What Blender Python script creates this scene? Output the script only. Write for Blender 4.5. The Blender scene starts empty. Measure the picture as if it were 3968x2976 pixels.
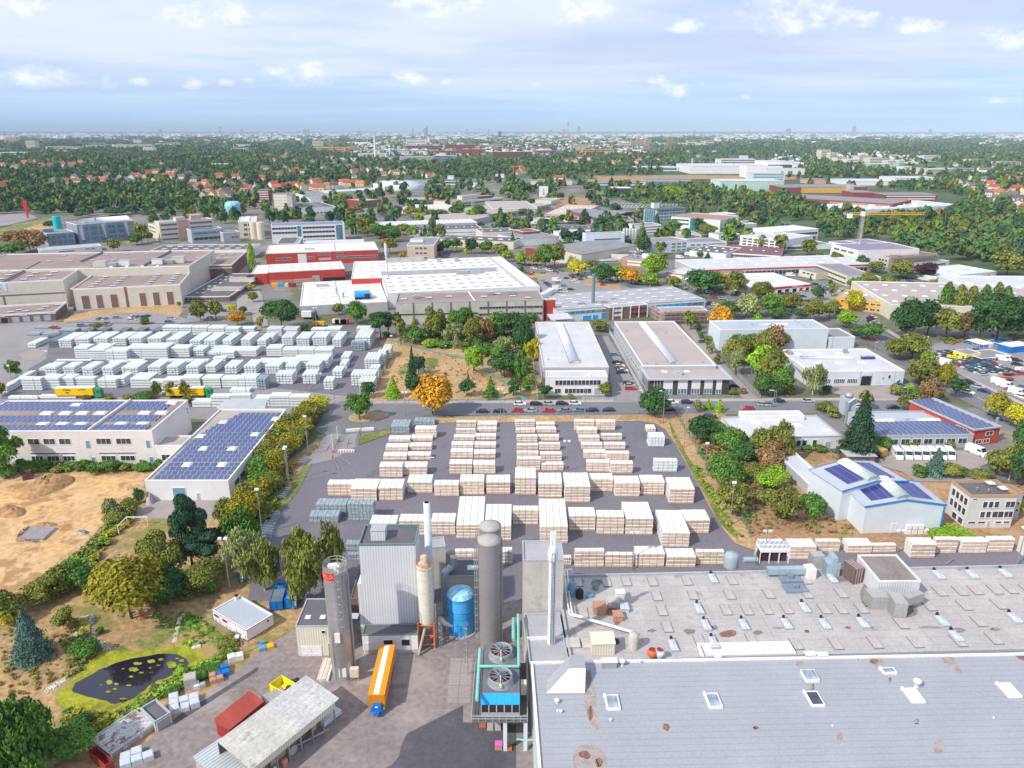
import bpy,math,random
import numpy as np
from mathutils import Vector,Matrix
R=math.radians
random.seed(7)
SC=bpy.context.scene
COL=SC.collection
#  camera, sky, sun, exposure
H=92.0;F=2865.0;PITCH=R(18.9)
CX,CY=1984.0,1488.0
cam_d=bpy.data.cameras.new('camera');cam=bpy.data.objects.new('camera',cam_d);COL.objects.link(cam)
cam.location=(0,0,H);cam.rotation_euler=(math.pi/2-PITCH,0,0)
cam_d.sensor_width=36;cam_d.lens=36*F/3968;cam_d.clip_end=200000;cam_d.clip_start=1
SC.camera=cam
SC.render.resolution_x=1024;SC.render.resolution_y=768
SC.view_settings.view_transform='Standard';SC.view_settings.look='None'
SC.view_settings.exposure=.36;SC.view_settings.gamma=1
SUN_EL,SUN_AZ=R(42),R(232)
w=bpy.data.worlds.new('World');SC.world=w;w.use_nodes=True
nt=w.node_tree;nt.nodes.clear()
def N(tree,t,**k):
 n=tree.nodes.new(t)
 for a,b in k.items():setattr(n,a,b)
 return n
def mth(tree,op,a,b=None,c=None,clamp=False):
 n=N(tree,'ShaderNodeMath',operation=op,use_clamp=clamp)
 for i,v in enumerate((a,b,c)):
  if v is None:continue
  if isinstance(v,(int,float)):n.inputs[i].default_value=v
  else:tree.links.new(v,n.inputs[i])
 return n.outputs[0]
def mixc(tree,f,a,b,bt='MIX'):
 n=N(tree,'ShaderNodeMix',data_type='RGBA',blend_type=bt)
 for i,v in((0,f),(6,a),(7,b)):
  if isinstance(v,(int,float)):n.inputs[i].default_value=v
  elif isinstance(v,(tuple,list)):n.inputs[i].default_value=(*v,1)
  else:tree.links.new(v,n.inputs[i])
 return n.outputs[2]
def maprange(tree,v,a,b,c=0,d=1,smooth=True):
 n=N(tree,'ShaderNodeMapRange');n.interpolation_type='SMOOTHSTEP' if smooth else 'LINEAR'
 n.clamp=True
 tree.links.new(v,n.inputs[0])
 for i,x in enumerate((a,b,c,d)):n.inputs[i+1].default_value=x
 return n.outputs[0]
def build_sky():
 sky=N(nt,'ShaderNodeTexSky',sky_type='NISHITA');sky.sun_disc=False
 sky.sun_elevation=SUN_EL;sky.sun_rotation=SUN_AZ
 sky.altitude=50;sky.air_density=1.0;sky.dust_density=.3;sky.ozone_density=2.5
 tc=N(nt,'ShaderNodeTexCoord');sp=N(nt,'ShaderNodeSeparateXYZ');nt.links.new(tc.outputs['Generated'],sp.inputs[0])
 x,y,z=sp.outputs
 zz=mth(nt,'MAXIMUM',z,.0)
 zs=mth(nt,'ADD',zz,.03)
 cb=N(nt,'ShaderNodeCombineXYZ')
 nt.links.new(mth(nt,'DIVIDE',x,zs),cb.inputs[0]);nt.links.new(mth(nt,'DIVIDE',y,zs),cb.inputs[1])
 n1=N(nt,'ShaderNodeTexNoise');n1.inputs['Scale'].default_value=.55;n1.inputs['Detail'].default_value=7;n1.inputs['Roughness'].default_value=.55
 nt.links.new(cb.outputs[0],n1.inputs[0])
 n2=N(nt,'ShaderNodeTexNoise');n2.inputs['Scale'].default_value=.16;n2.inputs['Detail'].default_value=5;n2.inputs['Roughness'].default_value=.6
 nt.links.new(cb.outputs[0],n2.inputs[0])
 layer=maprange(nt,mth(nt,'ADD',mth(nt,'MULTIPLY',n1.outputs[0],.5),mth(nt,'MULTIPLY',n2.outputs[0],.5)),.24,.54)
 layer=mth(nt,'MULTIPLY',layer,maprange(nt,z,.0,.09,.22,.95))
 n3=N(nt,'ShaderNodeTexNoise');n3.inputs['Scale'].default_value=.3;n3.inputs['Detail'].default_value=8
 mp=N(nt,'ShaderNodeMapping');mp.inputs['Location'].default_value=(7,3,1);mp.inputs['Scale'].default_value=(.6,1.1,1)
 nt.links.new(cb.outputs[0],mp.inputs[0]);nt.links.new(mp.outputs[0],n3.inputs[0])
 shade=maprange(nt,n3.outputs[0],.36,.60)
 cloudc=mixc(nt,shade,(6.3,7.3,9.6),(8.5,9.2,10.6))
 clear=mixc(nt,1.0,sky.outputs[0],(.62,.84,1.25),'MULTIPLY')
 clear=mixc(nt,maprange(nt,z,.0,.20,.9,.3),clear,(4.6,7.4,11.0))
 c=mixc(nt,layer,clear,cloudc)
 yy=mth(nt,'MAXIMUM',y,.05)
 u=mth(nt,'DIVIDE',x,yy);v=mth(nt,'DIVIDE',z,yy)
 cb2=N(nt,'ShaderNodeCombineXYZ');nt.links.new(u,cb2.inputs[0]);nt.links.new(mth(nt,'MULTIPLY',v,1.6),cb2.inputs[1])
 n4=N(nt,'ShaderNodeTexNoise');n4.inputs['Scale'].default_value=34;n4.inputs['Detail'].default_value=6;n4.inputs['Roughness'].default_value=.62
 nt.links.new(cb2.outputs[0],n4.inputs[0])
 puffs=[(140,300,160,45),(405,322,42,24),(545,318,38,20),(755,325,55,18),(1200,290,95,42),(1560,292,55,20),(1625,308,40,22),(1730,316,26,12),(2235,25,145,62),(2640,100,85,26),(3090,40,180,85),(3330,85,130,40),(3560,95,100,30),(3900,150,120,42),(2560,312,55,36),(2650,345,70,34),(3880,390,75,16),(2890,372,22,12),(880,322,30,16),(960,314,26,13),(120,300,90,25),(2070,330,20,9),(1080,270,60,18),(1680,15,180,45),(830,55,200,45),(60,20,120,40)]
 tot=None
 for(px,py,sx,sy)in puffs:
  a=(px-CX)/F;b=(py-CY)/F
  dy=math.cos(PITCH)-b*math.sin(PITCH);dz=-math.sin(PITCH)-b*math.cos(PITCH)
  cu,cv=a/dy,dz/dy
  du=mth(nt,'MULTIPLY',mth(nt,'SUBTRACT',u,cu),F/sx*.93)
  dv=mth(nt,'MULTIPLY',mth(nt,'SUBTRACT',v,cv),F/sy*.98)
  d=mth(nt,'SUBTRACT',1.0,mth(nt,'ADD',mth(nt,'MULTIPLY',du,du),mth(nt,'MULTIPLY',dv,dv)))
  d=mth(nt,'MAXIMUM',d,-1.0)
  tot=d if tot is None else mth(nt,'MAXIMUM',tot,d)
 f=mth(nt,'ADD',mth(nt,'MULTIPLY',tot,.55),mth(nt,'MULTIPLY',mth(nt,'SUBTRACT',n4.outputs[0],.5),2.4))
 f=maprange(nt,f,-.1,1.0,0,.8)
 f=mth(nt,'MULTIPLY',f,maprange(nt,tot,-.6,.1))
 pc=mixc(nt,maprange(nt,n4.outputs[0],.35,.6),(8.4,9.1,11.0),(11.2,11.4,12.0))
 c=mixc(nt,f,c,pc)
 bg=N(nt,'ShaderNodeBackground');bg.inputs[1].default_value=.08
 nt.links.new(c,bg.inputs[0])
 out=N(nt,'ShaderNodeOutputWorld');nt.links.new(bg.outputs[0],out.inputs[0])
build_sky()
sun_d=bpy.data.lights.new('sun','SUN');sun_d.energy=3.3;sun_d.angle=R(1.0);sun_d.color=(1,.94,.84)
sun=bpy.data.objects.new('sun',sun_d);COL.objects.link(sun)
sdir=Vector((math.sin(SUN_AZ)*math.cos(SUN_EL),math.cos(SUN_AZ)*math.cos(SUN_EL),math.sin(SUN_EL)))
sun.rotation_euler=(-sdir).to_track_quat('-Z','Y').to_euler()
sun.location=(0,0,300)
#  pixel > ground helpers
TO=dict(A=(0,400),B=(1000,400),C=(2000,400),D=(2968,400),E=(0,1100),F=(1000,1100),G=(2000,1100),H=(2968,1100),I=(0,1800),J=(1000,1800),K=(2000,1800),L=(2968,1800),M=(0,2226),N=(1000,2226),O=(2000,2226),Q=(2968,2226))
def px(t,x,y):
 if t=='P':return(x,y)
 o=TO[t];return(o[0]+x/2.212,o[1]+y/2.212)
def pxs(t,*v):return[px(t,v[i],v[i+1])for i in range(0,len(v),2)]
def P(p,z=.0):
 a=(p[0]-CX)/F;b=(p[1]-CY)/F
 dy=math.cos(PITCH)-b*math.sin(PITCH);dz=-math.sin(PITCH)-b*math.cos(PITCH)
 if dz>-1e-3:dz=-1e-3
 t=(z-H)/dz
 return Vector((a*t,dy*t,z))
def proj(v):
 x,y,z=v[0],v[1],v[2]-H
 d=y*math.cos(PITCH)-z*math.sin(PITCH);u=y*math.sin(PITCH)+z*math.cos(PITCH)
 return(CX+F*x/d,CY-F*u/d,d)
def zat(g,ytop):
 lo,hi=.0,400.0
 for _ in range(50):
  m=(lo+hi)/2
  if proj((g[0],g[1],m))[1]>ytop:lo=m
  else:hi=m
 return lo
#  materials
MT={}
def mat(name,col,rough=.85,var=.15,scale=.25,fine=.12,fscale=3.0,lines=(),stain=None,stain2=None,metal=0,bump=0,rnd=0,island=0,spec=.3):
 if name in MT:return MT[name]
 m=bpy.data.materials.new(name);m.use_nodes=True;t=m.node_tree
 b=t.nodes['Principled BSDF'];b.inputs['Roughness'].default_value=rough;b.inputs['Metallic'].default_value=metal
 b.inputs['Specular IOR Level'].default_value=spec
 tc=N(t,'ShaderNodeTexCoord');obj=tc.outputs['Object']
 n1=N(t,'ShaderNodeTexNoise');n1.inputs['Scale'].default_value=scale;n1.inputs['Detail'].default_value=5;t.links.new(obj,n1.inputs[0])
 n2=N(t,'ShaderNodeTexNoise');n2.inputs['Scale'].default_value=fscale;n2.inputs['Detail'].default_value=3;t.links.new(obj,n2.inputs[0])
 k=mth(t,'MULTIPLY',maprange(t,n1.outputs[0],.3,.7,1-var,1+var,False),maprange(t,n2.outputs[0],.3,.7,1-fine,1+fine,False))
 if rnd:
  oi=N(t,'ShaderNodeObjectInfo');k=mth(t,'MULTIPLY',k,maprange(t,oi.outputs['Random'],0,1,1-rnd,1+rnd,False))
 if island:
  ge=N(t,'ShaderNodeNewGeometry');k=mth(t,'MULTIPLY',k,maprange(t,ge.outputs['Random Per Island'],0,1,1-island,1+island,False))
 vm=N(t,'ShaderNodeVectorMath',operation='SCALE');vm.inputs[0].default_value=col;t.links.new(k,vm.inputs['Scale'])
 c=vm.outputs[0]
 for st in(stain,stain2):
  if st:
   sc_,s0,s1,scl,amt=st
   n3=N(t,'ShaderNodeTexNoise');n3.inputs['Scale'].default_value=scl;n3.inputs['Detail'].default_value=7;n3.inputs['Roughness'].default_value=.65
   mp=N(t,'ShaderNodeMapping');mp.inputs['Location'].default_value=(scl*31,5,2);t.links.new(obj,mp.inputs[0]);t.links.new(mp.outputs[0],n3.inputs[0])
   c=mixc(t,maprange(t,n3.outputs[0],s0,s1,0,amt),c,sc_)
 if lines:
  sp=N(t,'ShaderNodeSeparateXYZ');t.links.new(obj,sp.inputs[0])
  for(ax,s,wd,dk)in lines:
   if ax==3:src=mth(t,'ADD',sp.outputs[0],sp.outputs[1])
   else:src=sp.outputs[ax]
   fr=mth(t,'FRACT',mth(t,'ADD',mth(t,'DIVIDE',src,s),500.0))
   ln=mth(t,'LESS_THAN',fr,wd)
   c=mixc(t,ln,c,mixc(t,1.0,c,(dk,dk,dk),'MULTIPLY'))
 t.links.new(c,b.inputs['Base Color'])
 if bump:
  bp=N(t,'ShaderNodeBump');bp.inputs['Strength'].default_value=bump;bp.inputs['Distance'].default_value=.3
  t.links.new(n2.outputs[0],bp.inputs['Height']);t.links.new(bp.outputs[0],b.inputs['Normal'])
 MT[name]=m;return m
def C(r,g,b):return(r,g,b)
WHITE=mat('white_wall',(.74,.74,.75),var=.06,fine=.04,stain=((.55,.53,.5),.55,.8,.15,.5))
PINKW=mat('offwhite_render',(.74,.68,.67),var=.05,fine=.04,lines=((0,12,.008,.8),),stain=((.55,.5,.47),.58,.8,.12,.4))
BEIGE=mat('beige_panels',(.62,.58,.50),var=.05,fine=.05,lines=((3,7.3,.012,.7),),stain=((.45,.41,.35),.55,.8,.15,.5))
CREAM=mat('cream_wall',(.66,.60,.48),var=.06,fine=.05)
PINK=mat('pink_render',(.62,.36,.30),var=.06)
GREYW=mat('grey_wall',(.42,.44,.47),var=.07,fine=.05,lines=((3,5,.012,.8),))
PALEB=mat('pale_blue_panel',(.62,.68,.74),var=.05,fine=.04,lines=((3,1.0,.05,.93),))
BLUEG=mat('blue_grey_wall',(.25,.30,.38),var=.12,fine=.08,stain=((.35,.4,.46),.5,.7,.2,.5))
REDW=mat('red_wall',(.50,.065,.05),var=.10,fine=.06,lines=((3,6,.01,.8),))
BRICK=mat('brick_wall',(.26,.07,.06),var=.12,fine=.1)
BRICKL=mat('light_brick_wall',(.46,.25,.16),var=.1,fine=.1)
DARKW=mat('dark_purple_brick',(.075,.06,.075),var=.1,fine=.1)
BROWNW=mat('brown_wall',(.20,.13,.12),var=.1)
YELW=mat('ochre_wall',(.80,.38,.02),var=.07)
CORR=mat('corrugated_white',(.66,.68,.71),var=.05,fine=.03,rough=.5,lines=((3,.5,.35,.78),),stain=((.5,.5,.5),.55,.8,.1,.4))
CORRC=mat('corrugated_cream',(.72,.68,.55),var=.05,fine=.03,lines=((3,.45,.35,.78),))
CONC=mat('concrete',(.40,.38,.37),var=.14,fine=.12,stain=((.24,.21,.2),.55,.75,.25,.6))
CONCW=mat('stained_concrete_wall',(.52,.49,.44),var=.12,fine=.08,lines=((3,3.2,.02,.75),),stain=((.3,.27,.24),.52,.75,.3,.6))
RAILM=mat('galvanised_steel',(.42,.44,.45),var=.1,rough=.45,metal=.5)
BLACK=mat('black_rubber',(.02,.02,.022),var=.1)
DARK=mat('dark_interior',(.03,.028,.03),var=.1)
TRIMW=mat('white_trim',(.78,.77,.76),var=.05)
TRIMG=mat('grey_trim',(.40,.42,.45),var=.05)
TRIMB=mat('blue_trim',(.03,.22,.52),var=.05)
TRIMR=mat('red_trim',(.62,.03,.05),var=.05)
TRIMO=mat('orange_trim',(.48,.30,.19),var=.05)
TRIMGN=mat('green_grey_trim',(.16,.24,.24),var=.05)
BLUED=mat('blue_door_paint',(.16,.30,.44),var=.05,rough=.5)
BLUEP=mat('blue_steel_paint',(.01,.16,.50),var=.12,rough=.45,fine=.1)
BLUEBR=mat('bright_blue_panel',(.03,.36,.80),var=.08,rough=.5)
GREENP=mat('green_paint',(.0,.35,.14),var=.08,rough=.4)
YELP=mat('yellow_paint',(.85,.75,.02),var=.07,rough=.45)
ORNG=mat('orange_tarpaulin',(.85,.30,.01),var=.08,rough=.5,lines=((1,.75,.08,.75),))
ORANGE=mat('orange_steel_paint',(.62,.16,.05),var=.12,rough=.5)
REDP=mat('red_steel_paint',(.32,.04,.035),var=.12,rough=.5)
GREENPIPE=mat('mint_pipe_paint',(.22,.58,.50),var=.08,rough=.45)
def glassm(name,col,rough=.12):
 m=mat(name,col,rough=rough,var=.25,scale=.3,fine=.3,fscale=.6);m.node_tree.nodes['Principled BSDF'].inputs['Specular IOR Level'].default_value=.7;return m
GLASS=glassm('window_glass',(.05,.06,.08));GLASSB=glassm('blue_glass',(.10,.22,.30));GLASSG=glassm('teal_glass',(.03,.28,.28))
DOME=mat('skylight_dome',(.72,.76,.82),var=.06,rough=.3)
DOMEB=mat('blue_skylight_plastic',(.52,.58,.66),var=.12,rough=.25,lines=((0,1.2,.06,.6),(1,1.2,.06,.6)))
SOLAR=mat('solar_cells',(.085,.105,.205),rough=.35,var=.12,fine=.1,lines=((0,1.65,.08,3.6),),spec=.6)
SOLARD=mat('dark_solar_cells',(.03,.035,.17),rough=.2,var=.1,lines=((0,2.2,.04,6),),spec=.6)
RBROWN=mat('brown_gravel_roof',(.30,.225,.20),var=.12,fine=.14,scale=.08,stain=((.42,.33,.28),.5,.75,.05,.6),stain2=((.2,.16,.15),.55,.8,.12,.6))
RTAN=mat('tan_gravel_roof',(.42,.36,.335),var=.08,fine=.14,scale=.1,stain=((.30,.26,.24),.55,.8,.1,.4))
RGREY=mat('grey_felt_roof',(.40,.39,.41),var=.10,fine=.08,scale=.15,lines=((1,2.0,.05,.88),),stain=((.27,.25,.25),.55,.8,.1,.5))
RDARK=mat('dark_felt_roof',(.135,.125,.135),var=.12,fine=.1,scale=.15,stain=((.2,.18,.17),.55,.8,.1,.5))
RMID=mat('mid_grey_roof',(.25,.25,.27),var=.12,fine=.1,scale=.15,stain=((.34,.33,.33),.55,.8,.1,.5))
RWHITE=mat('white_membrane_roof',(.70,.66,.65),var=.08,fine=.05,scale=.1,lines=((1,6,.015,.85),(0,9,.01,.85)),stain=((.5,.45,.42),.55,.8,.08,.45))
RPALE=mat('pale_grey_roof',(.55,.55,.57),var=.08,fine=.06,scale=.12,lines=((0,3,.03,.9),),stain=((.40,.39,.39),.55,.8,.1,.45))
RBLUE=mat('blue_grey_roof',(.42,.46,.52),var=.06,fine=.05,scale=.1,lines=((0,2.4,.02,.9),))
RCORRG=mat('corrugated_grey_roof',(.50,.54,.56),var=.08,fine=.06,rough=.5,lines=((0,.6,.4,.72),),stain=((.3,.3,.3),.55,.8,.3,.4))
RRED=mat('terracotta_roof',(.44,.10,.06),var=.12,rnd=.25)
RREDB=mat('brown_tile_roof',(.20,.11,.10),var=.12,rnd=.3)
ETERN=mat('weathered_fibre_cement',(.54,.53,.52),var=.12,fine=.15,fscale=2.0,lines=((1,1.2,.06,.75),(0,.3,.3,.88)),stain=((.20,.18,.17),.60,.68,.9,.7))
RUSTROOF=mat('flaking_painted_roof',(.52,.50,.49),var=.12,fine=.2,fscale=2.5,lines=((0,.3,.3,.8),),stain=((.16,.08,.07),.52,.58,.8,.85))
GLAND=mat('land',(.07,.105,.05),var=.3,scale=.004,fine=.25,fscale=.05,stain=((.20,.17,.09),.52,.68,.0035,.8),stain2=((.28,.27,.26),.6,.66,.006,.6))
GTOWN=mat('town_ground',(.20,.19,.19),var=.15,scale=.02,fine=.12,fscale=.6,stain=((.12,.13,.05),.48,.56,.03,.85),stain2=((.36,.27,.16),.56,.64,.025,.8))
GASPH=mat('dark_asphalt',(.178,.163,.190),var=.10,scale=.03,fine=.10,fscale=1.2,stain=((.20,.19,.20),.5,.7,.08,.6),stain2=((.10,.095,.11),.56,.7,.05,.6))
GASPL=mat('pale_asphalt',(.29,.265,.27),var=.10,scale=.04,fine=.12,fscale=1.0,stain=((.22,.20,.20),.5,.7,.06,.6),stain2=((.38,.34,.32),.56,.72,.1,.5))
GROAD=mat('road_asphalt',(.185,.18,.195),var=.07,scale=.05,fine=.08,fscale=1.5,stain=((.24,.23,.24),.5,.7,.1,.5))
GFORE=mat('forecourt_asphalt',(.265,.222,.212),var=.18,scale=.05,fine=.2,fscale=1.0,stain=((.37,.32,.29),.50,.68,.12,.6),stain2=((.15,.10,.09),.54,.70,.16,.7))
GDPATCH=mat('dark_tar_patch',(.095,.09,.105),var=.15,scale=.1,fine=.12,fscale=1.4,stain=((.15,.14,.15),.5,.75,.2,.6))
GSLAB=mat('concrete_slabs',(.34,.30,.28),var=.1,scale=.1,fine=.1,lines=((0,3.1,.03,.6),(1,3.1,.03,.6)),stain=((.22,.17,.15),.5,.75,.15,.6))
GPAVE=mat('pavement_concrete',(.42,.39,.37),var=.08,fine=.1,scale=.2)
GPAVER=mat('brown_pavers',(.34,.29,.27),var=.08,fine=.1,scale=.2,stain=((.26,.22,.2),.5,.7,.12,.5))
GSAND=mat('sand',(.56,.35,.16),var=.2,scale=.06,fine=.22,fscale=.6,stain=((.66,.45,.25),.46,.60,.07,.8),stain2=((.33,.18,.08),.52,.62,.16,.8),bump=1.0)
GDRY=mat('dry_meadow',(.42,.27,.13),var=.2,scale=.05,fine=.3,fscale=.8,stain=((.20,.20,.05),.50,.62,.05,.9),stain2=((.52,.34,.19),.55,.70,.09,.7),bump=1.0)
GSTRAW=mat('straw_meadow',(.46,.30,.15),var=.15,scale=.06,fine=.28,fscale=.8,stain=((.36,.2,.1),.50,.68,.08,.6),stain2=((.20,.20,.07),.60,.70,.06,.8),bump=1.0)
GEARTH=mat('brown_earth',(.38,.22,.12),var=.2,scale=.07,fine=.28,fscale=.9,stain=((.46,.31,.18),.5,.68,.12,.7),stain2=((.17,.19,.04),.58,.68,.08,.8),bump=1.0)
GVERGE=mat('grass_verge',(.16,.19,.045),var=.2,scale=.1,fine=.3,fscale=1.2,stain=((.42,.27,.12),.48,.60,.12,.85),bump=1.0)
GMOSS=mat('pond_weed',(.33,.33,.02),var=.2,scale=.4,fine=.25,fscale=2.5,stain=((.15,.17,.02),.45,.65,.5,.8))
GSTONE=mat('white_stones',(.62,.58,.52),var=.2,scale=.8,fine=.3,fscale=4)
MWATER=mat('pond_water',(.018,.015,.030),rough=.06,var=.2,spec=.9)
GPATH=mat('green_path',(.14,.30,.24),var=.1,fine=.15)
def fol(name,col):return mat(name,col,rough=.9,var=.30,scale=.35,fine=.25,fscale=1.6,rnd=.16,island=.42,spec=.15)
FOL={'dark':fol('dark_leaves',(.062,.146,.043)),'green':fol('green_leaves',(.113,.238,.040)),'bright':fol('bright_leaves',(.270,.455,.037)),'olive':fol('olive_leaves',(.218,.238,.047)),'pine':fol('pine_needles',(.046,.108,.057)),'blue':fol('blue_needles',(.113,.207,.167)),'orange':fol('orange_leaves',(.621,.321,.029)),'yellow':fol('yellow_leaves',(.538,.497,.029)),'purple':fol('purple_leaves',(.094,.036,.058)),'brown':fol('brown_leaves',(.290,.177,.076)),'pale':fol('pale_leaves',(.312,.361,.133)),'autumn':fol('turning_leaves',(.312,.280,.025))}
FOLW={n:mat('wood_'+n,c,rough=.9,var=.2,scale=.02,fine=.15,fscale=.5,island=.16,spec=.1)for n,c in dict(dark=(.066,.132,.060),green=(.104,.194,.060),olive=(.148,.190,.060),autumn=(.178,.197,.043),bright=(.164,.263,.049),pine=(.055,.111,.071),brown=(.128,.109,.065),pale=(.196,.232,.108),yellow=(.230,.250,.043)).items()}
BARK=mat('bark',(.12,.095,.075),var=.2);BARKW=mat('birch_bark',(.50,.48,.44),var=.2)
#  mesh builder
class MB:
 def __init__(s):s.v=[];s.f=[];s.m=[];s.sm=[]
 def add(s,vs,fs,mi=0,smooth=False):
  o=len(s.v);s.v+=[tuple(v)for v in vs]
  for f in fs:s.f.append(tuple(i+o for i in f));s.m.append(mi);s.sm.append(smooth)
 def box(s,x0,x1,y0,y1,z0,z1,mi=0,bottom=True):
  vs=[(x0,y0,z0),(x1,y0,z0),(x1,y1,z0),(x0,y1,z0),(x0,y0,z1),(x1,y0,z1),(x1,y1,z1),(x0,y1,z1)]
  fs=[(4,5,6,7),(0,1,5,4),(1,2,6,5),(2,3,7,6),(3,0,4,7)]
  if bottom:fs.append((3,2,1,0))
  s.add(vs,fs,mi);return s
 def prism(s,pts,z0,z1,mi=0,mtop=None):
  n=len(pts);vs=[(p[0],p[1],z0)for p in pts]+[(p[0],p[1],z1)for p in pts]
  s.add(vs,[(i,(i+1)%n,(i+1)%n+n,i+n)for i in range(n)],mi)
  s.add(vs[n:],[tuple(range(n))],mi if mtop is None else mtop);s.add(vs[:n],[tuple(range(n))[::-1]],mi);return s
 def cyl(s,x,y,z0,z1,r0,r1=None,n=20,mi=0,cap=True,smooth=True):
  r1=r0 if r1 is None else r1
  vs=[(x+r0*math.cos(2*math.pi*i/n),y+r0*math.sin(2*math.pi*i/n),z0)for i in range(n)]+[(x+r1*math.cos(2*math.pi*i/n),y+r1*math.sin(2*math.pi*i/n),z1)for i in range(n)]
  s.add(vs,[(i,(i+1)%n,(i+1)%n+n,i+n)for i in range(n)],mi,smooth)
  if cap:s.add(vs[n:],[tuple(range(n))],mi);s.add(vs[:n],[tuple(range(n))[::-1]],mi)
  return s
 def tube(s,a,b,r,n=8,mi=0,r1=None):
  a=Vector(a);b=Vector(b);d=b-a
  if d.length<1e-6:return s
  q=d.to_track_quat('Z','Y');r1=r if r1 is None else r1
  vs=[a+q@Vector((r*math.cos(2*math.pi*i/n),r*math.sin(2*math.pi*i/n),0))for i in range(n)]+[b+q@Vector((r1*math.cos(2*math.pi*i/n),r1*math.sin(2*math.pi*i/n),0))for i in range(n)]
  s.add(vs,[(i,(i+1)%n,(i+1)%n+n,i+n)for i in range(n)],mi,n>5)
  s.add(vs[n:],[tuple(range(n))],mi);s.add(vs[:n],[tuple(range(n))[::-1]],mi);return s
 def path(s,pts,r,n=8,mi=0):
  for a,b in zip(pts,pts[1:]):s.tube(a,b,r,n,mi)
  return s
 def lathe(s,prof,x=0,y=0,n=24,mi=0,smooth=True):
  vs=[];
  for(r,z)in prof:vs+=[(x+r*math.cos(2*math.pi*i/n),y+r*math.sin(2*math.pi*i/n),z)for i in range(n)]
  fs=[]
  for k in range(len(prof)-1):
   for i in range(n):fs.append((k*n+i,k*n+(i+1)%n,(k+1)*n+(i+1)%n,(k+1)*n+i))
  s.add(vs,fs,mi,smooth);return s
 def mesh(s,name):
  m=bpy.data.meshes.new(name);m.from_pydata(s.v,[],s.f)
  m.polygons.foreach_set('material_index',s.m);m.polygons.foreach_set('use_smooth',s.sm);m.update();return m
 def obj(s,name,mats,parent=None,loc=None,rz=0,**tags):
  m=s.mesh(name)
  for x in(mats if isinstance(mats,(list,tuple))else[mats]):m.materials.append(x)
  return link(name,m,parent,loc,rz,**tags)
def link(name,data,parent=None,loc=None,rz=0,**tags):
 o=bpy.data.objects.new(name,data);COL.objects.link(o)
 if parent:o.parent=parent
 if loc is not None:o.location=loc
 if rz:o.rotation_euler=(0,0,rz)
 for k,v in tags.items():o[k]=v
 return o
def thing(name,label,cat,loc=(0,0,0),rz=0,group=None):
 o=link(name,None,None,loc,rz,label=label,category=cat)
 if group:o['group']=group
 return o
def dup(root,loc,rz=0,label=None,group=None,scale=None,deep=True):
 r=root.copy();COL.objects.link(r);r.location=loc;r.rotation_euler=(0,0,rz)
 if scale is not None:r.scale=scale
 if label:r['label']=label
 if group:r['group']=group
 if deep:
  for ch in list(root.children):
   c=ch.copy();COL.objects.link(c);c.parent=r
   for g in ch.children:
    d=g.copy();COL.objects.link(d);d.parent=c
 return r
ONES=['','first','second','third','fourth','fifth','sixth','seventh','eighth','ninth','tenth','eleventh','twelfth','thirteenth','fourteenth','fifteenth','sixteenth','seventeenth','eighteenth','nineteenth']
TENS=['','','twent','thirt','fort','fift','sixt','sevent','eight','ninet']
def ordinal(k):
 if k<20:return ONES[k]
 if k>=100:return 'hundred-and-'+(ordinal(k-100)if k>100 else 'zeroth')
 return TENS[k//10]+('ieth' if k%10==0 else 'y-'+ONES[k%10])
REG={}
def reg(o,desc,ctx,plural=None):
 REG.setdefault((desc,ctx,plural or desc+'s'),[]).append(o)
def flush_labels():
 for(d,c,pl),L in REG.items():
  if len(L)==1:L[0]['label']=d+' '+c;continue
  L.sort(key=lambda o:(proj(o.location)[0],-proj(o.location)[1]))
  n=len(L)
  for i,o in enumerate(L):
   if i==0:s='leftmost'
   elif i==n-1:s='rightmost'
   elif i<=n//2:s=ordinal(i+1)+' from left'
   else:s=ordinal(n-i)+' from right'
   o['label']='%s of the %s %s'%(s,pl,c)
#  ground
ZL=[.0]
def ground_patch(name,pts,m,kind='structure',z=None,grid=None):
 """flat sheet through picture points, laid a few millimetres over the one below"""
 ZL[0]+=.006;z=ZL[0]if z is None else z
 v=[P(p,0)if not isinstance(p,Vector)else p for p in pts]
 mb=MB();mb.add([(a.x,a.y,z)for a in v],[tuple(range(len(v)))])
 o=mb.obj(name,m);o['kind']=kind
 me=o.data
 if me.polygons[0].normal.z<0:me.flip_normals()
 return o
def ribbon(name,pts,width,m,kind='structure',dz=.006):
 ZL[0]+=dz;z=ZL[0]
 v=[P(p,0)if not isinstance(p,Vector)else p for p in pts]
 vs=[];n=len(v)
 for i in range(n):
  a=v[max(i-1,0)];b=v[min(i+1,n-1)];d=(b-a);d.z=0;d.normalize();q=Vector((-d.y,d.x,0))*width/2
  vs+=[(v[i].x+q.x,v[i].y+q.y,z),(v[i].x-q.x,v[i].y-q.y,z)]
 mb=MB();mb.add(vs,[(2*i+1,2*i+3,2*i+2,2*i)for i in range(n-1)])
 o=mb.obj(name,m)
 if kind:o['kind']=kind
 if o.data.polygons[0].normal.z<0:o.data.flip_normals()
 return o
def kerb(pts,m=None,closed=False,h=.13,w=.18,parent=None):
 v=[P(p,0)if not isinstance(p,Vector)else p for p in pts]
 if closed:v.append(v[0])
 mb=MB()
 for a,b in zip(v,v[1:]):
  d=(b-a);d.z=0;L=d.length
  if L<.01:continue
  d.normalize();q=Vector((-d.y,d.x,0))*w/2
  mb.prism([(a+q)[:2],(a-q)[:2],(b-q)[:2],(b+q)[:2]],0,h)
 o=mb.obj('kerb',m or GPAVE);o['kind']='structure';return o
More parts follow.
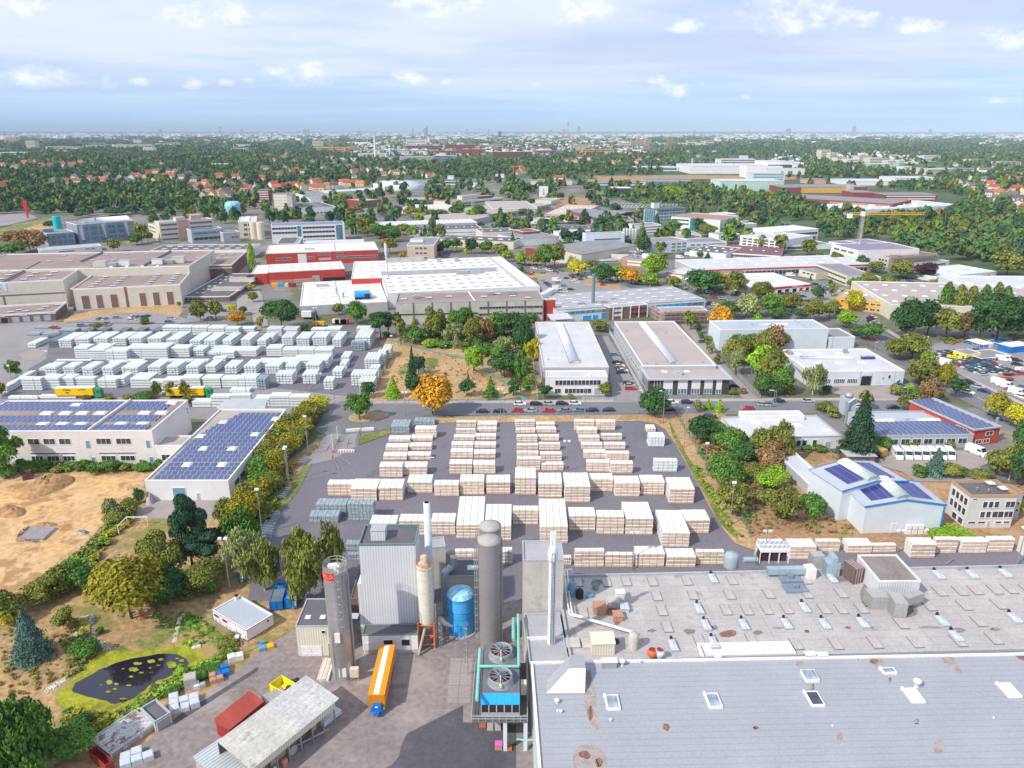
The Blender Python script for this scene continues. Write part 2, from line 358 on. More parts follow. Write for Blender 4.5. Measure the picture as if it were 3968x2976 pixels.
def smooth_poly(pts,n=3):
 v=[P(p,0)if not isinstance(p,Vector)else p for p in pts]
 for _ in range(n):
  q=[]
  for i in range(len(v)):
   a,b=v[i],v[(i+1)%len(v)];q+=[a*.75+b*.25,a*.25+b*.75]
  v=q
 return v
def rough_poly(pts,amp=.6,n=3,seed=1):
 r=random.Random(seed);v=smooth_poly(pts,n)
 return[p+Vector((r.uniform(-amp,amp),r.uniform(-amp,amp),0))for p in v]
def land():
 mb=MB();rings=[0,30,120,400,900,1800,3500,6000,9000,13000,18000,25000,35000,60000];n=96
 mb.v.append((0,0,-.02));
 for r in rings[1:]:
  for i in range(n):
   a=2*math.pi*i/n;z=-.02
   if r>=18000:z=3+3*math.sin(a*7)
   if r>=25000:z=22+16*math.sin(a*5+.4)+8*math.sin(a*13)
   if r>=35000:z=50+10*math.sin(a*9)
   mb.v.append((r*math.sin(a),r*math.cos(a),z))
 for i in range(n):mb.f.append((0,1+(i+1)%n,1+i));mb.m.append(0);mb.sm.append(False)
 for k in range(len(rings)-2):
  for i in range(n):
   a=1+k*n+i;b=1+k*n+(i+1)%n;mb.f.append((a,b,b+n,a+n));mb.m.append(0);mb.sm.append(True)
 o=mb.obj('land',GLAND,kind='structure');
land()
ph=lambda*v:pxs('P',*v)
ground_patch('town_ground',ph(-900,1560,200,760,1000,700,2200,690,2750,900,3300,1060,3700,1170,4600,1400,4600,1900,4200,2250,-900,2250),GTOWN)
ground_patch('meadow',ph(-700,1800,560,1780,1100,1800,1230,1700,1330,1690,1330,2100,1150,2440,1000,2530,430,2990,-300,3200,-900,2600),GDRY)
ground_patch('sand_field',rough_poly(ph(-600,1822,300,1822,592,1826,560,1895,420,2000,290,2160,190,2250,95,2312,-300,2340,-700,2100),.5,2,3),GSAND)
ground_patch('gravel_lot',pxs('I',1330,305,1990,305,1930,470,1500,462,1080,460,1260,345),GPAVER)
ground_patch('brown_earth',ph(2600,1600,2800,1600,2900,1700,3250,1760,3600,1860,4300,1900,4300,2130,2930,2135,2860,2105,2760,1960,2640,1760),GEARTH)
ground_patch('straw_meadow',rough_poly(ph(1425,1340,1530,1300,1600,1330,1800,1330,1960,1380,2085,1440,2110,1545,1440,1552,1400,1600,1360,1560,1455,1500,1510,1400),.6,1,5),GSTRAW)
ground_patch('grass_hollow',rough_poly(pxs('F',1200,730,1290,670,1420,630,1560,640,1540,700,1450,770,1330,800,1210,790),.5,2,8),GVERGE)
ground_patch('pond',rough_poly(pxs('F',1370,720,1440,725,1430,760,1370,765),.2,1,9),MWATER)
ground_patch('straw_meadow',rough_poly(pxs('E',490,325,700,240,1080,205,1560,165,1565,250,1500,310,1100,300,700,335),.4,1,6),GSTRAW)
ground_patch('storage_yard',pxs('E',-300,300,0,300,500,330,1400,345,2300,400)+pxs('F',820,430,1010,470,1150,620,1030,900,960,935,800,990,570,1045,440,1065,100,1200)+pxs('E',800,1100,-400,1100),GASPL)
ground_patch('storage_yard',pxs('E',420,500,1400,405,2212,440)+pxs('F',830,430,1000,600,1140,640,1020,890,760,965,420,925,0,880)+pxs('E',1850,900,1500,930,900,980,0,990,130,800,400,640),GASPH)
ground_patch('concrete_slab',pxs('E',160,600,300,560,395,570,330,650,200,650),GPAVER)
ground_patch('forecourt',ph(330,3150,430,2985,1000,2528,1150,2434,1300,2330,1420,2200,2300,2200,2300,3300,330,3300),GFORE)
ground_patch('near_yard',ph(1316,1655,1389,1728,1520,1683,1692,1640,2000,1637,2480,1633,2540,1643,2580,1668,2610,1712,2660,1800,2700,1870,2745,1960,2800,2050,2850,2108,2918,2135,4300,2125,4300,2330,2000,2330,960,2330,1000,2060,1100,1930,1172,1809,1217,1773,1290,1700),GASPH)
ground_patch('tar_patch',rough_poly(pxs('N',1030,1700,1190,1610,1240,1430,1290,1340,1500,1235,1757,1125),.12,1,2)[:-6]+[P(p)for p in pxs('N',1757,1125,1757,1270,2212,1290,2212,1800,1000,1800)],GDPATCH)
ground_patch('concrete_slab',pxs('N',1652,718,1842,718,1815,1105,1620,1105),GSLAB)
ground_patch('concrete_slab',pxs('N',893,688,1350,688,1310,937,845,947),GSLAB)
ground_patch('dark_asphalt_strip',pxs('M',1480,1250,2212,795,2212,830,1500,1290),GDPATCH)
ground_patch('access_lane',pxs('F',560,1210,590,1290,440,1490,420,1560,660,1500,850,1390,890,1250,700,1240),GASPL)
STREET=pxs('F',700,1280,640,1235,600,1190,640,1120,740,1085,900,1075)
ribbon('street',ph(1400,1593,1600,1590,2000,1585,2500,1581,3000,1576,3300,1573,3620,1570),11.5,GROAD)
ground_patch('street',smooth_poly(pxs('F',470,1290,540,1150,590,1075,700,1020,980,1030,1500,1045,1500,1115,1150,1240,860,1290,700,1290),2),GROAD)
ribbon('street_pavement',ph(1420,1560,1700,1559,2000,1557,2500,1553,3000,1549,3560,1545),2.6,GPAVE)
kerb(ph(1420,1566,2000,1564,2500,1560,3000,1556,3560,1552))
kerb(ph(1640,1618,2000,1611,2500,1607,3000,1600,3560,1592))
ground_patch('traffic_island',smooth_poly(pxs('F',765,1165,800,1115,900,1105,1100,1105,1148,1125,1000,1175,850,1192),2),GSTRAW)
kerb(smooth_poly(pxs('F',765,1165,800,1115,900,1105,1100,1105,1148,1125,1000,1175,850,1192),2),closed=True)
AVE=[P(p)for p in ph(1860,985,1990,1030,2200,1068,2400,1096,2600,1120,2800,1150,3000,1160,3180,1185,3300,1245,3420,1325,3540,1398,3668,1475,3785,1540,3930,1612,4100,1700,4400,1860)]
ribbon('avenue',AVE,15,GROAD)
ribbon('avenue_pavement',[p+Vector((11,6,0))for p in AVE[8:]],2.6,GPAVE)
zmk=ZL[0]+.006
mb=MB()
for a,b in zip(AVE[2:],AVE[3:]):
 d=(b-a);L=d.length;d.normalize();q=Vector((-d.y,d.x,0))*.09;s=0
 while s<L-4:
  c=a+d*s;e=c+d*4;mb.add([(c+q)[:2]+(zmk,),(c-q)[:2]+(zmk,),(e-q)[:2]+(zmk,),(e+q)[:2]+(zmk,)],[(0,1,2,3)]);s+=9
mb.obj('road_markings',TRIMW,kind='structure')
ground_patch('verge',ph(1640,1622,2000,1614,2560,1609,2640,1612,2660,1640,2750,1820,2850,1990,2925,2085,2925,2135,2850,2108,2800,2050,2745,1960,2700,1870,2660,1800,2610,1712,2580,1668,2540,1643,2480,1633,2000,1637,1690,1640,1660,1632),GSTRAW)
ground_patch('verge',rough_poly(ph(2585,1612,2650,1740,2740,1890,2860,2070,2870,2112,2800,2045,2745,1955,2700,1865,2660,1795,2605,1705),.3,1,4),GVERGE)
ground_patch('verge',pxs('F',860,1385,1140,1285,1130,1240,900,1300,870,1330),GVERGE)
ground_patch('verge',rough_poly(ph(1217,1790,1130,1950,1040,2010,1010,2050,990,2130,1005,2060,1100,1935,1175,1812),.3,1,14),GVERGE)
ribbon('green_path',pxs('F',1130,478,1250,512,1400,555,1600,600,1780,640,1900,690,2000,770,2150,870)+pxs('G',0,930,75,1000),1.6,GPATH)
ribbon('driveway',pxs('G',1440,330,1560,470,1740,700,1920,900,2020,990),5.5,GPAVER)
ground_patch('car_park',pxs('G',690,450,790,450,1070,950,1050,1010,830,1010,800,760,720,560),GASPL)
ground_patch('car_park',pxs('H',560,865,1080,865,1060,950,1250,985,780,985,545,935),GPAVER)
ground_patch('van_park',pxs('H',860,1440,1100,1440,2050,1430,1980,1520,1830,1570,1920,1700,1280,1700,1180,1620,900,1540),GPAVER)
ground_patch('dealer_lot',pxs('H',1340,555,1500,500,2400,440,2800,700,2900,1300,2212,1010,1900,880,1620,745,1390,640),GASPL)
ground_patch('car_park',pxs('C',170,1480,300,1450,640,1440,980,1590,1000,1640,230,1620),GASPL)
ground_patch('straw_verge',pxs('C',60,1470,280,1455,300,1475,130,1500),GSTRAW)
ground_patch('straw_verge',pxs('C',600,1510,900,1570,880,1600,570,1555),GSTRAW)
ground_patch('car_park',pxs('D',380,1590,1000,1560,1060,1600,1060,1660,700,1760,100,1700),GASPL)
ground_patch('car_park',pxs('D',1090,1600,1160,1510,1360,1520,1330,1570,1150,1640),GASPH)
ground_patch('parking_strip',pxs('E',560,330,1040,250,1330,250,1600,300,1640,200,1990,180,2020,300,1500,345),GASPL)
ribbon('service_road',pxs('F',-100,-60,-20,100,10,260,30,420),7,GPAVER)
ribbon('service_road',pxs('E',2060,-300,2080,-60,2090,80,2100,250),8,GPAVER)
ribbon('green_verge',pxs('A',400,960,900,965,1600,955,2200,925),10,GSTRAW)
ribbon('street',pxs('A',-200,1010,300,965,1200,950,1700,935,2050,890,2150,860),9,GROAD)
ground_patch('straw_meadow',pxs('A',0,1130,60,1090,380,1030,480,1060,470,1110,200,1120),GSTRAW)
ground_patch('straw_meadow',pxs('A',-200,1080,0,1075,420,985,470,1000,300,1050,0,1140),GVERGE)
ground_patch('car_park',pxs('A',-200,960,200,925,330,985,60,1050,-200,1080),GASPL)
ground_patch('earth_yard',pxs('C',600,625,1500,615,2400,630,2400,660,1400,650,600,690),GEARTH)
ground_patch('earth_yard',pxs('C',200,840,480,800,800,850,800,870,400,880),GEARTH)
for(t,*q)in(('F',370,915,440,905),('F',440,905,500,830),('F',600,665,680,600),('F',790,650,830,600),('E',940,935,1130,870),('E',1050,955,1200,890),('F',655,1520,700,1600),('F',700,1490,800,1560),('F',580,1440,610,1380),('F',760,1400,770,1340),('L',1540,865,1610,815),('L',1610,815,1680,870)):
 ribbon('lane_marking',pxs(t,*q),.22,GSLAB)
ground_patch('grassy_bank',rough_poly(pxs('M',1500,460,1640,370,1760,440,2040,620,1980,680,1650,950,1350,1080,1000,1290,700,1480,560,1400,650,1180,420,1050,850,700),.3,1,31),GVERGE)
ground_patch('pond_weed',rough_poly(pxs('M',560,1190,450,1060,600,960,860,650,1150,690,1400,640,1620,610,1740,690,1760,800,1600,900,1300,1000,1100,1150,880,1220,700,1180),.3,2,21),GMOSS)
ground_patch('pond_water',rough_poly(pxs('M',575,1025,700,910,860,830,1010,760,1330,700,1560,695,1650,790,1480,880,1290,960,1150,1080,1010,1130,860,1090),.25,2,22),MWATER)
for i,(x,y,a,b)in enumerate([(940,940,36,26),(1000,955,24,12),(985,995,28,10),(930,1022,26,12),(870,960,14,8),(1060,825,20,10),(1150,830,55,26),(1180,780,50,16),(1300,760,45,20),(1385,745,40,12),(1290,820,20,9),(1360,795,18,9),(1470,790,55,40),(1560,755,30,14),(1520,740,16,9),(1215,860,30,10),(1300,858,16,7),(1110,970,30,12),(1060,1088,45,12),(1130,895,26,12)]):
 ground_patch('floating_weed',rough_poly([px('M',x+a*.8*math.cos(t),y+b*.8*math.sin(t))for t in np.linspace(0,5.6,8)],.12,2,40+i),GMOSS,kind='structure')
def stone_line(pts,wd=.9,seed=1,n=260,lb=''):
 r=random.Random(seed);v=[P(p)for p in pts];mb=MB();L=[(b-a).length for a,b in zip(v,v[1:])];T=sum(L)
 for _ in range(n):
  s=r.uniform(0,T);i=0
  while s>L[i]and i<len(L)-1:s-=L[i];i+=1
  p=v[i].lerp(v[i+1],s/L[i]);q=r.uniform(.08,.20)
  p=p+Vector((r.gauss(0,wd*.35),r.gauss(0,wd*.35),0))
  mb.lathe([(q*.7,0),(q,q*.4),(q*.7,q*.8),(.01,q)],p.x,p.y,6,0,False)
 return mb.obj('shore_stones',GSTONE,kind='stuff',label='line of small white stones '+lb,category='stones')
stone_line(pxs('M',690,370,780,365,775,520,850,595,940,640,1080,665,1200,655,1350,625,1480,590),1.0,2,520,'curving along the far pond edge')
stone_line(pxs('M',740,800,640,860,530,920,400,995),1.1,3,260,'left of the pond')
stone_line(pxs('M',650,490,690,570,760,540),1.2,4,90,'around the small weedy puddle')
ground_patch('pond_weed',rough_poly(pxs('M',660,540,700,400,770,420,760,530,700,560),.3,1,27),GMOSS)
GEARTHS=mat('brown_sand',(.40,.235,.11),var=.25,scale=.2,fine=.25,fscale=1,bump=1.0)
def heap(pts,h,m,name='sand_heap',seed=0,**tags):
 r=random.Random(seed);v=smooth_poly(pts,2);c=sum(v,Vector())/len(v);mb=MB();n=len(v);lv=6;vs=[]
 for k in range(lv+1):
  f=k/lv
  for i,p in enumerate(v):
   q=p.lerp(c,f*.85);z=h*math.sin(f*math.pi/2)*(1+.25*math.sin(i*1.7+k)*f)
   vs.append((q.x+r.uniform(-.25,.25),q.y+r.uniform(-.25,.25),z if k else-.05))
 fs=[(k*n+i,k*n+(i+1)%n,(k+1)*n+(i+1)%n,(k+1)*n+i)for k in range(lv)for i in range(n)]
 fs.append(tuple(lv*n+i for i in range(n)));mb.add(vs,fs,0,True)
 return mb.obj(name,m,**tags)
heap(pxs('I',90,300,250,170,480,90,640,95,660,150,480,240,250,310),2.6,GEARTHS,seed=2,kind='structure')
heap(pxs('I',-100,420,60,360,200,370,240,430,60,480),1.6,GEARTHS,seed=3,kind='structure')
heap(pxs('I',620,600,660,570,770,575,760,605,680,615),.8,CONC,seed=5,kind='structure')
heap(pxs('I',1235,345,1260,275,1300,275,1335,320,1290,355),2.2,CONC,name='rubble_heap',seed=6,label='grey heap of concrete rubble beside the solar hall gravel lot',category='heap')
ground_patch('slab_pit_floor',pxs('I',155,652,270,548,490,548,370,658),GASPL)
slab=MB();q=[P(p)for p in pxs('I',160,650,272,552,487,552,368,655)]
slab.prism([v[:2]for v in q],.0,.25);slab.obj('foundation_slab',RPALE,label='pale concrete foundation slab lying in the sand pit',category='slab')
for pts,hh in((pxs('I',110,655,255,515,275,545,155,655),.9),(pxs('I',255,515,500,495,495,540,275,545),.7),(pxs('I',110,655,155,655,370,660,360,680),.4)):
 heap(pts,hh,GEARTHS,seed=int(hh*10),kind='structure')
#  buildings
FOOT=[]
LAND=[]
def bld(name,label,t,abc,base,wall,roof,trim=None,cat='building',par=.45,wins=(),roofs=(),gable=0,over=0,group=None,inset=0,z0=.0,wallb=None):
 """abc: picture points of the roof's near-left, near-right and one far corner; base: (x, y) picture point under the near-left
       corner, ('b', x, y) under the near-right one, or a height in metres."""
 g=lambda x,y:px(t,x,y)
 a,b,c=g(*abc[0:2]),g(*abc[2:4]),g(*abc[4:6])
 if isinstance(base,(int,float)):h=base
 elif base[0]=='b':gp=P(g(base[1],base[2]),z0);h=zat(gp,b[1])
 else:gp=P(g(base[0],base[1]),z0);h=zat(gp,a[1])
 A=P(a,h);B=P(b,h);Cc=P(c,h)
 u=(B-A);u.z=0;W=u.length;u.normalize();v=Vector((-u.y,u.x,0))
 D=abs((Cc-A).dot(v));rz=math.atan2(u.y,u.x)
 root=thing(name,label,cat,(A.x,A.y,z0),rz,group);hh=h-z0
 root_info=dict(W=W,D=D,h=hh,root=root,A=A,u=u,v=v)
 if z0==0:FOOT.append((A.copy(),u.copy(),v.copy(),W,D))
 LAND.append((label,A+u*W/2+v*D/2))
 mb=MB()
 if gable:
  vs=[(0,0,0),(W,0,0),(W,D,0),(0,D,0),(0,0,hh),(W,0,hh),(W,D,hh),(0,D,hh),(W/2,0,hh+gable),(W/2,D,hh+gable)]
  mb.add(vs,[(0,1,5,8,4),(2,3,7,9,6),(1,2,6,5),(3,0,4,7)])
  mb.obj('wall',wall,root)
  r=MB();o=.25;th=.18
  r.add([(-o,-o,hh),(W/2,-o,hh+gable+.05),(W/2,D+o,hh+gable+.05),(-o,D+o,hh),(W+o,-o,hh),(W+o,D+o,hh)],[(0,1,2,3),(1,4,5,2)])
  r.add([(-o,-o,hh+th),(W/2,-o,hh+gable+.05+th),(W/2,D+o,hh+gable+.05+th),(-o,D+o,hh+th),(W+o,-o,hh+th),(W+o,D+o,hh+th)],[(0,1,2,3),(1,4,5,2)])
  r.obj('roof',roof,root)
  if trim:
   tm=MB()
   for y in(-o-.02,D+o-.1):
    tm.add([(-o,y,hh-.1),(W/2,y,hh+gable-.05),(W/2,y,hh+gable+.4),(-o,y,hh+.35),(-o,y+.12,hh-.1),(W/2,y+.12,hh+gable-.05),(W/2,y+.12,hh+gable+.4),(-o,y+.12,hh+.35)],[(0,1,2,3),(7,6,5,4),(3,2,6,7),(0,4,5,1)])
    tm.add([(W/2,y,hh+gable-.05),(W+o,y,hh-.1),(W+o,y,hh+.35),(W/2,y,hh+gable+.4),(W/2,y+.12,hh+gable-.05),(W+o,y+.12,hh-.1),(W+o,y+.12,hh+.35),(W/2,y+.12,hh+gable+.4)],[(0,1,2,3),(7,6,5,4),(3,2,6,7),(0,4,5,1)])
   tm.obj('verge_trim',trim,root)
 else:
  rh=hh-par
  mb.add([(0,0,0),(W,0,0),(W,D,0),(0,D,0),(0,0,rh),(W,0,rh),(W,D,rh),(0,D,rh)],[(0,1,5,4),(1,2,6,5),(2,3,7,6),(3,0,4,7)])
  mb.obj('wall',wall,root)
  t_=.35 if W>12 else.2
  r=MB();r.box(t_,W-t_,t_,D-t_,rh-.15,rh+.02,bottom=False);r.obj('roof',roof,root)
  p=MB();e=over
  p.box(-e-.04,W+e+.04,-e-.04,t_,rh,hh);p.box(-e-.04,W+e+.04,D-t_,D+e+.04,rh,hh)
  p.box(-e-.04,t_,t_,D-t_,rh,hh);p.box(W-t_,W+e+.04,t_,D-t_,rh,hh)
  p.obj('parapet',trim or TRIMW,root)
 if wallb:
  q=MB();zb=hh*wallb[1]
  q.box(-.05,W+.05,-.05,0,0,zb,bottom=False);q.box(W,W+.05,0,D,0,zb,bottom=False);q.box(-.05,0,0,D,0,zb,bottom=False);q.obj('wall_base',wallb[0],root)
 for wn in wins:facade(root_info,*wn)
 for rf in roofs:roofitem(root_info,*rf)
 return root_info
def facade(I,kind,side,u0,u1,z0,z1,n=1,m=None,fm=None):
 """kind band|win|door|fill ; side f,r,l ; u,z fractions of wall width and height"""
 W,D,h=I['W'],I['D'],I['h'];L=W if side in 'fk' else D
 a,b,zz0,zz1=u0*L,u1*L,z0*h,z1*h
 def bx(mb,p,q,d0,d1,za,zb,mi=0):
  if side=='f':mb.box(p,q,-d1,-d0,za,zb,mi)
  elif side=='r':mb.box(W+d0,W+d1,p,q,za,zb,mi)
  elif side=='l':mb.box(-d1,-d0,p,q,za,zb,mi)
 gm=m or GLASS;fm=fm or TRIMW
 if kind=='band':
  mb=MB();bx(mb,a,b,.003,.06,zz0,zz1,0)
  fw=min(.14,(zz1-zz0)*.12)
  bx(mb,a-fw,b+fw,.003,.12,zz1,zz1+fw,1);bx(mb,a-fw,b+fw,.003,.12,zz0-fw,zz0,1)
  for i in range(n+1):
   x=a+(b-a)*i/n;bx(mb,x-fw/2,x+fw/2,.06,.11,zz0,zz1,1)
  mb.obj('window_band',[gm,fm],I['root'])
 elif kind in('win','door'):
  st=(b-a)/n;gap=.28 if kind=='win' else.2
  if n==1:gap=0
  for i in range(n):
   p=a+st*(i+gap/2);q=a+st*(i+1-gap/2);fw=min(.12,(q-p)*.1)
   mb=MB();bx(mb,p,q,.003,.05,zz0,zz1,0)
   bx(mb,p-fw,q+fw,.003,.1,zz1,zz1+fw,1);bx(mb,p-fw,p,.003,.1,zz0,zz1,1);bx(mb,q,q+fw,.003,.1,zz0,zz1,1)
   if kind=='win':
    bx(mb,p-fw,q+fw,.003,.14,zz0-fw,zz0,1)
    k=max(1,round((q-p)/1.3))
    for j in range(1,k):x=p+(q-p)*j/k;bx(mb,x-.04,x+.04,.05,.09,zz0,zz1,1)
   mb.obj('window' if kind=='win' else 'door',[gm,fm],I['root'])
 elif kind=='fill':
  mb=MB();bx(mb,a,b,.004,.09,zz0,zz1,0);mb.obj('panel',gm,I['root'])
 elif kind=='pil':
  for i in range(n):
   x=a+(b-a)*i/max(1,n-1);mb=MB();bx(mb,x-.25,x+.25,.003,.3,zz0,zz1,0);mb.obj('pilaster',gm,I['root'])
def dome_mesh(sx,sy,hh,kind='dome'):
 mb=MB();mb.box(-sx/2-.12,sx/2+.12,-sy/2-.12,sy/2+.12,0,hh*.5,1,bottom=False)
 if kind=='dome':
  n=6;vs=[];
  for k in range(4):
   f=[1,.9,.6,.2][k];z=hh*.5+hh*[0,.3,.48,.55][k]
   vs+=[(-sx/2*f,-sy/2*f,z),(sx/2*f,-sy/2*f,z),(sx/2*f,sy/2*f,z),(-sx/2*f,sy/2*f,z)]
  fs=[(k*4+i,k*4+(i+1)%4,(k+1)*4+(i+1)%4,(k+1)*4+i)for k in range(3)for i in range(4)]+[(12,13,14,15)]
  mb.add(vs,fs,0,False)
 else:mb.box(-sx/2,sx/2,-sy/2,sy/2,hh*.5,hh*.6,0,bottom=False)
 return mb
def roofitem(I,kind,*q):
 W,D,root=I['W'],I['D'],I['root'];rz=I['h']-.42
 if kind=='sky':
  lst,sx,sy,hh=q[:4];dk=q[4]if len(q)>4 else 'dome';mm=q[5]if len(q)>5 else DOME
  me=None
  for(u,v)in lst:
   if me is None:o=dome_mesh(sx,sy,hh,dk).obj('skylight',[mm,TRIMG if dk=='flat' else TRIMW],root,(u*W,v*D,rz));me=o.data
   else:link('skylight',me,root,(u*W,v*D,rz))
 elif kind=='skyg':
  nu,nv,u0,u1,v0,v1,sx,sy,hh=q[:9]
  roofitem(I,'sky',[(u0+(u1-u0)*i/max(1,nu-1),v0+(v1-v0)*j/max(1,nv-1))for i in range(nu)for j in range(nv)],sx,sy,hh,*q[9:])
 elif kind=='solar':
  rows,dp=q[:2]
  for(v,u0,u1)in rows:
   mb=MB();y=v*D;t=.42
   x0,x1=u0*W,u1*W
   mb.add([(x0,y-dp/2,rz+.08),(x1,y-dp/2,rz+.08),(x1,y+dp/2,rz+.08+t),(x0,y+dp/2,rz+.08+t)],[(0,1,2,3)],0)
   mb.add([(x0,y-dp/2,rz+.03),(x1,y-dp/2,rz+.03),(x1,y+dp/2,rz+.03+t),(x0,y+dp/2,rz+.03+t),(x0,y+dp/2,rz),(x1,y+dp/2,rz)],[(3,2,1,0),(2,3,4,5)],1)
   mb.box(x0,x1,y-dp/2-.08,y-dp/2-.005,rz+.02,rz+.12,1)
   mb.obj('solar_panel_row',[q[2]if len(q)>2 else SOLAR,RAILM],root)
 elif kind=='strip':
  u0,v0,u1,v1,wd,hh=q[:6];mm=q[6]if len(q)>6 else DOME
  a=Vector((u0*W,v0*D,rz));b=Vector((u1*W,v1*D,rz));d=(b-a).normalized();s=Vector((-d.y,d.x,0))
  mb=MB();n=8;vs=[]
  for p in(a,b):
   for i in range(n+1):
    t=math.pi*i/n;vs.append(p+s*(wd/2*math.cos(t))+Vector((0,0,.25+hh*math.sin(t))))
  mb.add(vs,[(i,i+1,n+2+i,n+1+i)for i in range(n)]+[tuple(range(n+1)),tuple(range(n+1,2*n+2))[::-1]],0,True)
  for p in(a,b):pass
  mb.add([a+s*(wd/2+.1),a-s*(wd/2+.1),b-s*(wd/2+.1),b+s*(wd/2+.1)]+[v+Vector((0,0,.3))for v in(a+s*(wd/2+.1),a-s*(wd/2+.1),b-s*(wd/2+.1),b+s*(wd/2+.1))],[(0,1,5,4),(1,2,6,5),(2,3,7,6),(3,0,4,7)],1)
  k=int((b-a).length/2.4)
  for i in range(1,k):
   p=a.lerp(b,i/k);prev=None
   for j in range(n+1):
    t=math.pi*j/n;w_=p+s*((wd/2+.03)*math.cos(t))+Vector((0,0,.25+(hh+.03)*math.sin(t)))
    if prev is not None:mb.tube(prev,w_,.05,4,1)
    prev=w_
  mb.obj('rooflight',[mm,TRIMG],root)
 elif kind=='ridge':
  u0,v0,u1,v1,hh,wd,mm=q
  a=Vector((u0*W,v0*D,0));b=Vector((u1*W,v1*D,0));d=(b-a).normalized();s=Vector((-d.y,d.x,0))*wd/2
  MB().prism([(a+s)[:2],(a-s)[:2],(b-s)[:2],(b+s)[:2]],rz,rz+hh).obj('roof_wall',mm,root)
 elif kind=='box':
  u,v,sx,sy,hh,mm=q[:6];nm=q[6]if len(q)>6 else 'roof_unit'
  mb=MB();mb.box(u*W-sx/2,u*W+sx/2,v*D-sy/2,v*D+sy/2,rz,rz+hh,0)
  mb.box(u*W-sx/2-.08,u*W+sx/2+.08,v*D-sy/2-.08,v*D+sy/2+.08,rz+hh,rz+hh+.12,1)
  mb.obj(nm,[mm,q[7]if len(q)>7 else TRIMG],root)
 elif kind=='vents':
  mb=MB()
  mb.cyl(0,0,0,.7,.16,n=8);mb.cyl(0,0,.7,.85,.28,.1,n=8);me=mb.mesh('vent_pipe');me.materials.append(RAILM)
  for(u,v)in q[0]:link('vent_pipe',me,root,(u*W,v*D,rz))
 elif kind=='chim':
  u,v,r_,hh,mm=q;mb=MB();mb.cyl(u*W,v*D,rz,rz+hh,r_,n=14);mb.obj('chimney',mm,root)
#  buildings, left side
solar_rows=lambda vs,u0,u1:[(v,u0,u1)for v in vs]
B1=bld('solar_hall','long offwhite hall with rows of solar panels, brown roof and outside stairs','E',(-420,1262,1300,1255,1615,992),('b',1333,1540),PINKW,RBROWN,wins=[('win','f',.36,.595,.60,.76,3,None),('win','f',.70,.90,.60,.76,2),('win','f',.36,.60,.10,.24,3),('win','f',.71,.905,.10,.24,2),('band','f',.37,.595,.31,.345,3),('band','f',.715,.90,.31,.345,2),('door','f',.659,.678,.48,.70,1,BLUED),('door','f',.962,.981,.48,.70,1,BLUED),('door','f',.672,.690,.01,.2,1,BLUED),('door','f',.966,.985,.01,.2,1,BLUED)],roofs=[('solar',solar_rows((.05,.135),0,.66)+solar_rows((.33,.43,),0,.67)+solar_rows((.70,.80,.90),0,.675),1.8),('solar',solar_rows((.05,.135),.70,.96)+solar_rows((.33,.43),.70,.955)+solar_rows((.70,.80,.90),.70,.93),1.8),('ridge',.682,0,.682,1,.8,.4,TRIMW),('sky',[(.40,.215),(.50,.215),(.595,.215),(.80,.215),(.91,.215)],3.2,2.0,.7),('sky',[(.33,.565),(.43,.565),(.52,.565),(.615,.565),(.85,.565),(.94,.565)],3.2,2.0,.7),('sky',[(.42,.84),(.93,.9)],3.0,2.0,.7)])
def logo_panel(I,side,u,z,sx,sz,bg,lines):
 W,D,h=I['W'],I['D'],I['h']
 root=I['root']
 mb=MB()
 if side=='r':mb.box(W+.02,W+.16,u*D-sx/2,u*D+sx/2,z*h-sz/2,z*h+sz/2)
 else:mb.box(u*W-sx/2,u*W+sx/2,-.16,-.02,z*h-sz/2,z*h+sz/2)
 sg=mb.obj('sign_panel',bg,root)
 for(txt,dz,size,m)in lines:
  cu=bpy.data.curves.new('lettering','FONT');cu.body=txt;cu.size=size;cu.align_x='CENTER';cu.align_y='CENTER';cu.extrude=.02
  o=bpy.data.objects.new('lettering',cu);dg=bpy.data.meshes.new_from_object(o);dg.name='lettering';bpy.data.objects.remove(o)
  dg.materials.clear();dg.materials.append(m)
  l=link('lettering',dg,sg)
  if side=='r':l.rotation_euler=(math.pi/2,0,math.pi/2);l.location=(W+.2,u*D,z*h+dz)
  else:l.rotation_euler=(math.pi/2,0,0);l.location=(u*W,-.2,z*h+dz)
 return sg
logo_panel(B1,'r',.93,.72,3.0,2.6,TRIMW,[('H',.3,1.6,DARK),('ooo',-.7,.8,DARK)])
B2=bld('solar_hall','white hall with blue roller door and many rows of solar panels on its grey roof','P',(560,1861,884,1861,751,1584),('b',895,1938),WHITE,RTAN,wins=[('door','f',.32,.47,0,.62,1,BLUED),('win','r',.06,.64,.30,.62,7,None),('door','f',.60,.63,.0,.36,1,TRIMG)],roofs=[('solar',[(.04,.07,.97),(.09,.07,.97),(.14,.07,.97),(.19,.07,.25),(.19,.38,.68),(.19,.85,.97),(.245,.07,.97),(.295,.07,.97),(.345,.07,.97),(.395,.07,.28),(.395,.38,.62),(.395,.80,.97),(.445,.06,.97),(.495,.06,.97),(.545,.08,.97),(.595,.10,.78),(.595,.92,.97),(.645,.12,.97),(.69,.14,.97),(.735,.18,.97),(.78,.24,.97),(.825,.28,.97),(.87,.32,.97),(.915,.36,.97)],1.55),('sky',[(.32,.19),(.76,.19),(.33,.395),(.71,.395),(.13,.57),(.85,.595),(.25,.78),(.96,.84)],2.2,2.6,.6)])
bld('annexe','low white annexe wedged between the two solar panel halls','E',(1325,1385,1560,1382,1400,1300),(1345,1545),WHITE,RTAN,wins=[('win','f',.2,.5,.2,.5,1)])
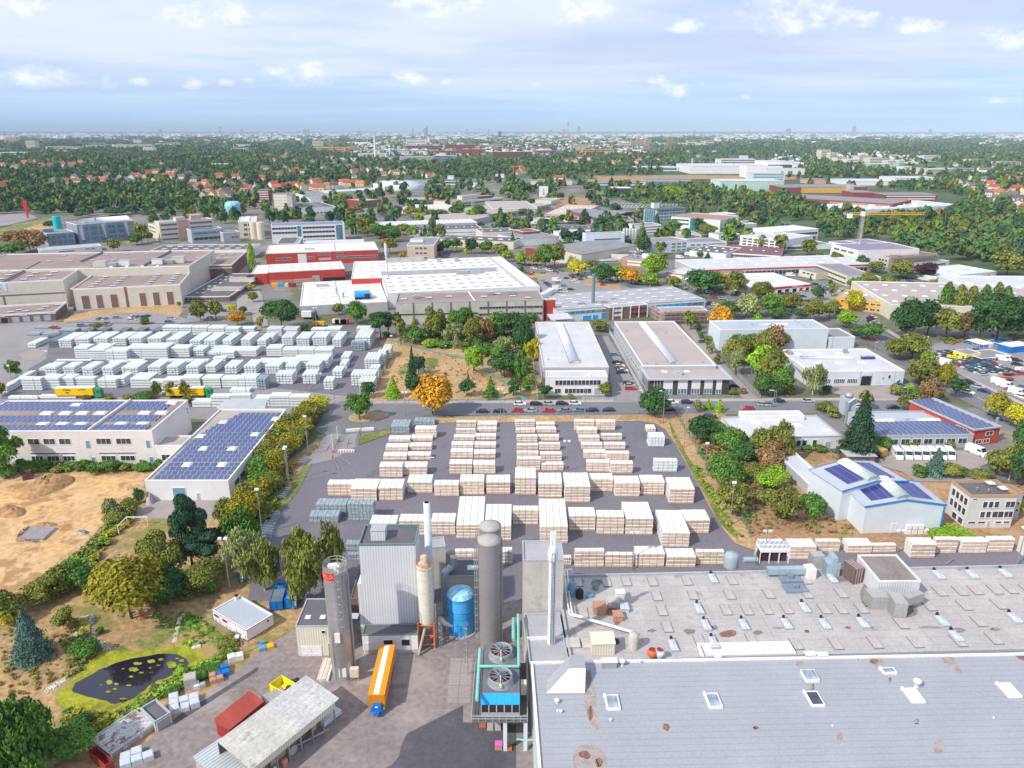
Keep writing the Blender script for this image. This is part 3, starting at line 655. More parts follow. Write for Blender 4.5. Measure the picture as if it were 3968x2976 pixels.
def canopy(name,label,pts,h,m,post=RAILM,cat='shelter',slope=0):
 v=[P(p,h)for p in pts];c=sum(v,Vector())/len(v);root=thing(name,label,cat,(c.x,c.y,0));mb=MB()
 L=[(p-c)for p in v]
 mb.prism([(p.x,p.y)for p in L],h,h+.15);mb.obj('roof',m,root)
 for p in L:
  MB().box(p.x*.96-.1,p.x*.96+.1,p.y*.96-.1,p.y*.96+.1,0,h-.003).obj('post',post,root)
 LAND.append((label,c));return root
canopy('shelter','white corrugated shelter roof behind the grey roofed solar hall',pxs('E',1845,1072,1940,992,2290,990)+pxs('F',60,1068),5.5,RCORRG)
B3=bld('warehouse','tall beige hall block with brown gravel roof at the left edge','A',(-420,1555,537,1510,745,1345),('b',583,1745),BEIGE,RBROWN,par=.8,wins=[('fill','f',0,1.0,.50,.545,1,BROWNW),('fill','f',.425,.44,0,.5,1,BROWNW)],roofs=[('skyg',1,6,.60,.60,.12,.9,3.2,1.6,.5,'flat'),('skyg',1,6,.78,.78,.12,.9,3.2,1.6,.5,'flat'),('skyg',1,5,.36,.36,.2,.9,3.2,1.6,.5,'flat'),('ridge',.45,0,.45,1,.9,.5,TRIMGN)])
logo_panel(B3,'f',.432,.81,5.0,4.6,PALEB,[('*',1.0,2.0,BLUED),('G',-.9,2.4,BLUED)])
B4=bld('warehouse','long beige hall with six tall brown gates and brown gravel roof','A',(600,1592,1540,1550,1622,1400),('b',1556,1728),BEIGE,RBROWN,par=.8,wins=[('door','f',.085,.155,.04,.66,1,BROWNW),('door','f',.215,.275,.04,.66,1,BROWNW),('door','f',.345,.41,.04,.66,1,BROWNW),('door','f',.61,.67,.04,.66,1,BROWNW),('door','f',.735,.795,.04,.66,1,BROWNW),('door','f',.865,.925,.04,.66,1,BROWNW),('fill','f',.48,.505,0,.98,1,BROWNW),('fill','f',-.004,.02,0,.98,1,BROWNW)],roofs=[('skyg',1,7,.16,.16,.1,.85,3.0,1.3,.5,'flat'),('skyg',1,7,.36,.36,.1,.85,3.0,1.3,.5,'flat'),('skyg',1,7,.68,.68,.1,.85,3.0,1.3,.5,'flat'),('skyg',1,7,.88,.88,.1,.85,3.0,1.3,.5,'flat'),('vents',[(.5,.5),(.52,.8),(.3,.9),(.6,.9)])])
bld('warehouse','rear section of the beige hall with white plant rooms on its brown roof','A',(-420,1440,1620,1392,1680,1258),16,BEIGE,RBROWN,par=.7,roofs=[('box',.60,.12,7,5,3,BEIGE),('box',.70,.15,6,4,3,WHITE),('box',.84,.18,6,4,3,WHITE),('box',.925,.25,7,6,3.5,BEIGE),('box',.65,.1,6,3,2,RAILM),('box',.88,.2,7,3,2,RAILM),('ridge',.79,.02,.79,.98,.9,.6,TRIMGN),('ridge',.46,.4,.46,.98,.9,.6,TRIMGN),('skyg',8,2,.3,.98,.5,.85,3,1.2,.4,'flat'),('skyg',4,1,.66,.86,.03,.03,1.6,1.6,.9)])
bld('warehouse','brown roofed block with dark lower wall at the right end of the beige hall','A',(1690,1388,1985,1380,1998,1270),('b',2008,1500),BROWNW,RBROWN,par=.8,wins=[('fill','f',0,1,.72,.80,1,BEIGE)],roofs=[('skyg',1,5,.05,.05,.1,.9,2.4,1,.5,'flat'),('skyg',2,2,.35,.6,.5,.8,3,1.4,.5,'flat'),('box',.3,.2,2,2,4,BEIGE)])
bld('stair_tower','cream cube shaped stair tower between the beige hall and brown block','A',(1648,1400,1768,1398,1760,1352),('b',1775,1520),CREAM,RTAN,roofs=[('box',.5,.5,5,4,1.5,CREAM)])
bld('office','low brown office block with dark flat roofs in front of the beige hall','E',(1558,108,1965,105,1985,-90),('b',1970,152),BROWNW,RDARK,wins=[('band','f',.05,.75,.3,.7,8,GLASS,BEIGE)],roofs=[('skyg',2,6,.18,.30,.15,.85,1.6,1.2,.5,'flat'),('box',.72,.28,17,7,1.2,CREAM,'roof_terrace',RTAN),('box',.75,.65,15,5,2.2,CREAM,'roof_terrace',RTAN)])
B5=bld('loading_dock','low loading dock with five gates and brown gravel roof','E',(-300,282,468,236,545,155),('b',495,312),BROWNW,RBROWN,trim=TRIMW,par=.8,wins=[('door','f',.38,.46,.05,.62,1,DARK,BEIGE),('door','f',.51,.58,.05,.62,1,TRIMG,BEIGE),('door','f',.63,.70,.05,.62,1,TRIMG,BEIGE),('door','f',.75,.82,.05,.62,1,TRIMG,BEIGE),('door','f',.87,.94,.05,.62,1,TRIMG,BEIGE)],roofs=[('sky',[(.45,.3),(.52,.5),(.62,.3),(.78,.4),(.80,.65),(.93,.8)],3.0,1.2,.4,'flat')])
for u in(.64,.96,.39):logo_panel(B5,'f',u,.88,3.6,1.2,PALEB,[('= =',0,.8,BLUED)])
bld('warehouse','long low hall with dark roof and rows of white skylights behind the beige hall','A',(1285,1262,2150,1252,2140,1205),7,TRIMW,RDARK,trim=TRIMW,par=.6,roofs=[('skyg',9,2,.1,.95,.3,.7,4,2.4,.5,'flat')])
bld('warehouse','long low white shed with mint coloured end and blue tinted roof','A',(333,1262,868,1222,850,1200),(340,1305),WHITE,RBLUE,wins=[('band','f',.3,.55,.35,.55,6),('fill','r',0,1,0,.9,1,GREENPIPE),('win','f',.72,.90,.5,.7,2)],roofs=[('skyg',7,1,.1,.9,.55,.55,3,2,.4,'flat')])
B6=bld('office_building','blue grey office building with bay windows and curved white roof','A',(655,1040,1145,1002,1110,975),(668,1205),BLUEG,RMID,wins=[('win','f',.04,.98,.66,.84,6,GLASSB,BLUEG),('win','f',.04,.98,.40,.58,6,GLASSB,BLUEG),('win','f',.04,.98,.12,.30,6,GLASSB,BLUEG)],roofs=[('strip',.18,.5,.99,.5,15,3.2,WHITE),('chim',.38,.3,.9,5,RAILM)])
for u in(.08,.46,.86):
 MB().prism([(B6['W']*u-2.5,0),(B6['W']*u,-2.2),(B6['W']*u+2.5,0)],3,B6['h']-1).obj('bay',BLUEG,B6['root'])
bld('office_building','lower blue grey wing with turquoise windows left of the curved roof offices','A',(398,1118,632,1100,600,1075),(405,1228),BLUEG,RMID,wins=[('win','f',.1,.95,.55,.8,4,GLASSB,BLUEG),('win','f',.1,.95,.15,.4,4,GLASSB,BLUEG)],roofs=[('box',.2,.6,8,5,3,BLUEG)])
g=P(px('A',505,1100));tt=MB();tt.cyl(0,0,0,zat(g,px('A',500,968)[1]),3.6,n=20)
tt.obj('round_tower',mat('turquoise_wall',(.02,.50,.55),var=.08),None,(g.x,g.y,0),label='turquoise round stair tower beside the blue grey offices',category='tower')
B7=bld('office_building','long cream office building with four window rows and pink stair tower','A',(1362,1022,1822,990,1810,975),(1372,1192),CREAM,RTAN,wins=[('band','f',.02,.32,.80,.90,12),('band','f',.02,.32,.57,.67,12),('band','f',.02,.32,.32,.42,12),('band','f',.02,.32,.08,.18,12),('band','f',.56,.98,.80,.90,18),('band','f',.56,.98,.57,.67,18),('fill','f',.33,.53,0,1.04,1,PINK)],roofs=[('box',.42,.5,8,8,3,RPALE,'roof_pyramid'),('box',.72,.5,9,6,4,PINK)])
for k in range(3):facade(B7,'win','f',.41,.46,.2+.27*k,.3+.27*k,1)
bld('office_building','cream office wing end with fire stairs left of the pink stair tower','A',(1268,1030,1358,1060,1300,1010),(1280,1140),CREAM,RTAN,wins=[('band','f',.05,.95,.75,.85,5),('band','f',.05,.95,.45,.55,5)])
bld('office_building','grey glass fronted block with a blue solar roof','A',(1637,1088,1905,1068,1902,1052),(1645,1203),GREYW,SOLARD,wins=[('band','f',.05,.98,.62,.82,6,GLASSB),('band','f',.05,.98,.2,.42,6,GLASS)])
bld('office_building','small grey block with solar roof next to the cream offices','A',(1910,1110,2052,1100,2045,1085),(1915,1195),GREYW,SOLARD,wins=[('win','f',.45,.9,.4,.6,2)])
bld('office_building','cream office wing running back to the domed glass roof','A',(2040,1015,2195,1010,1830,980),(2055,1155),CREAM,RPALE,wins=[('win','f',.25,.75,.72,.86,2),('win','f',.25,.75,.45,.58,2),('win','f',.2,.8,.12,.28,2),('band','l',.05,.95,.75,.86,20),('band','l',.05,.95,.5,.6,20)],roofs=[('skyg',1,12,.5,.5,.1,.9,4,3,1)])
g=P(px('A',2005,965));MB().lathe([(9,0),(9,12),(8,15),(6,16),(.1,16)],n=16).obj('glass_dome',glassm('pale_blue_glass',(.25,.55,.72),.2),None,(g.x,g.y,0),label='round blue glass roofed drum behind the cream offices',category='building')
B8=bld('office_building','pale four storey block with solar roof and glass stair corners','B',(110,1052,738,1033,722,1008),(122,1206),WHITE,SOLARD,trim=TRIMW,wins=[('band','f',.01,.34,.78,.90,8,GLASS),('band','f',.42,.86,.78,.90,10,GLASS),('band','f',.01,.34,.54,.66,8),('band','f',.42,.86,.54,.66,10),('band','f',.42,.86,.28,.40,10),('band','f',.42,.86,.05,.16,10),('fill','f',.35,.40,.0,.95,1,GLASSG),('fill','f',.88,.97,0,.95,1,GLASSB),('fill','r',0,1,0,.95,1,GLASSB)])
g=P(px('B',30,1165))
for i in range(2):
 s_=MB();s_.cyl(0,0,0,15,3.4,n=18);s_.obj('silo',CREAM,None,(g.x-7*i,g.y+3*i,0),label=['squat cream silo right beside the pale solar block','squat cream silo farther left of the pale solar block'][i],category='silo')
bld('warehouse','dark flat roofed link building behind the red hall','B',(160,1205,350,1200,330,1145),9,GREYW,RDARK,roofs=[('skyg',1,5,.88,.88,.1,.9,3,2,.5,'flat')])
bld('warehouse','low pale roofed building behind the right half of the red hall','B',(390,1200,905,1187,890,1165),9,WHITE,RPALE)
B9=bld('factory_hall','red hall with two window rows and white roof','B',(65,1287,1030,1252,985,1187),('b',1038,1358),REDW,RWHITE,wins=[('band','f',.085,.215,.42,.58,8,GLASS),('band','f',.46,.565,.72,.86,5),('band','f',.625,.68,.72,.86,3),('band','f',.46,.565,.32,.46,5,GREYW),('band','f',.62,.99,.40,.55,20),('band','f',.345,.41,.45,.6,4),('fill','f',.275,.35,0,.85,1,WHITE)],roofs=[('box',.38,.3,7,4,1.0,CREAM),('vents',[(.1,.5),(.2,.6),(.3,.3),(.5,.4),(.6,.7),(.7,.3),(.8,.6),(.9,.3)]),('ridge',.61,0,.61,1,.4,.3,TRIMG)])
g=P(px('B',1100,1350));s_=MB();s_.cyl(0,0,0,13,1.1,n=12);s_.cyl(0,0,13,14,1.15,n=12,mi=1);s_.obj('chimney',[WHITE,ORANGE],None,(g.x,g.y,0),label='short white chimney with rusty top beside the red hall',category='chimney')
B10=bld('factory_hall','low red hall with white roof and coloured skips in front','B',(82,1448,742,1415,735,1352),(90,1552),REDW,RWHITE,wins=[('fill','f',.02,.60,.02,.32,1,BRICKL),('band','f',.33,.55,.08,.28,8),('door','f',.57,.655,0,.5,1,TRIMG),('fill','f',.70,1,0,.3,1,DARK)],roofs=[('skyg',8,3,.06,.95,.2,.8,1.6,1.2,.5,'flat')])
bld('factory_hall','red fronted wing with white roof projecting right of the low red hall','B',(800,1500,1112,1490,990,1352),8.5,REDW,RWHITE,roofs=[('skyg',3,4,.2,.9,.15,.85,1.6,1.2,.5,'flat')])
bld('factory_hall','low red annexe left of the low red hall','B',(-60,1460,78,1455,70,1385),7,REDW,RWHITE)
B11=bld('factory_hall','low hall with white roof and grey front wall carrying a blue roof unit','F',(358,188,1108,150,780,-30),(360,272),GREYW,RWHITE,wins=[],roofs=[('skyg',7,5,.12,.95,.12,.9,2.2,1.4,.4,'flat'),('ridge',.45,0,.40,1,.7,.4,TRIMW),('chim',.42,.4,.35,4,RAILM),('chim',.50,.25,.5,3,RAILM),('box',.25,.8,7,3,1.2,GREYW)])
W_=B11['W'];u_=MB();u_.box(-4.2,4.2,-4,4,0,3.4);u_.box(-4.3,4.3,-4.4,-4.02,.4,1.4,1);u_.box(1,3.8,-4.5,-4.02,1.7,2.9,1);u_.box(4.02,5.4,-2,2,.4,2.4,2)
pb=P(px('F',895,115),B11['h']);u_.obj('roof_unit',[BLUEBR,DARK,WHITE],None,(pb.x,pb.y,B11['h']-.4),B11['root'].rotation_euler.z,label='bright blue plant unit standing on the white factory roof',category='roof unit')
B12=bld('factory_hall','vast white flat roofed factory hall with clerestory strip and skylights','P',(1500,1135,2092,1108,1452,1012),8.5,WHITE,RWHITE,par=.6,roofs=[('skyg',12,4,.04,.90,.08,.42,2.4,1.6,.5,'flat'),('skyg',12,4,.04,.86,.62,.95,2.4,1.6,.5,'flat'),('ridge',.0,.52,.84,.52,2.2,1.2,GREYW),('ridge',.90,0,.90,1,1.0,.5,TRIMG),('box',.66,.47,7,4,3,GREYW),('box',.58,.47,8,4,1.8,RAILM),('box',.22,.98,26,3,2.2,CONCW),('box',.48,.92,3,3,2,GREYW),('box',.62,.92,3,3,2,GREYW)])
bld('factory_hall','bright white corner block at the right end of the white factory','P',(2080,1140,2102,1142,2062,1110),8.8,WHITE,RWHITE)
B13=bld('factory_hall','brown roofed hall with concrete panels, dark pilasters and red left end','P',(1533,1172,2108,1160,1500,1137),(1540,1258),CONCW,RBROWN,trim=TRIMG,par=.7,wins=[('pil','f',.115,.995,0,.97,8,BROWNW),('fill','l',0,1,0,.95,1,REDW),('band','f',.0,.55,.42,.47,30,GLASS,BROWNW),('band','f',.56,.99,.62,.72,20,GLASS,CONCW),('band','f',.56,.99,.32,.42,20,GLASS,CONCW)],roofs=[('sky',[(.05,.4),(.13,.7),(.22,.5),(.36,.6),(.6,.5),(.7,.8),(.8,.5),(.9,.3)],3,1.4,.5,'flat'),('box',.14,.55,3,2,1.3,RAILM),('box',.65,.75,3,2,1.3,RAILM),('box',.80,.8,3,2,1.3,RAILM),('ridge',.53,0,.50,1,.7,.5,TRIMW)])
bld('stair_tower','red stair block at the right end of the brown roofed hall','G',(256,133,338,128,320,118),('b',340,310),REDW,RMID,roofs=[])
B14=bld('factory_hall','wide flat grey roofed hall with blue glass front and dark green chimney','G',(345,222,1625,130,225,88),(350,330),PALEB,RGREY,trim=TRIMG,wins=[('band','f',.05,.36,.55,.78,9,GLASSB,PALEB),('door','f',.17,.225,.02,.36,1,BLUEBR),('door','f',.235,.27,.02,.36,1,BLUEBR),('door','f',.29,.355,.02,.5,1,BLUEBR),('fill','f',.62,.86,.45,.75,1,BLUEBR),('band','f',.65,.99,.5,.8,8,GLASSB,PALEB)],roofs=[('skyg',9,4,.08,.95,.15,.85,3.4,1.8,.5,'flat'),('box',.35,.25,4,1.5,1,CONC),('box',.2,.25,4,1.5,1,CONC),('vents',[(.15,.4),(.3,.6),(.45,.3),(.6,.7),(.7,.5)]),('chim',.29,.30,.9,15,TRIMGN)])
bld('office','brown stair and office block projecting from the grey flat hall','G',(800,200,1128,172,1110,150),(805,312),BROWNW,RGREY,wins=[('pil','f',.1,1,0,.97,5,TRIMW),('band','f',.12,.32,.6,.8,2,WHITE,BROWNW),('band','f',.12,.32,.25,.45,2,WHITE,BROWNW),('band','f',.54,.98,.6,.78,4,GLASS,REDW),('band','f',.54,.98,.2,.4,4,GLASS,REDW)])
canopy('shelter','pale canopy roof left of the grey flat hall',pxs('G',262,262,440,250,490,300,300,312),4.5,RPALE)
B15=bld('building','grey building wrapped in scaffolding at the right of the grey flat hall','G',(1235,240,1648,232,1560,190),(1240,345),CONCW,RTAN,wins=[('band','f',.1,.95,.55,.75,8),('band','f',.1,.95,.2,.4,8)])
def scaffold(I,sides='fl'):
 W,D,h=I['W'],I['D'],I['h'];root=thing('scaffolding','pipe scaffolding with plank decks around the grey building','scaffolding',I['root'].location,I['root'].rotation_euler.z)
 po=MB();dk=MB()
 for side in sides:
  L=W if side=='f' else D
  for i in range(int(L/2.5)+2):
   for off in(.7,1.9):
    x=min(i*2.5,L)
    if side=='f':po.tube((x,-off,0),(x,-off,h+1),.06,5)
    else:po.tube((-off,x,0),(-off,x,h+1),.06,5)
  for k in range(1,int(h/2)+2):
   if side=='f':dk.box(0,L,-1.9,-.7,k*2-.08,k*2);po.tube((0,-1.9,k*2+1),(L,-1.9,k*2+1),.05,5);po.tube((0,-1.9,k*2+.5),(L,-1.9,k*2+.5),.05,5)
   else:dk.box(-1.9,-.7,0,L,k*2-.08,k*2);po.tube((-1.9,0,k*2+1),(-1.9,L,k*2+1),.05,5)
 po.obj('poles',RAILM,root);dk.obj('decks',BRICKL,root)
scaffold(B15)
#  middle warehouses
B16=bld('warehouse','white warehouse with pale roof and central rooflight strip beside the straw meadow','G',(230,712,795,710,172,325),(238,885),GREYW,RPALE,trim=CREAM,roofs=[('strip',.50,.08,.44,.93,3.8,1.2,DOME),('vents',[(.1,.15),(.35,.3),(.6,.12),(.15,.95)])])
B17=bld('office','white two storey office front of the pale roofed warehouse','G',(262,795,785,792,275,742),(278,957),WHITE,RPALE,trim=TRIMW,wins=[('band','f',.14,.89,.55,.80,12,GLASS),('win','f',.14,.235,.12,.36,1),('band','f',.30,.74,.12,.36,7,GLASS),('door','f',.79,.89,.04,.38,1,TRIMG)],roofs=[('sky',[(.7,.3)],1,1,.8)])
B18=bld('warehouse','long warehouse with pale brown roof, rooflight strip and dark side wall','G',(1085,700,1715,695,850,322),(1075,860),GREYW,RTAN,trim=TRIMW,wins=[('win','l',.08,.9,.35,.55,12)],roofs=[('strip',.46,.04,.45,.96,3.4,.9,DOME),('vents',[(.08,.05),(.2,.04),(.85,.06),(.1,.75),(.7,.7)])])
B19=bld('office','dark brick office front with five white window bays and overhanging roof','G',(1145,812,1832,807,1100,706),(1150,952),DARKW,RTAN,trim=RBLUE,over=.9,wins=[('band','f',.06,.135,.05,.95,2,GLASS),('band','f',.175,.29,.05,.95,3,GLASSB),('band','f',.36,.475,.05,.95,3,GLASSB),('band','f',.53,.635,.05,.95,3,GLASSB),('band','f',.69,.79,.05,.95,3,GLASSB),('band','f',.84,.905,.05,.95,2,GLASSB),('band','l',.15,.85,.1,.9,5),('fill','f',.175,.29,.36,.92,1,WHITE),('fill','f',.36,.475,.36,.9,1,WHITE),('fill','f',.53,.635,.36,.9,1,WHITE),('fill','f',.69,.79,.36,.9,1,WHITE),('fill','f',.84,.905,.3,.9,1,WHITE)],roofs=[('sky',[(.25,.6),(.54,.6)],1.8,1.4,.5),('box',.40,.4,2.6,2.6,1.0,RPALE,'roof_pyramid')])
B20=bld('warehouse','white hall with grey roof and three tall barred windows','H',(-200,465,766,453,640,378),('b',757,551),PALEB,RMID,trim=TRIMW,wins=[('win','f',.455,.485,.1,.8,1),('win','f',.58,.61,.1,.8,1),('win','f',.735,.765,.1,.8,1),('fill','f',.80,.806,0,1,1,TRIMG)],roofs=[('strip',.22,.5,.58,.5,3,.5,DOME),('ridge',.78,0,.78,1,.5,.3,TRIMG)])
bld('warehouse','pale roofed rear part of the white hall with barred windows','P',(2792,1277,3212,1272,2812,1241),9.5,PALEB,RBLUE,trim=TRIMW,roofs=[('strip',.35,.5,.68,.5,3,.5,DOME),('ridge',.82,0,.82,1,.5,.3,TRIMG)])
B21=bld('warehouse','low pale blue hall with pale roof and open dark gateway','H',(372,752,1192,742,205,560),('b',1172,870),PALEB,RPALE,trim=TRIMW,wins=[('band','f',.13,.235,.2,.48,6),('band','f',.27,.385,.2,.48,6),('band','f',.41,.515,.2,.48,6),('fill','f',.555,.665,.0,.64,1,DARK),('door','f',.69,.712,0,.36,1,WHITE),('win','f',.775,.79,.45,.55,1),('win','f',.835,.86,.5,.7,1),('win','f',.935,.965,.12,.38,1),('fill','f',.54,.545,0,1,1,TRIMG),('fill','f',.90,.905,0,1,1,TRIMG)],roofs=[('strip',.12,.62,.68,.60,2.6,.6,DOME),('sky',[(.15,.8),(.38,.8),(.62,.8),(.24,.38),(.46,.38),(.70,.38)],2.4,1.8,.6),('box',.06,.8,1.4,1.4,1.4,RAILM),('box',.70,.85,1.5,1.5,1.6,RAILM),('box',.80,.55,2.6,1.4,1.2,SOLARD),('box',.87,.55,2.6,1.4,1.2,SOLARD)])
logo_panel(B21,'f',.61,.80,3.4,1.5,PALEB,[('NC2',0,1.5,TRIMW)])
canopy('shelter','grey lean-to roof along the left wall of the low pale blue hall',pxs('H',215,600,370,760,330,800,190,650),4,RMID)
B22=bld('warehouse','low hall with pale curved roof and three dark windows behind brown earth','P',(2868,1697,3262,1688,2793,1615),('b',3248,1737),WHITE,RPALE,trim=TRIMG,wins=[('win','f',.56,.60,.25,.7,1),('win','f',.62,.66,.25,.7,1),('win','f',.72,.76,.25,.7,1),('door','f',.85,.90,0,.55,1,TRIMG)],roofs=[('sky',[(.55,.3),(.70,.55),(.93,.3),(.3,.7),(.35,.3)],2.4,1.8,.6)])
bld('warehouse','rear section of the low hall with pale curved roof','P',(2880,1612,3118,1610,2880,1592),5.5,WHITE,RPALE,trim=TRIMW)
B23=bld('office_building','grey hall with blue solar panels on the front half of its roof','H',(975,1300,1785,1288,905,1092),('b',1770,1400),GREYW,RBLUE,trim=TRIMG,wins=[('win','f',.10,.95,.3,.7,7)],roofs=[('solar',solar_rows((.12,.235,.35,.465),.02,.985),3.2),('strip',.05,.62,.37,.62,2,.4,DOME),('strip',.52,.62,.88,.62,2,.4,DOME)])
B24=bld('office_building','red block with slanted strips of solar panels and silver flue','H',(1790,1245,2012,1218,1395,985),(1782,1392),REDW,RBLUE,trim=TRIMG,over=.4,wins=[('win','f',.1,.7,.1,.32,2),('win','f',.48,.75,.55,.75,1),('win','l',.1,.25,.4,.8,1)],roofs=[('solar',solar_rows([.06+.1*i for i in range(10)],.06,.86),2.4)])
fl=MB();fl.path([(B24['W']+.6,2,1.5),(B24['W']+.6,2,B24['h']+2)],.45,10);fl.obj('flue_pipe',RAILM,B24['root'])
g=P(px('H',680,1165));r_=thing('dust_filter','grey metal filter unit with ducts behind the dark spruce','filter unit',(g.x,g.y,0))
m_=MB();m_.box(-2,2,-2,2,2.5,8);m_.obj('housing',RBLUE,r_);m_=MB();m_.path([(-1,-2.5,0),(-1,-2.5,7),(1,-2.5,8.6)],.5);m_.obj('duct',RAILM,r_)
for sx in(-1.8,1.8):
 for sy in(-1.8,1.8):MB().box(sx-.12,sx+.12,sy-.12,sy+.12,0,2.5).obj('leg',RAILM,r_)
MB().lathe([(.3,8),(1.4,8.4),(1.4,9.2),(.3,9.8),(.01,9.8)],n=12).obj('cap',RAILM,r_)
B25=bld('warehouse','pale blue gabled hall with blue trim, rooflight and two dark solar fields','L',(850,365,1540,350,678,172),(838,590),PALEB,RBLUE,trim=TRIMB,gable=1.6,wins=[('door','f',.375,.43,.0,.34,1,PALEB),('fill','f',.0,.02,0,.96,1,TRIMW),('fill','f',.98,1.0,0,.96,1,TRIMB)])
def gable_extras(I,u_pan):
 W,D,h=I['W'],I['D'],I['h']
 for(a,b)in u_pan:
  za=h+1.6*(1-abs(a-.5)*2)+.35;zb=h+1.6*(1-abs(b-.5)*2)+.35;mb=MB()
  y0,y1=D*.15,D*.88
  mb.add([(a*W,y0,za),(b*W,y0,zb),(b*W,y1,zb),(a*W,y1,za)],[(0,1,2,3)],0);mb.add([(a*W,y0,za-.12),(b*W,y0,zb-.12),(b*W,y1,zb-.12),(a*W,y1,za-.12),(a*W,y0,za-.01),(b*W,y0,zb-.01),(b*W,y1,zb-.01),(a*W,y1,za-.01)],[(0,1,5,4),(1,2,6,5),(2,3,7,6),(3,0,4,7)],1)
  mb.obj('solar_panel_field',[SOLARD,RAILM],I['root'])
 roofitem(dict(I,h=h+1.75),'strip',.5,.06,.5,.97,4.0,1.0,mat('translucent_rooflight',(.62,.70,.62),var=.05,rough=.3))
gable_extras(B25,[(.12,.42),(.60,.90)])
B26=bld('warehouse','rear pale blue gabled hall with blue trim and solar fields','L',(655,232,1212,148,488,38),8,PALEB,RBLUE,trim=TRIMB,gable=1.4);gable_extras(B26,[(.15,.42),(.60,.88)])
bld('warehouse','long low white flat roofed annexe left of the blue trimmed halls','L',(460,245,640,236,222,-300),(470,345),GREYW,RPALE,trim=TRIMW)
ac=MB()
for i in range(3):
 for k in range(2):ac.box(i*1.5,i*1.5+1.2,0,.7,k*1.35,k*1.35+1.15);ac.cyl(i*1.5+.6,-.02,0,0,.1)
ac.box(4.5,5.7,0,.7,0,1.15)
q=B25['A']+B25['u']*B25['W']*.55;ac.obj('air_conditioners',[TRIMW],None,(q.x-.2,q.y-1.1,0),B25['root'].rotation_euler.z,label='stack of small white cooling units against the pale blue gabled hall',category='cooling units')
B27=bld('office_building','three storey grey white office house with orange brown roof edge','L',(1765,262,2162,258,1603,132),(1715,545),mat('dirty_white_wall',(.60,.59,.57),var=.08,fine=.05,stain=((.42,.40,.38),.5,.7,.3,.5)),RDARK,trim=TRIMO,par=.8,wins=[('win','f',.27,.65,.62,.80,3),('win','f',.78,.98,.62,.80,1),('win','f',.26,.52,.32,.50,2),('win','f',.54,.78,.32,.5,1),('win','f',.80,.98,.32,.5,1),('win','f',.02,.45,.14,.20,2),('win','f',.62,.98,.14,.2,2),('door','f',.47,.54,.02,.22,1,TRIMG),('win','f',.04,.14,.86,.9,1),('win','l',.08,.9,.62,.82,4),('win','l',.08,.9,.32,.52,4),('win','l',.1,.7,.02,.2,2)],roofs=[('sky',[(.80,.85),(.92,.5)],1.8,1.8,.4,'flat'),('vents',[(.3,.4),(.5,.3)])])
bld('stair_tower','narrow grey stair wing at the right of the orange edged office house','L',(2165,240,2212,236,2140,160),('b',2170,470),GREYW,RDARK,trim=TRIMO,wins=[('win','f',.2,.7,.3,.4,1),('win','f',.2,.7,.55,.65,1)])
g=P(px('H',810,1555));r_=thing('garden_shed','brown wooden shed with glass panelled roof beside the vans','shed',(g.x-4,g.y,0),0);MB().box(0,8,0,4.5,0,2.8).obj('wall',mat('brown_boards',(.24,.10,.05),var=.15,lines=((3,.3,.1,.7),)),r_)
r__=MB();r__.box(-.4,8.4,-.4,4.9,2.82,2.98);r__.obj('roof',RBLUE,r_);FOOT.append((Vector((g.x-4,g.y,0)),Vector((1,0,0)),Vector((0,1,0)),8,5))
B28=bld('site_office','white portable cabin with red edging and grey four bay roof','I',(1820,1245,2110,1420,2040,1115),('b',2120,1515),WHITE,RBLUE,trim=TRIMW,par=.25,wins=[('win','f',.05,.19,.52,.80,1),('win','f',.30,.44,.52,.80,1),('door','f',.53,.68,.1,.8,1,WHITE),('door','f',.82,.90,.05,.85,1,TRIMW),('fill','f',0,1,.93,.985,1,TRIMR),('fill','f',0,1,0,.05,1,TRIMR),('fill','r',0,1,.93,.985,1,TRIMR),('fill','r',0,1,0,.05,1,TRIMR),('win','r',.75,.83,.6,.8,1)],roofs=[('ridge',.26,.02,.26,.98,.1,.2,TRIMG),('ridge',.5,.02,.5,.98,.1,.2,TRIMG),('ridge',.75,.02,.75,.98,.1,.2,TRIMG),('box',.05,.85,.6,.6,1.0,TRIMW,'chimney',DARK)])
B29=bld('garage_row','row of four concrete garages with flaking white painted roof','M',(935,1535,1322,1270,790,1395),(975,1590),CONCW,RUSTROOF,trim=TRIMG,par=.15,wins=[('door','f',.04,.30,.05,.8,1,CONC),('door','f',.36,.65,.05,.8,1,CONC),('door','f',.70,.97,.05,.8,1,CONC)])
B30=bld('garage','taller concrete garage with dark roof beside the pond','M',(1325,1262,1462,1180,1178,1155),(1340,1355),CONCW,RDARK,trim=TRIMG,par=.5,wins=[('door','f',.1,.9,.05,.8,1,CONC)])
FRONTZ=None
B31=bld('workshop','cream corrugated workshop with dark felt roof left of the white tower','N',(318,443,690,440,500,205),(375,700),CORRC,RDARK,trim=TRIMG,par=.2,wins=[('fill','f',.08,.56,0,.34,1,TRIMW),('win','f',.12,.52,.1,.28,1),('door','f',.72,.99,0,.42,1,BRICKL),('win','f',.6,.68,.75,.85,1)],roofs=[('sky',[(.2,.35),(.55,.35),(.75,.8)],1.1,1.3,.3)])
B32=bld('workshop','low white annexe with dark roof at the foot of the white tower','N',(890,518,1366,512,925,428),(905,680),WHITE,RDARK,trim=TRIMGN,par=.2,wins=[('door','f',.03,.15,.02,.55,1,WHITE),('door','f',.385,.545,.35,.72,1,DARK),('door','f',.71,.855,.42,.74,1,DARK),('fill','f',.0,1,-.0,.22,1,CONCW)])
zt=B32['h']
g0=P(px('J',930,1360),zt-.3);ztw=zat(g0,px('J',860,682)[1])
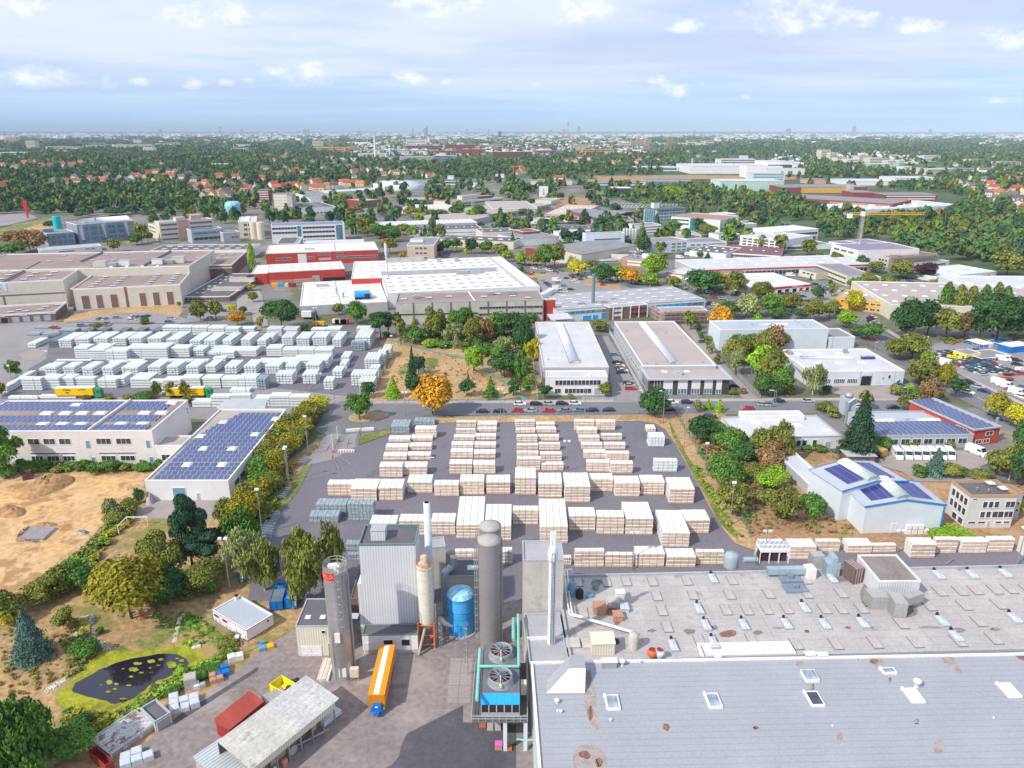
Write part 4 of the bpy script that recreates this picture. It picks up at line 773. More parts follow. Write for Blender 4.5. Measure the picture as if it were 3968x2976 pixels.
B33=bld('tower_building','tall white corrugated tower with dark flat roof','J',(860,682,1346,677,905,515),ztw,CORR,RDARK,trim=TRIMGN,par=.4,roofs=[('box',.32,.42,2.6,2.4,2.0,CORR)])
pt=P(px('J',806,1152),12.5)
bw=MB();bw.box(0,B33['A'].x-pt.x,0,6,0,12.5);bw.obj('side_wing',CORR,None,(pt.x,B33['A'].y+.02,0),label='lower corrugated wing on the left side of the white tower',category='building')
cw=MB();cw.prism([(0,0),(2.2,0),(2.2,1.6),(0,1.6)],4.6,4.75);cw.obj('awning',RBLUE,None,(B33['A'].x-3,B33['A'].y-1.7,1.5),label='small grey corrugated awning at the foot of the white tower',category='awning')
ZR=9.2
g1=P(px('K',52,1258),ZR-.4);hb=zat(g1,px('K',60,815)[1])
B34=bld('tower_building','beige stained concrete tower block behind the white chimney','K',(60,818,410,816,62,652),hb,CONCW,RGREY,trim=TRIMG,par=.3,wins=[('fill','f',.0,1,.0,.005,1,CONC)])
B35=bld('factory_hall','huge factory hall with stained pale felt roof, domes and ducts','P',(2210,2560,4500,2500,2197,2226),ZR,CONCW,mat('stained_pale_roof',(.43,.395,.385),var=.07,fine=.10,scale=.08,fscale=2.2,lines=((1,2.1,.07,.84),(0,9,.015,.82)),stain=((.56,.53,.52),.50,.66,.12,.8),stain2=((.24,.19,.175),.57,.70,.12,.75)),trim=TRIMG,par=.5)
B36=bld('factory_hall','low block with grey felt roof below the tall white chimney','P',(2052,2566,2203,2560,2008,2378),ZR-.02,CONCW,RGREY,trim=TRIMG,par=.4,roofs=[('ridge',.0,.47,1,.47,.6,.25,TRIMW)])
B37=bld('factory_hall','foreground factory hall with blue grey felt roof and rust puddles','P',(2100,3140,4700,3080,2064,2563),ZR+.9,CORR,mat('blue_felt_roof',(.355,.363,.395),var=.05,fine=.07,scale=.12,fscale=3,lines=((1,1.15,.11,.86),),stain=((.35,.345,.37),.5,.7,.1,.5),stain2=((.24,.225,.23),.64,.78,.05,.6)),trim=TRIMW,par=.35)
ZF=ZR+.9
print('H:',{k:round(v['h'],1)for k,v in dict(B1=B1,B2=B2,B3=B3,B4=B4,B9=B9,B13=B13,B16=B16,B18=B18,B20=B20,B25=B25,B27=B27,B28=B28,B31=B31,B32=B32,B33=B33,B34=B34,B35=B35,B14=B14,B8=B8,B6=B6,B7=B7,B29=B29).items()})
print('W:',{k:(round(v['W'],1),round(v['D'],1))for k,v in dict(B1=B1,B2=B2,B4=B4,B9=B9,B13=B13,B16=B16,B18=B18,B20=B20,B25=B25,B27=B27,B28=B28,B31=B31,B32=B32,B33=B33,B34=B34,B35=B35,B37=B37).items()})
#  middle distance, right of the white factory
bld('warehouse','tall pale hall with slot windows and cream base in the industrial middle','C',(598,1120,932,1110,905,1098),('b',932,1258),PALEB,RMID,trim=TRIMW,wins=[('band','f',.22,.90,.62,.70,12)],wallb=(CREAM,.28))
g=P(px('C',925,1195));zz_=zat(g,px('C',925,1070)[1])
for i in range(5):
 m_=MB();m_.lathe([(1.9,0),(1.9,zz_-1.5),(1.2,zz_-.3),(.4,zz_),(.01,zz_)],n=14)
 q=P(px('C',922+25*i,1195));o=m_.obj('silo',RAILM,None,(q.x,q.y,0),category='silo',group='steel silos beside the tall pale hall');reg(o,'grey steel silo','beside the tall pale hall')
bld('office_building','three storey pale grey office behind parked white vans','C',(1165,1192,1472,1170,1385,1138),(1175,1290),PALEB,RMID,trim=TRIMW,wins=[('win','f',.05,.45,.64,.78,3),('win','f',.53,.98,.64,.78,3),('win','f',.53,.98,.38,.50,3),('win','f',.53,.98,.08,.2,3)])
bld('office_building','long low grey extension of the three storey pale office','C',(1474,1196,1806,1186,1745,1150),('b',1806,1222),PALEB,RMID,trim=TRIMW,wins=[('win','f',.05,.5,.25,.6,3),('band','f',.5,.95,.45,.65,8)])
bld('pavilion','cream flat roofed pavilion with long window strip','C',(1318,1130,1588,1128,1345,1098),('b',1588,1160),CREAM,RTAN,trim=CREAM,wins=[('win','f',.04,.12,.3,.7,1),('win','f',.8,.95,.4,.65,1)],roofs=[('skyg',3,2,.2,.8,.3,.7,1.5,1.5,.6)])
B50=bld('office_building','white office with black ribbon windows and green glass corner','C',(1330,972,1752,1002,1545,940),(1342,1075),WHITE,mat('red_brown_roof',(.36,.22,.19),var=.1),trim=TRIMW,wins=[('band','f',.02,.37,.72,.84,6,DARK),('band','f',.02,.37,.42,.54,6,DARK),('fill','f',.40,.53,0,1,1,GLASSG),('win','f',.57,.68,.65,.8,2),('win','f',.57,.68,.35,.5,2)])
bld('warehouse','white hall behind the office with the green glass corner','C',(1560,968,1890,945,1800,930),('b',1890,1005),WHITE,RPALE,trim=TRIMW,wins=[('band','f',.6,.98,.3,.6,6)],roofs=[('skyg',8,1,.1,.95,.5,.5,1.5,4,.4,'flat')])
bld('warehouse','low white hall with ribbed wall right of the green glass corner','C',(1752,1050,2062,1030,1960,1005),('b',2062,1078),CORR,RPALE,trim=TRIMW,wins=[('door','f',.26,.34,0,.5,1,BLUED)],roofs=[('skyg',9,1,.08,.92,.5,.5,1.6,3,.4,'flat'),('box',.93,.5,4,5,2,RAILM)])
B51=bld('office_tower','glass office tower with overhanging dark roof and rooftop sign box','C',(1208,905,1445,893,1400,873),(1213,1050),GREYW,RDARK,trim=TRIMGN,over=1.2,wins=[('band','f',.05,.97,.80,.93,9,GLASSB),('band','f',.05,.97,.62,.75,9,GLASSB),('band','f',.05,.97,.43,.56,9,GLASSB),('band','f',.05,.97,.24,.37,9,GLASSB),('band','f',.05,.97,.05,.18,9,GLASSB),('band','l',.1,.9,.1,.9,5,GLASSB)],roofs=[('box',.17,.5,7,5,5.5,WHITE,'sign_box',RDARK)])
bld('office_building','white three storey office in front of the glass office tower','C',(1022,1048,1243,1038,1190,1020),('b',1243,1118),WHITE,RMID,trim=TRIMW,wins=[('band','f',.35,.98,.72,.82,6),('band','f',.35,.98,.42,.52,6),('band','f',.35,.98,.12,.22,6)])
bld('warehouse','beige roofed hall with blue grey side wall','C',(222,952,545,962,430,866),('b',545,1000),GREYW,mat('beige_roof',(.52,.47,.40),var=.08,lines=((1,4,.04,.85),)),trim=TRIMR,wins=[('win','f',.1,.9,.3,.7,6)],roofs=[('skyg',7,2,.1,.9,.4,.7,1.4,1.4,.6)])
bld('office','small white office with red roof edge before the beige roofed hall','C',(435,968,540,966,450,955),('b',540,1018),WHITE,RMID,trim=TRIMR,wins=[('win','f',.1,.9,.6,.8,3),('win','f',.1,.9,.2,.4,3)])
bld('supermarket','long hall with pale brown roof and row of tall wall openings','C',(-380,1000,300,862,60,812),('b',305,905),GREYW,RTAN,trim=TRIMG,wins=[('win','f',.3,.97,.2,.7,12)],roofs=[('vents',[(.5,.4),(.6,.6),(.8,.5)])])
bld('warehouse','cream block with shallow roof beside the white sign tower','C',(300,838,378,815,330,783),('b',380,850),CREAM,RTAN)
g=P(px('C',235,800));hh_=zat(g,px('C',235,712)[1]);st=MB();wd_=75/2.212*proj(g)[2]/F
r_=thing('sign_tower','white square sign tower with grey emblem above the pale brown hall','sign tower',(g.x,g.y,0));MB().box(-wd_/2,wd_/2,-1.5,1.5,0,hh_).obj('panel',TRIMW,r_)
e_=MB();cxe=0
for(z_,a_)in((.72,.9),(.60,1.1),(.45,1.4),(.32,1.0),(.22,1.8)):e_.box(-a_,a_,-1.62,-1.5,hh_*z_-.9,hh_*z_+.9)
e_.obj('emblem',TRIMG,r_)
bld('office','small white flat roofed office with two windows','C',(78,1000,293,1012,210,980),('b',293,1040),WHITE,RTAN,trim=TRIMW,wins=[('win','f',.35,.6,.25,.65,2),('win','f',.7,.9,.25,.65,1)])
bld('warehouse','grey gabled workshop left of the gantry crane','C',(690,985,960,975,850,905),7,BRICK,RMID,gable=1.5)
bld('warehouse','second grey gabled workshop under the gantry crane','C',(850,965,1035,930,960,893),7,DARKW,RMID,gable=1.5)
bld('office_building','long two storey grey office before the gabled workshops','C',(648,1000,1010,1000,700,965),(652,1040),GREYW,RMID,trim=TRIMG,wins=[('band','f',.05,.98,.35,.7,14)])
bld('warehouse','low dark flat roofed hall behind the tall pale hall','C',(300,1075,665,1078,330,1040),6,WHITE,RDARK,trim=TRIMG,roofs=[('skyg',4,1,.3,.9,.5,.5,1.5,4,.4,'flat')])
bld('warehouse','low hall with slate roof and white wall band left of the tall pale hall','C',(20,1165,370,1140,200,1095),6,WHITE,RMID,trim=TRIMG)
bld('shed','dark red roofed box building at the edge of the slate roofed hall','C',(60,1100,205,1090,195,1068),8,BRICK,BRICK)
bld('warehouse','pale curved roof hall behind the tall pale hall','C',(375,1120,660,1112,610,1085),7,WHITE,RBLUE,trim=TRIMW)
bld('warehouse','large hall with grey sawtooth roof among the trees','C',(190,1245,560,1300,500,1150),8,CREAM,RMID,gable=1.6)
bld('warehouse','grey gabled hall end right of the sawtooth hall','C',(560,1275,726,1268,680,1205),('b',726,1310),CREAM,RMID,gable=1.3)
bld('house','old brown office house with long roof beside the sawtooth hall','C',(80,1245,220,1290,150,1205),6,BRICK,RREDB,gable=1.2,cat='house')
bld('house','white rendered office house with dark roof terrace','C',(435,1308,658,1292,640,1270),(440,1368),WHITE,RDARK,trim=TRIMW,cat='house',wins=[('win','f',.05,.4,.3,.6,2),('win','f',.5,.95,.4,.75,3)])
bld('warehouse','narrow white banded building behind the yellow roadside tree','C',(655,1340,895,1330,840,1300),('b',895,1362),WHITE,RMID,wins=[('band','f',.02,.95,.2,.5,12)])
bld('warehouse','dark green roofed low hall right of the grey gabled hall end','C',(745,1290,1010,1300,880,1262),5,CREAM,RDARK)
bld('office_building','brown brick office with white plant box on its roof','C',(900,1325,1128,1345,1000,1295),('b',1128,1418),BRICKL,RMID,trim=TRIMG,wins=[('band','f',.25,.95,.62,.78,5,WHITE),('band','f',.25,.95,.25,.4,5,WHITE)],roofs=[('box',.75,.6,6,4,3,WHITE),('box',.35,.5,3,3,1.5,RAILM),('chim',.28,.4,.25,12,RAILM)])
bld('warehouse','white walled hall with dark roof and domes left of the pink edged block','C',(1488,1262,1800,1290,1660,1215),(1490,1310),WHITE,RDARK,trim=TRIMW,roofs=[('skyg',4,2,.15,.85,.3,.7,2,2,.6)])
bld('office_building','dark roofed block with pink red edge and white window row','C',(1790,1272,2260,1300,1960,1222),('b',2260,1345),WHITE,RDARK,trim=TRIMR,par=.6,wins=[('band','f',.03,.97,.15,.6,26,GLASS),('win','l',.1,.9,.3,.7,2)],roofs=[('skyg',4,1,.2,.9,.5,.5,1.6,1.6,.5)])
bld('warehouse','long pale roofed hall with red fascia and grey window strip','C',(1560,1425,3140,1372,2700,1300),('b',3140,1440),GREYW,RPALE,trim=TRIMW,wins=[('band','f',.25,.92,.1,.6,30,GLASS,WHITE),('fill','f',0,1,.78,.93,1,TRIMR)],roofs=[('skyg',10,2,.1,.9,.35,.7,2,2,.6)])
bld('warehouse','pale roofed wing with red band behind the roadside trees','C',(1288,1445,1560,1480,1290,1365),(1292,1490),WHITE,RPALE,trim=TRIMW,wins=[('fill','f',0,1,.72,.92,1,TRIMR)])
B52=bld('workshop','white roofed workshop with bright red sign band and five dark bays','D',(-110,1590,388,1548,270,1495),('b',380,1608),WHITE,RWHITE,trim=TRIMW,par=.3,wins=[('fill','f',0,1,.64,.95,1,TRIMR),('band','f',.26,.36,.03,.42,2,GLASS),('door','f',.42,.49,.0,.55,1,DARK),('door','f',.55,.62,.0,.55,1,DARK),('door','f',.68,.75,.0,.55,1,DARK),('door','f',.80,.86,.0,.55,1,TRIMR),('door','f',.91,.97,.0,.55,1,DARK)],roofs=[('sky',[(.35,.5),(.6,.6),(.82,.6)],3,2.2,.5,'flat')])
def lettering(I,txt,u,z,size,m,side='f',off=.08):
 cu=bpy.data.curves.new('lettering','FONT');cu.body=txt;cu.size=size;cu.align_x='CENTER';cu.align_y='CENTER';cu.extrude=.02
 o=bpy.data.objects.new('x',cu);dg=bpy.data.meshes.new_from_object(o);dg.name='lettering';bpy.data.objects.remove(o);dg.materials.clear();dg.materials.append(m)
 l=link('lettering',dg,I['root']);l.rotation_euler=(math.pi/2,0,0);l.location=(I['W']*u,-off,I['h']*z);return l
lettering(B52,'WERKSTATT',.76,.80,1.5,TRIMW,off=.13)
bld('workshop','white roofed hall with red edge behind the red sign band workshop','D',(-230,1510,190,1498,90,1450),6.5,WHITE,RWHITE,trim=TRIMW,roofs=[('sky',[(.5,.5)],3,2.2,.5,'flat')])
bld('office_building','cream two storey office with long ribbon windows seen corner on','D',(415,1372,700,1482,575,1345),('b',700,1568),CREAM,RMID,trim=CREAM,wins=[('band','f',.03,.97,.62,.8,12,GLASS,CREAM),('band','f',.03,.97,.12,.3,12,GLASS,CREAM)])
bld('office_building','low cream wing left of the corner on cream office','D',(285,1425,432,1458,400,1395),('b',432,1512),CREAM,RMID,trim=CREAM,wins=[('win','f',.2,.9,.5,.8,3)])
bld('office_building','white building with lime green panels beside the construction site','D',(560,1205,790,1262,870,1150),(565,1330),WHITE,mat('purple_roof',(.26,.22,.30),var=.08),trim=TRIMW,wins=[('win','f',.1,.9,.70,.82,3),('win','f',.1,.45,.4,.52,1),('fill','f',.45,.98,.36,.5,1,mat('lime_panel',(.30,.62,.04),var=.05)),('fill','f',.5,.98,.08,.2,1,mat('lime_panel',(.30,.62,.04)))])
B53=bld('construction_site','unfinished concrete building with rusty scaffolding and open windows','D',(785,1268,1058,1320,1150,1235),('b',1062,1405),CONCW,mat('rusty_formwork',(.26,.15,.12),var=.3,scale=.8,fine=.4),trim=CONCW,wins=[('win','f',.03,.97,.50,.72,10,DARK),('win','f',.03,.97,.08,.3,8,DARK)])
sc_=MB()
for i in range(26):
 x_=random.uniform(0,B53['W']);y_=random.uniform(-1.5,B53['D']);sc_.tube((x_,y_,B53['h']-.5),(x_,y_,B53['h']+random.uniform(1,3.5)),.09,4)
for i in range(40):
 x_=random.uniform(0,B53['W']);y_=random.uniform(0,B53['D']);a_=random.uniform(0,3.1);sc_.tube((x_,y_,B53['h']+.1),(x_+4*math.cos(a_),y_+4*math.sin(a_),B53['h']+random.uniform(.1,1.2)),.12,4)
sc_.obj('scaffold_poles',mat('rust',(.28,.12,.08),var=.3),B53['root'])
scaffold2=dict(B53);
def scaf(I,label,sides='r'):
 W,D,h=I['W'],I['D'],I['h'];root=thing('scaffolding',label,'scaffolding',I['root'].location,I['root'].rotation_euler.z);po=MB();dk=MB()
 for i in range(int(D/2.5)+1):
  for off in(.7,1.9):po.tube((W+off,i*2.5,0),(W+off,i*2.5,h+1.5),.08,5)
 for k in range(1,int(h/2)+2):dk.box(W+.7,W+1.9,0,D,k*2-.1,k*2);po.tube((W+1.9,0,k*2+1),(W+1.9,D,k*2+1),.07,5)
 po.obj('poles',RAILM,root);dk.obj('decks',BRICKL,root)
scaf(B53,'scaffolding on the right side of the unfinished concrete building')
bld('office_building','white block with large purple grey roof behind the construction site','D',(800,1230,1140,1205,1035,1150),('b',1142,1240),WHITE,mat('purple_roof',(.26,.22,.30)),trim=TRIMW,roofs=[('ridge',.42,0,.42,1,.4,.4,TRIMW)])
bld('warehouse','grey flat roofed building with vents right of the construction site','D',(1215,1392,1575,1350,1300,1302),('b',1575,1385),WHITE,RMID,trim=TRIMW,wins=[('band','f',.4,.9,.25,.6,8)],roofs=[('box',.1,.6,4,3,1.5,RAILM),('box',.16,.8,3,3,1.2,RAILM)])
bld('warehouse','flat hall with bluish white roof behind the purple tree','D',(1465,1490,1978,1440,1425,1402),(1475,1538),PALEB,mat('bluish_white_roof',(.60,.66,.70),var=.1,stain=((.4,.42,.44),.52,.75,.05,.5)),trim=TRIMW,wins=[('band','f',.05,.9,.2,.55,14,GLASSB)],roofs=[('skyg',3,1,.2,.8,.5,.5,3,2,.5,'flat')])
bld('shed','green roofed shed below the construction site','D',(920,1500,1012,1500,935,1470),3.5,CREAM,mat('green_roof',(.10,.42,.26),var=.08),cat='shed')
bld('office_building','white building with long rows of windows and cross braced facade','D',(60,1105,452,1075,350,1035),('b',448,1165),WHITE,RWHITE,trim=TRIMW,wins=[('band','f',.02,.98,.52,.72,14,GLASS,WHITE),('win','f',.02,.98,.05,.3,9,DARK)],roofs=[('skyg',8,1,.1,.9,.5,.5,2,2,.6)])
bld('office_building','white three storey office partly behind a birch','C',(1922,1132,2290,1175,2090,1085),(1928,1218),WHITE,RPALE,trim=TRIMW,wins=[('win','f',.05,.95,.66,.82,7),('win','f',.05,.95,.4,.55,7),('win','f',.05,.95,.12,.28,7)])
bld('office','low white office with strong blue base band','C',(1738,1128,1920,1118,1880,1098),('b',1918,1175),WHITE,RMID,trim=TRIMW,wins=[('band','f',.1,.95,.55,.8,8)],wallb=(TRIMB,.35))
bld('warehouse','low grey roofed hall with long white window front','D',(168,1218,556,1205,470,1175),(172,1262),WHITE,RMID,trim=TRIMW,wins=[('band','f',.04,.6,.2,.7,10)],roofs=[('solar',[(.3,.65,.97)],4,SOLARD)])
B54=bld('factory_hall','ochre yellow two storey hall front with pale roof','H',(600,112,1092,168,900,68),(600,205),YELW,RTAN,trim=YELW,par=.3,wins=[('win','f',.10,.19,.62,.82,1),('win','f',.06,.14,.18,.36,1),('win','f',.50,.82,.62,.80,3),('win','f',.50,.95,.12,.34,4)],roofs=[('skyg',6,1,.1,.9,.6,.6,2.4,1.6,.5)])
bld('warehouse','wide pale roofed hall behind the row of poplars','P',(3455,1180,4300,1200,3480,1092),8,CREAM,RTAN,trim=TRIMW,roofs=[('skyg',10,4,.05,.95,.15,.85,2.4,1.6,.5)])
bld('warehouse','large grey roofed hall at the right edge beyond the poplars','P',(3745,1105,4500,1110,3790,1068),9,PALEB,RPALE,trim=TRIMW,roofs=[('skyg',6,2,.05,.95,.25,.75,2.4,1.6,.5)])
bld('warehouse','pale hall end wall under the big trees at the right edge','H',(2080,150,2500,160,2100,60),('b',2200,220),PALEB,RPALE,trim=TRIMW)
def fb(t,x0,yt,x1,yb,dep,wall,roof,name,label,rows=0,n=8,**k):
 A=P(px(t,x0,yb));h=zat(A,px(t,x0,yt)[1]);B=P(px(t,x1,yb));W=(B-A).length
 root=thing(name,label,k.get('cat',name.replace('_',' ')),(A.x,A.y,0),math.atan2(B.y-A.y,B.x-A.x),k.get('group'))
 FOOT.append((A,(B-A).normalized(),Vector((-(B-A).normalized().y,(B-A).normalized().x,0)),W,dep));LAND.append((label,A))
 MB().box(0,W,0,dep,0,h-.3).obj('wall',wall,root)
 r=MB();r.box(-.3,W+.3,-.3,dep+.3,h-.298,h+.1);
 for(u,v,s,hh)in k.get('top',()):r.box(u*W-s/2,u*W+s/2,v*dep-s/2,v*dep+s/2,h+.1,h+.1+hh)
 r.obj('roof',roof,root)
 I=dict(W=W,D=dep,h=h,root=root)
 for i in range(rows):facade(I,'band','f',.04,.96,(i+.35)/rows*.94,(i+.78)/rows*.94,n,k.get('g',GLASS),wall)
 return I
fb('B',0,745,98,850,14,BRICK,RMID,'office_building','red and white striped office block far left of the beige roofed halls',5,6,g=TRIMW)
fb('B',145,775,262,935,14,CREAM,RMID,'office_tower','cream tower block with white balcony bands',6,6,g=TRIMW)
fb('B',265,785,302,945,16,CONCW,RMID,'stair_tower','bare concrete stair tower attached to the cream tower block',0)
bld('office_building','white two storey building with dark flat roof and skylights','B',(345,900,666,885,640,840),(352,960),WHITE,RDARK,trim=TRIMW,wins=[('win','f',.45,.95,.1,.3,5)],roofs=[('skyg',2,6,.6,.7,.1,.9,3,1.4,.5,'flat')])
bld('office_building','red brick block with three window rows left of the brick pair','B',(897,838,1054,825,1000,802),(900,900),BRICK,RTAN,trim=BRICK,wins=[('band','f',.1,.95,.7,.85,6,GLASS,WHITE),('band','f',.1,.95,.4,.55,6,GLASS,WHITE),('band','f',.1,.95,.1,.25,6,GLASS,WHITE)])
bld('office_building','red brick block with flat grey roof right of the brick pair','B',(1277,830,1516,822,1450,800),(1280,870),BRICK,RTAN,trim=BRICK,wins=[('band','f',.1,.95,.6,.8,8,GLASS,WHITE),('band','f',.1,.95,.2,.4,8,GLASS,WHITE)])
bld('warehouse','low hall with white roof rows and slanted glass front','B',(1232,895,1628,900,1240,866),(1240,945),WHITE,RPALE,trim=TRIMW,wins=[('band','f',.02,.9,.2,.7,12)],roofs=[('skyg',9,2,.1,.9,.3,.7,3,1.5,.5)])
bld('office_building','cream two storey complex with dark window bands and roof box','B',(1660,850,2105,812,2050,790),(1665,900),CREAM,RMID,trim=CREAM,wins=[('band','f',.02,.35,.55,.75,8,GLASS,CREAM),('band','f',.42,.98,.55,.75,16,GLASS,CREAM),('band','f',.02,.35,.1,.35,8,GLASS,CREAM)],roofs=[('box',.55,.7,30,10,5,CREAM),('box',.82,.6,25,8,3,BRICK)])
bld('warehouse','broad hall with pinkish grey roof right of the cream complex','B',(2010,905,2400,900,2120,840),7,GREYW,RTAN,trim=TRIMW)
bld('warehouse','very long low hall with dark roof and round columns','B',(660,948,1160,925,1130,915),6,GREYW,RDARK)
bld('warehouse','hall with sawtooth white rooflights behind the dark long halls','B',(1035,1048,1880,1020,1780,992),7,GREYW,RPALE,trim=TRIMW,roofs=[('skyg',20,2,.03,.97,.3,.7,1.6,5,.7)])
bld('warehouse','long white walled hall with dark roof in the centre distance','B',(1300,1092,1925,1075,1880,1035),(1310,1140),WHITE,RDARK,trim=TRIMW,wins=[('band','f',.03,.95,.4,.5,20)],roofs=[('skyg',8,1,.1,.9,.5,.5,1.5,1.5,.6)])
bld('warehouse','dark roofed hall extension right of the long white walled hall','B',(1925,1110,2220,1100,2180,1065),6,CREAM,RDARK,roofs=[('skyg',4,1,.1,.9,.5,.5,2,1.5,.6)])
bld('warehouse','second dark roofed hall with slanted white skylights','B',(1560,1165,2190,1190,1640,1125),6,CREAM,RDARK,trim=TRIMW,roofs=[('skyg',6,1,.2,.9,.5,.5,4,1.5,.6)])
B60=bld('office_building','four storey beige block with dark roof between the red hall and trees','B',(1275,1215,1508,1215,1415,1145),(1295,1345),mat('peach_render',(.56,.46,.37),var=.05),RMID,trim=TRIMW,wins=[('win','f',.28,.75,.72,.85,3),('win','f',.28,.75,.40,.53,3),('win','f',.28,.75,.1,.22,3),('band','l',.02,.98,.75,.86,14),('band','l',.02,.98,.5,.61,14),('band','l',.02,.98,.25,.36,14)],roofs=[('box',.25,.45,10,5,2.2,TRIMW)])
bld('warehouse','pale flat roofed hall left of the round glass building','B',(655,760,1075,735,1000,722),7,CREAM,RPALE)
bld('warehouse','blue grey flat hall behind the brick pair','B',(450,825,755,815,740,795),7,PALEB,RMID)
bld('warehouse','low hall with green edge behind the white two storey building','B',(390,790,640,780,600,752),7,PALEB,RMID,trim=TRIMW)
g=P(px('B',1185,750));m_=MB();m_.lathe([(44,0),(44,9),(34,9),(34,12),(.1,12.5)],n=40);m_.obj('round_building',[PALEB],None,(g.x,g.y+40,0),label='pale round building with stepped roof in the left centre distance',category='building')
fb('B',1625,625,1676,688,20,WHITE,RPALE,'tower_building','small bright white cube tower in the centre distance')
fb('B',1480,665,1700,700,40,WHITE,RDARK,'office_building','white low complex at the foot of the white cube tower',1,12)
fb('B',1350,665,1445,700,30,CREAM,RMID,'office_building','pale stepped offices left of the white cube tower',1,8)
for i,(a,b,c,d_,lb)in enumerate([(2035,612,2110,640,'small white block near the red crane'),(1790,690,1920,720,'flat pale hall below the white cube tower'),(560,755,620,790,'white gabled hall behind the brick pair')]):
 fb('B',a,b,c,d_,25,WHITE,RPALE,'warehouse',lb)
g=P(px('C',1035,965));zz_=zat(g,px('C',1035,865)[1]);r_=thing('gantry_crane','grey lattice gantry crane spanning above the gabled workshops','gantry crane',(g.x,g.y,0));bm_=MB()
L_=75
for k in range(18):
 x0_,x1_=-25+L_*k/18,-25+L_*(k+1)/18
 for zq in(zz_-4,zz_):bm_.tube((x0_,0,zq),(x1_,0,zq),.45,4)
 bm_.tube((x0_,0,zz_-4),(x1_,0,zz_),.3,4);bm_.tube((x0_,0,zz_),(x0_,0,zz_-4),.3,4)
bm_.obj('girder',RAILM,r_)
for xx_ in(0,45):
 for s_ in(-5,5):MB().tube((xx_+s_*.4,s_,0),(xx_,0,zz_-3),.6,6).obj('leg',RAILM,r_)
g=P(px('D',775,1330));zt_=zat(g,px('D',820,955)[1]);r_=thing('tower_crane','yellow tower crane with grey lattice mast over the construction site','tower crane',(g.x,g.y,0));m_=MB()
for(sx,sy)in((-1,-1),(1,-1),(1,1),(-1,1)):m_.tube((sx,sy,0),(sx,sy,zt_),.18,5)
z_=0
while z_<zt_-2:
 for(a_,b_)in(((-1,-1),(1,-1)),((1,-1),(1,1)),((1,1),(-1,1)),((-1,1),(-1,-1))):m_.tube((*a_,z_),(*b_,z_+2),.11,4)
 z_+=2
m_.obj('mast',RAILM,r_)
def jib(x0,x1):
 m_=MB();n=int(abs(x1-x0)/2.2);sg=1 if x1>x0 else-1
 for k in range(n):
  a,b=x0+sg*k*2.2,x0+sg*(k+1)*2.2
  for yy_ in(-.8,.8):m_.tube((a,yy_,zt_),(b,yy_,zt_),.2,4);m_.tube((a,yy_,zt_),(b,0,zt_+1.6),.12,4)
  m_.tube((a,0,zt_+1.6),(b,0,zt_+1.6),.2,4)
 return m_
dd_=proj((g.x,g.y,zt_))[2];pxm=dd_/F/2.212
jib(0,545*pxm).obj('jib',mat('crane_yellow',(.75,.42,.03),var=.05),r_);jib(0,-125*pxm).obj('counter_jib',mat('crane_yellow',(.75,.42,.03)),r_)
MB().box(-125*pxm-.5,-125*pxm+3,-1,1,zt_-2.5,zt_+.5).obj('counterweight',TRIMW,r_);MB().box(-1.4,1.4,-1.2,1.2,zt_-1,zt_+2.2).obj('cab',TRIMW,r_)
fb('D',135,722,292,785,60,BRICK,RMID,'factory_hall','dark red end block of the yellow windowed brick hall')
B70=fb('D',293,718,862,775,60,BRICK,RMID,'factory_hall','long brick hall with tall yellow window strips',0)
facade(B70,'band','f',.01,.80,.12,.92,30,mat('amber_glass',(.62,.36,.08),var=.1),CREAM)
fb('D',705,690,740,790,12,CONCW,RMID,'stair_tower','bare concrete tower against the yellow windowed brick hall')
bld('factory_hall','very wide dark grey flat roofed works in front of the brick hall','D',(60,800,1090,862,100,765),8,BRICK,RMID,trim=BRICK,wins=[('band','f',.5,.98,.1,.8,30,BRICKL,BRICK)])
bld('factory_hall','vast pale roofed hall with round rooflights behind the forest','D',(590,925,1705,872,1010,843),(600,960),PALEB,RPALE,trim=TRIMW,roofs=[('skyg',7,3,.1,.8,.2,.8,6,6,1.6)])
fb('D',745,765,935,812,40,BRICK,RMID,'factory_hall','red brick annexe with grey roof left of the long brick row')
fb('D',1010,785,1465,832,40,BRICK,RMID,'factory_hall','long red brick row with white windows at the forest edge',2,20,g=TRIMW)
fb('D',1100,835,1290,862,25,REDW,RRED,'factory_hall','orange red roofed shed before the long brick row')
fb('D',1098,640,1490,700,60,PALEB,RPALE,'warehouse','white hall with glass front edge above the forest',1,10)
fb('D',700,670,1110,705,80,WHITE,RPALE,'warehouse','white sawtooth hall left of the glass edged hall')
fb('D',360,655,530,692,40,PINK,RMID,'warehouse','pink flat block behind the brick hall')
fb('C',1742,668,2290,755,60,mat('pale_green_wall',(.45,.62,.56),var=.06,lines=((0,9,.06,1.25),)),RPALE,'factory_hall','long pale green panelled hall above the trees')
fb('C',1742,480,2062,535,50,WHITE,RPALE,'factory_building','long white multi storey factory building with black window bands',3,20,g=DARK,top=((.7,.5,20,9),))
fb('C',1490,540,2280,605,150,WHITE,RPALE,'factory_hall','huge low white factory hall in the right distance',0)
fb('C',1972,530,2122,640,50,WHITE,RPALE,'factory_building','white cube factory block before the long factory building')
fb('C',2020,600,2300,665,40,PALEB,RPALE,'office_building','pale office with dark window bands beside the white cube block',3,12,g=GLASSG)
for i,(x_,a,b,lb)in enumerate([(1507,470,545,'taller slim grey chimney at the left of the white factory'),(1457,515,582,'shorter slim chimney left of the white factory')]):
 g=P(px('C',x_,b));m_=MB();m_.cyl(0,0,0,zat(g,px('C',x_,a)[1]),3.4,2.6,12);m_.obj('chimney',CONCW,None,(g.x,g.y,0),label=lb,category='chimney')
fb('C',1022,548,1390,582,60,PALEB,RPALE,'warehouse','long white halls in the woods left of the white factory',1,12)
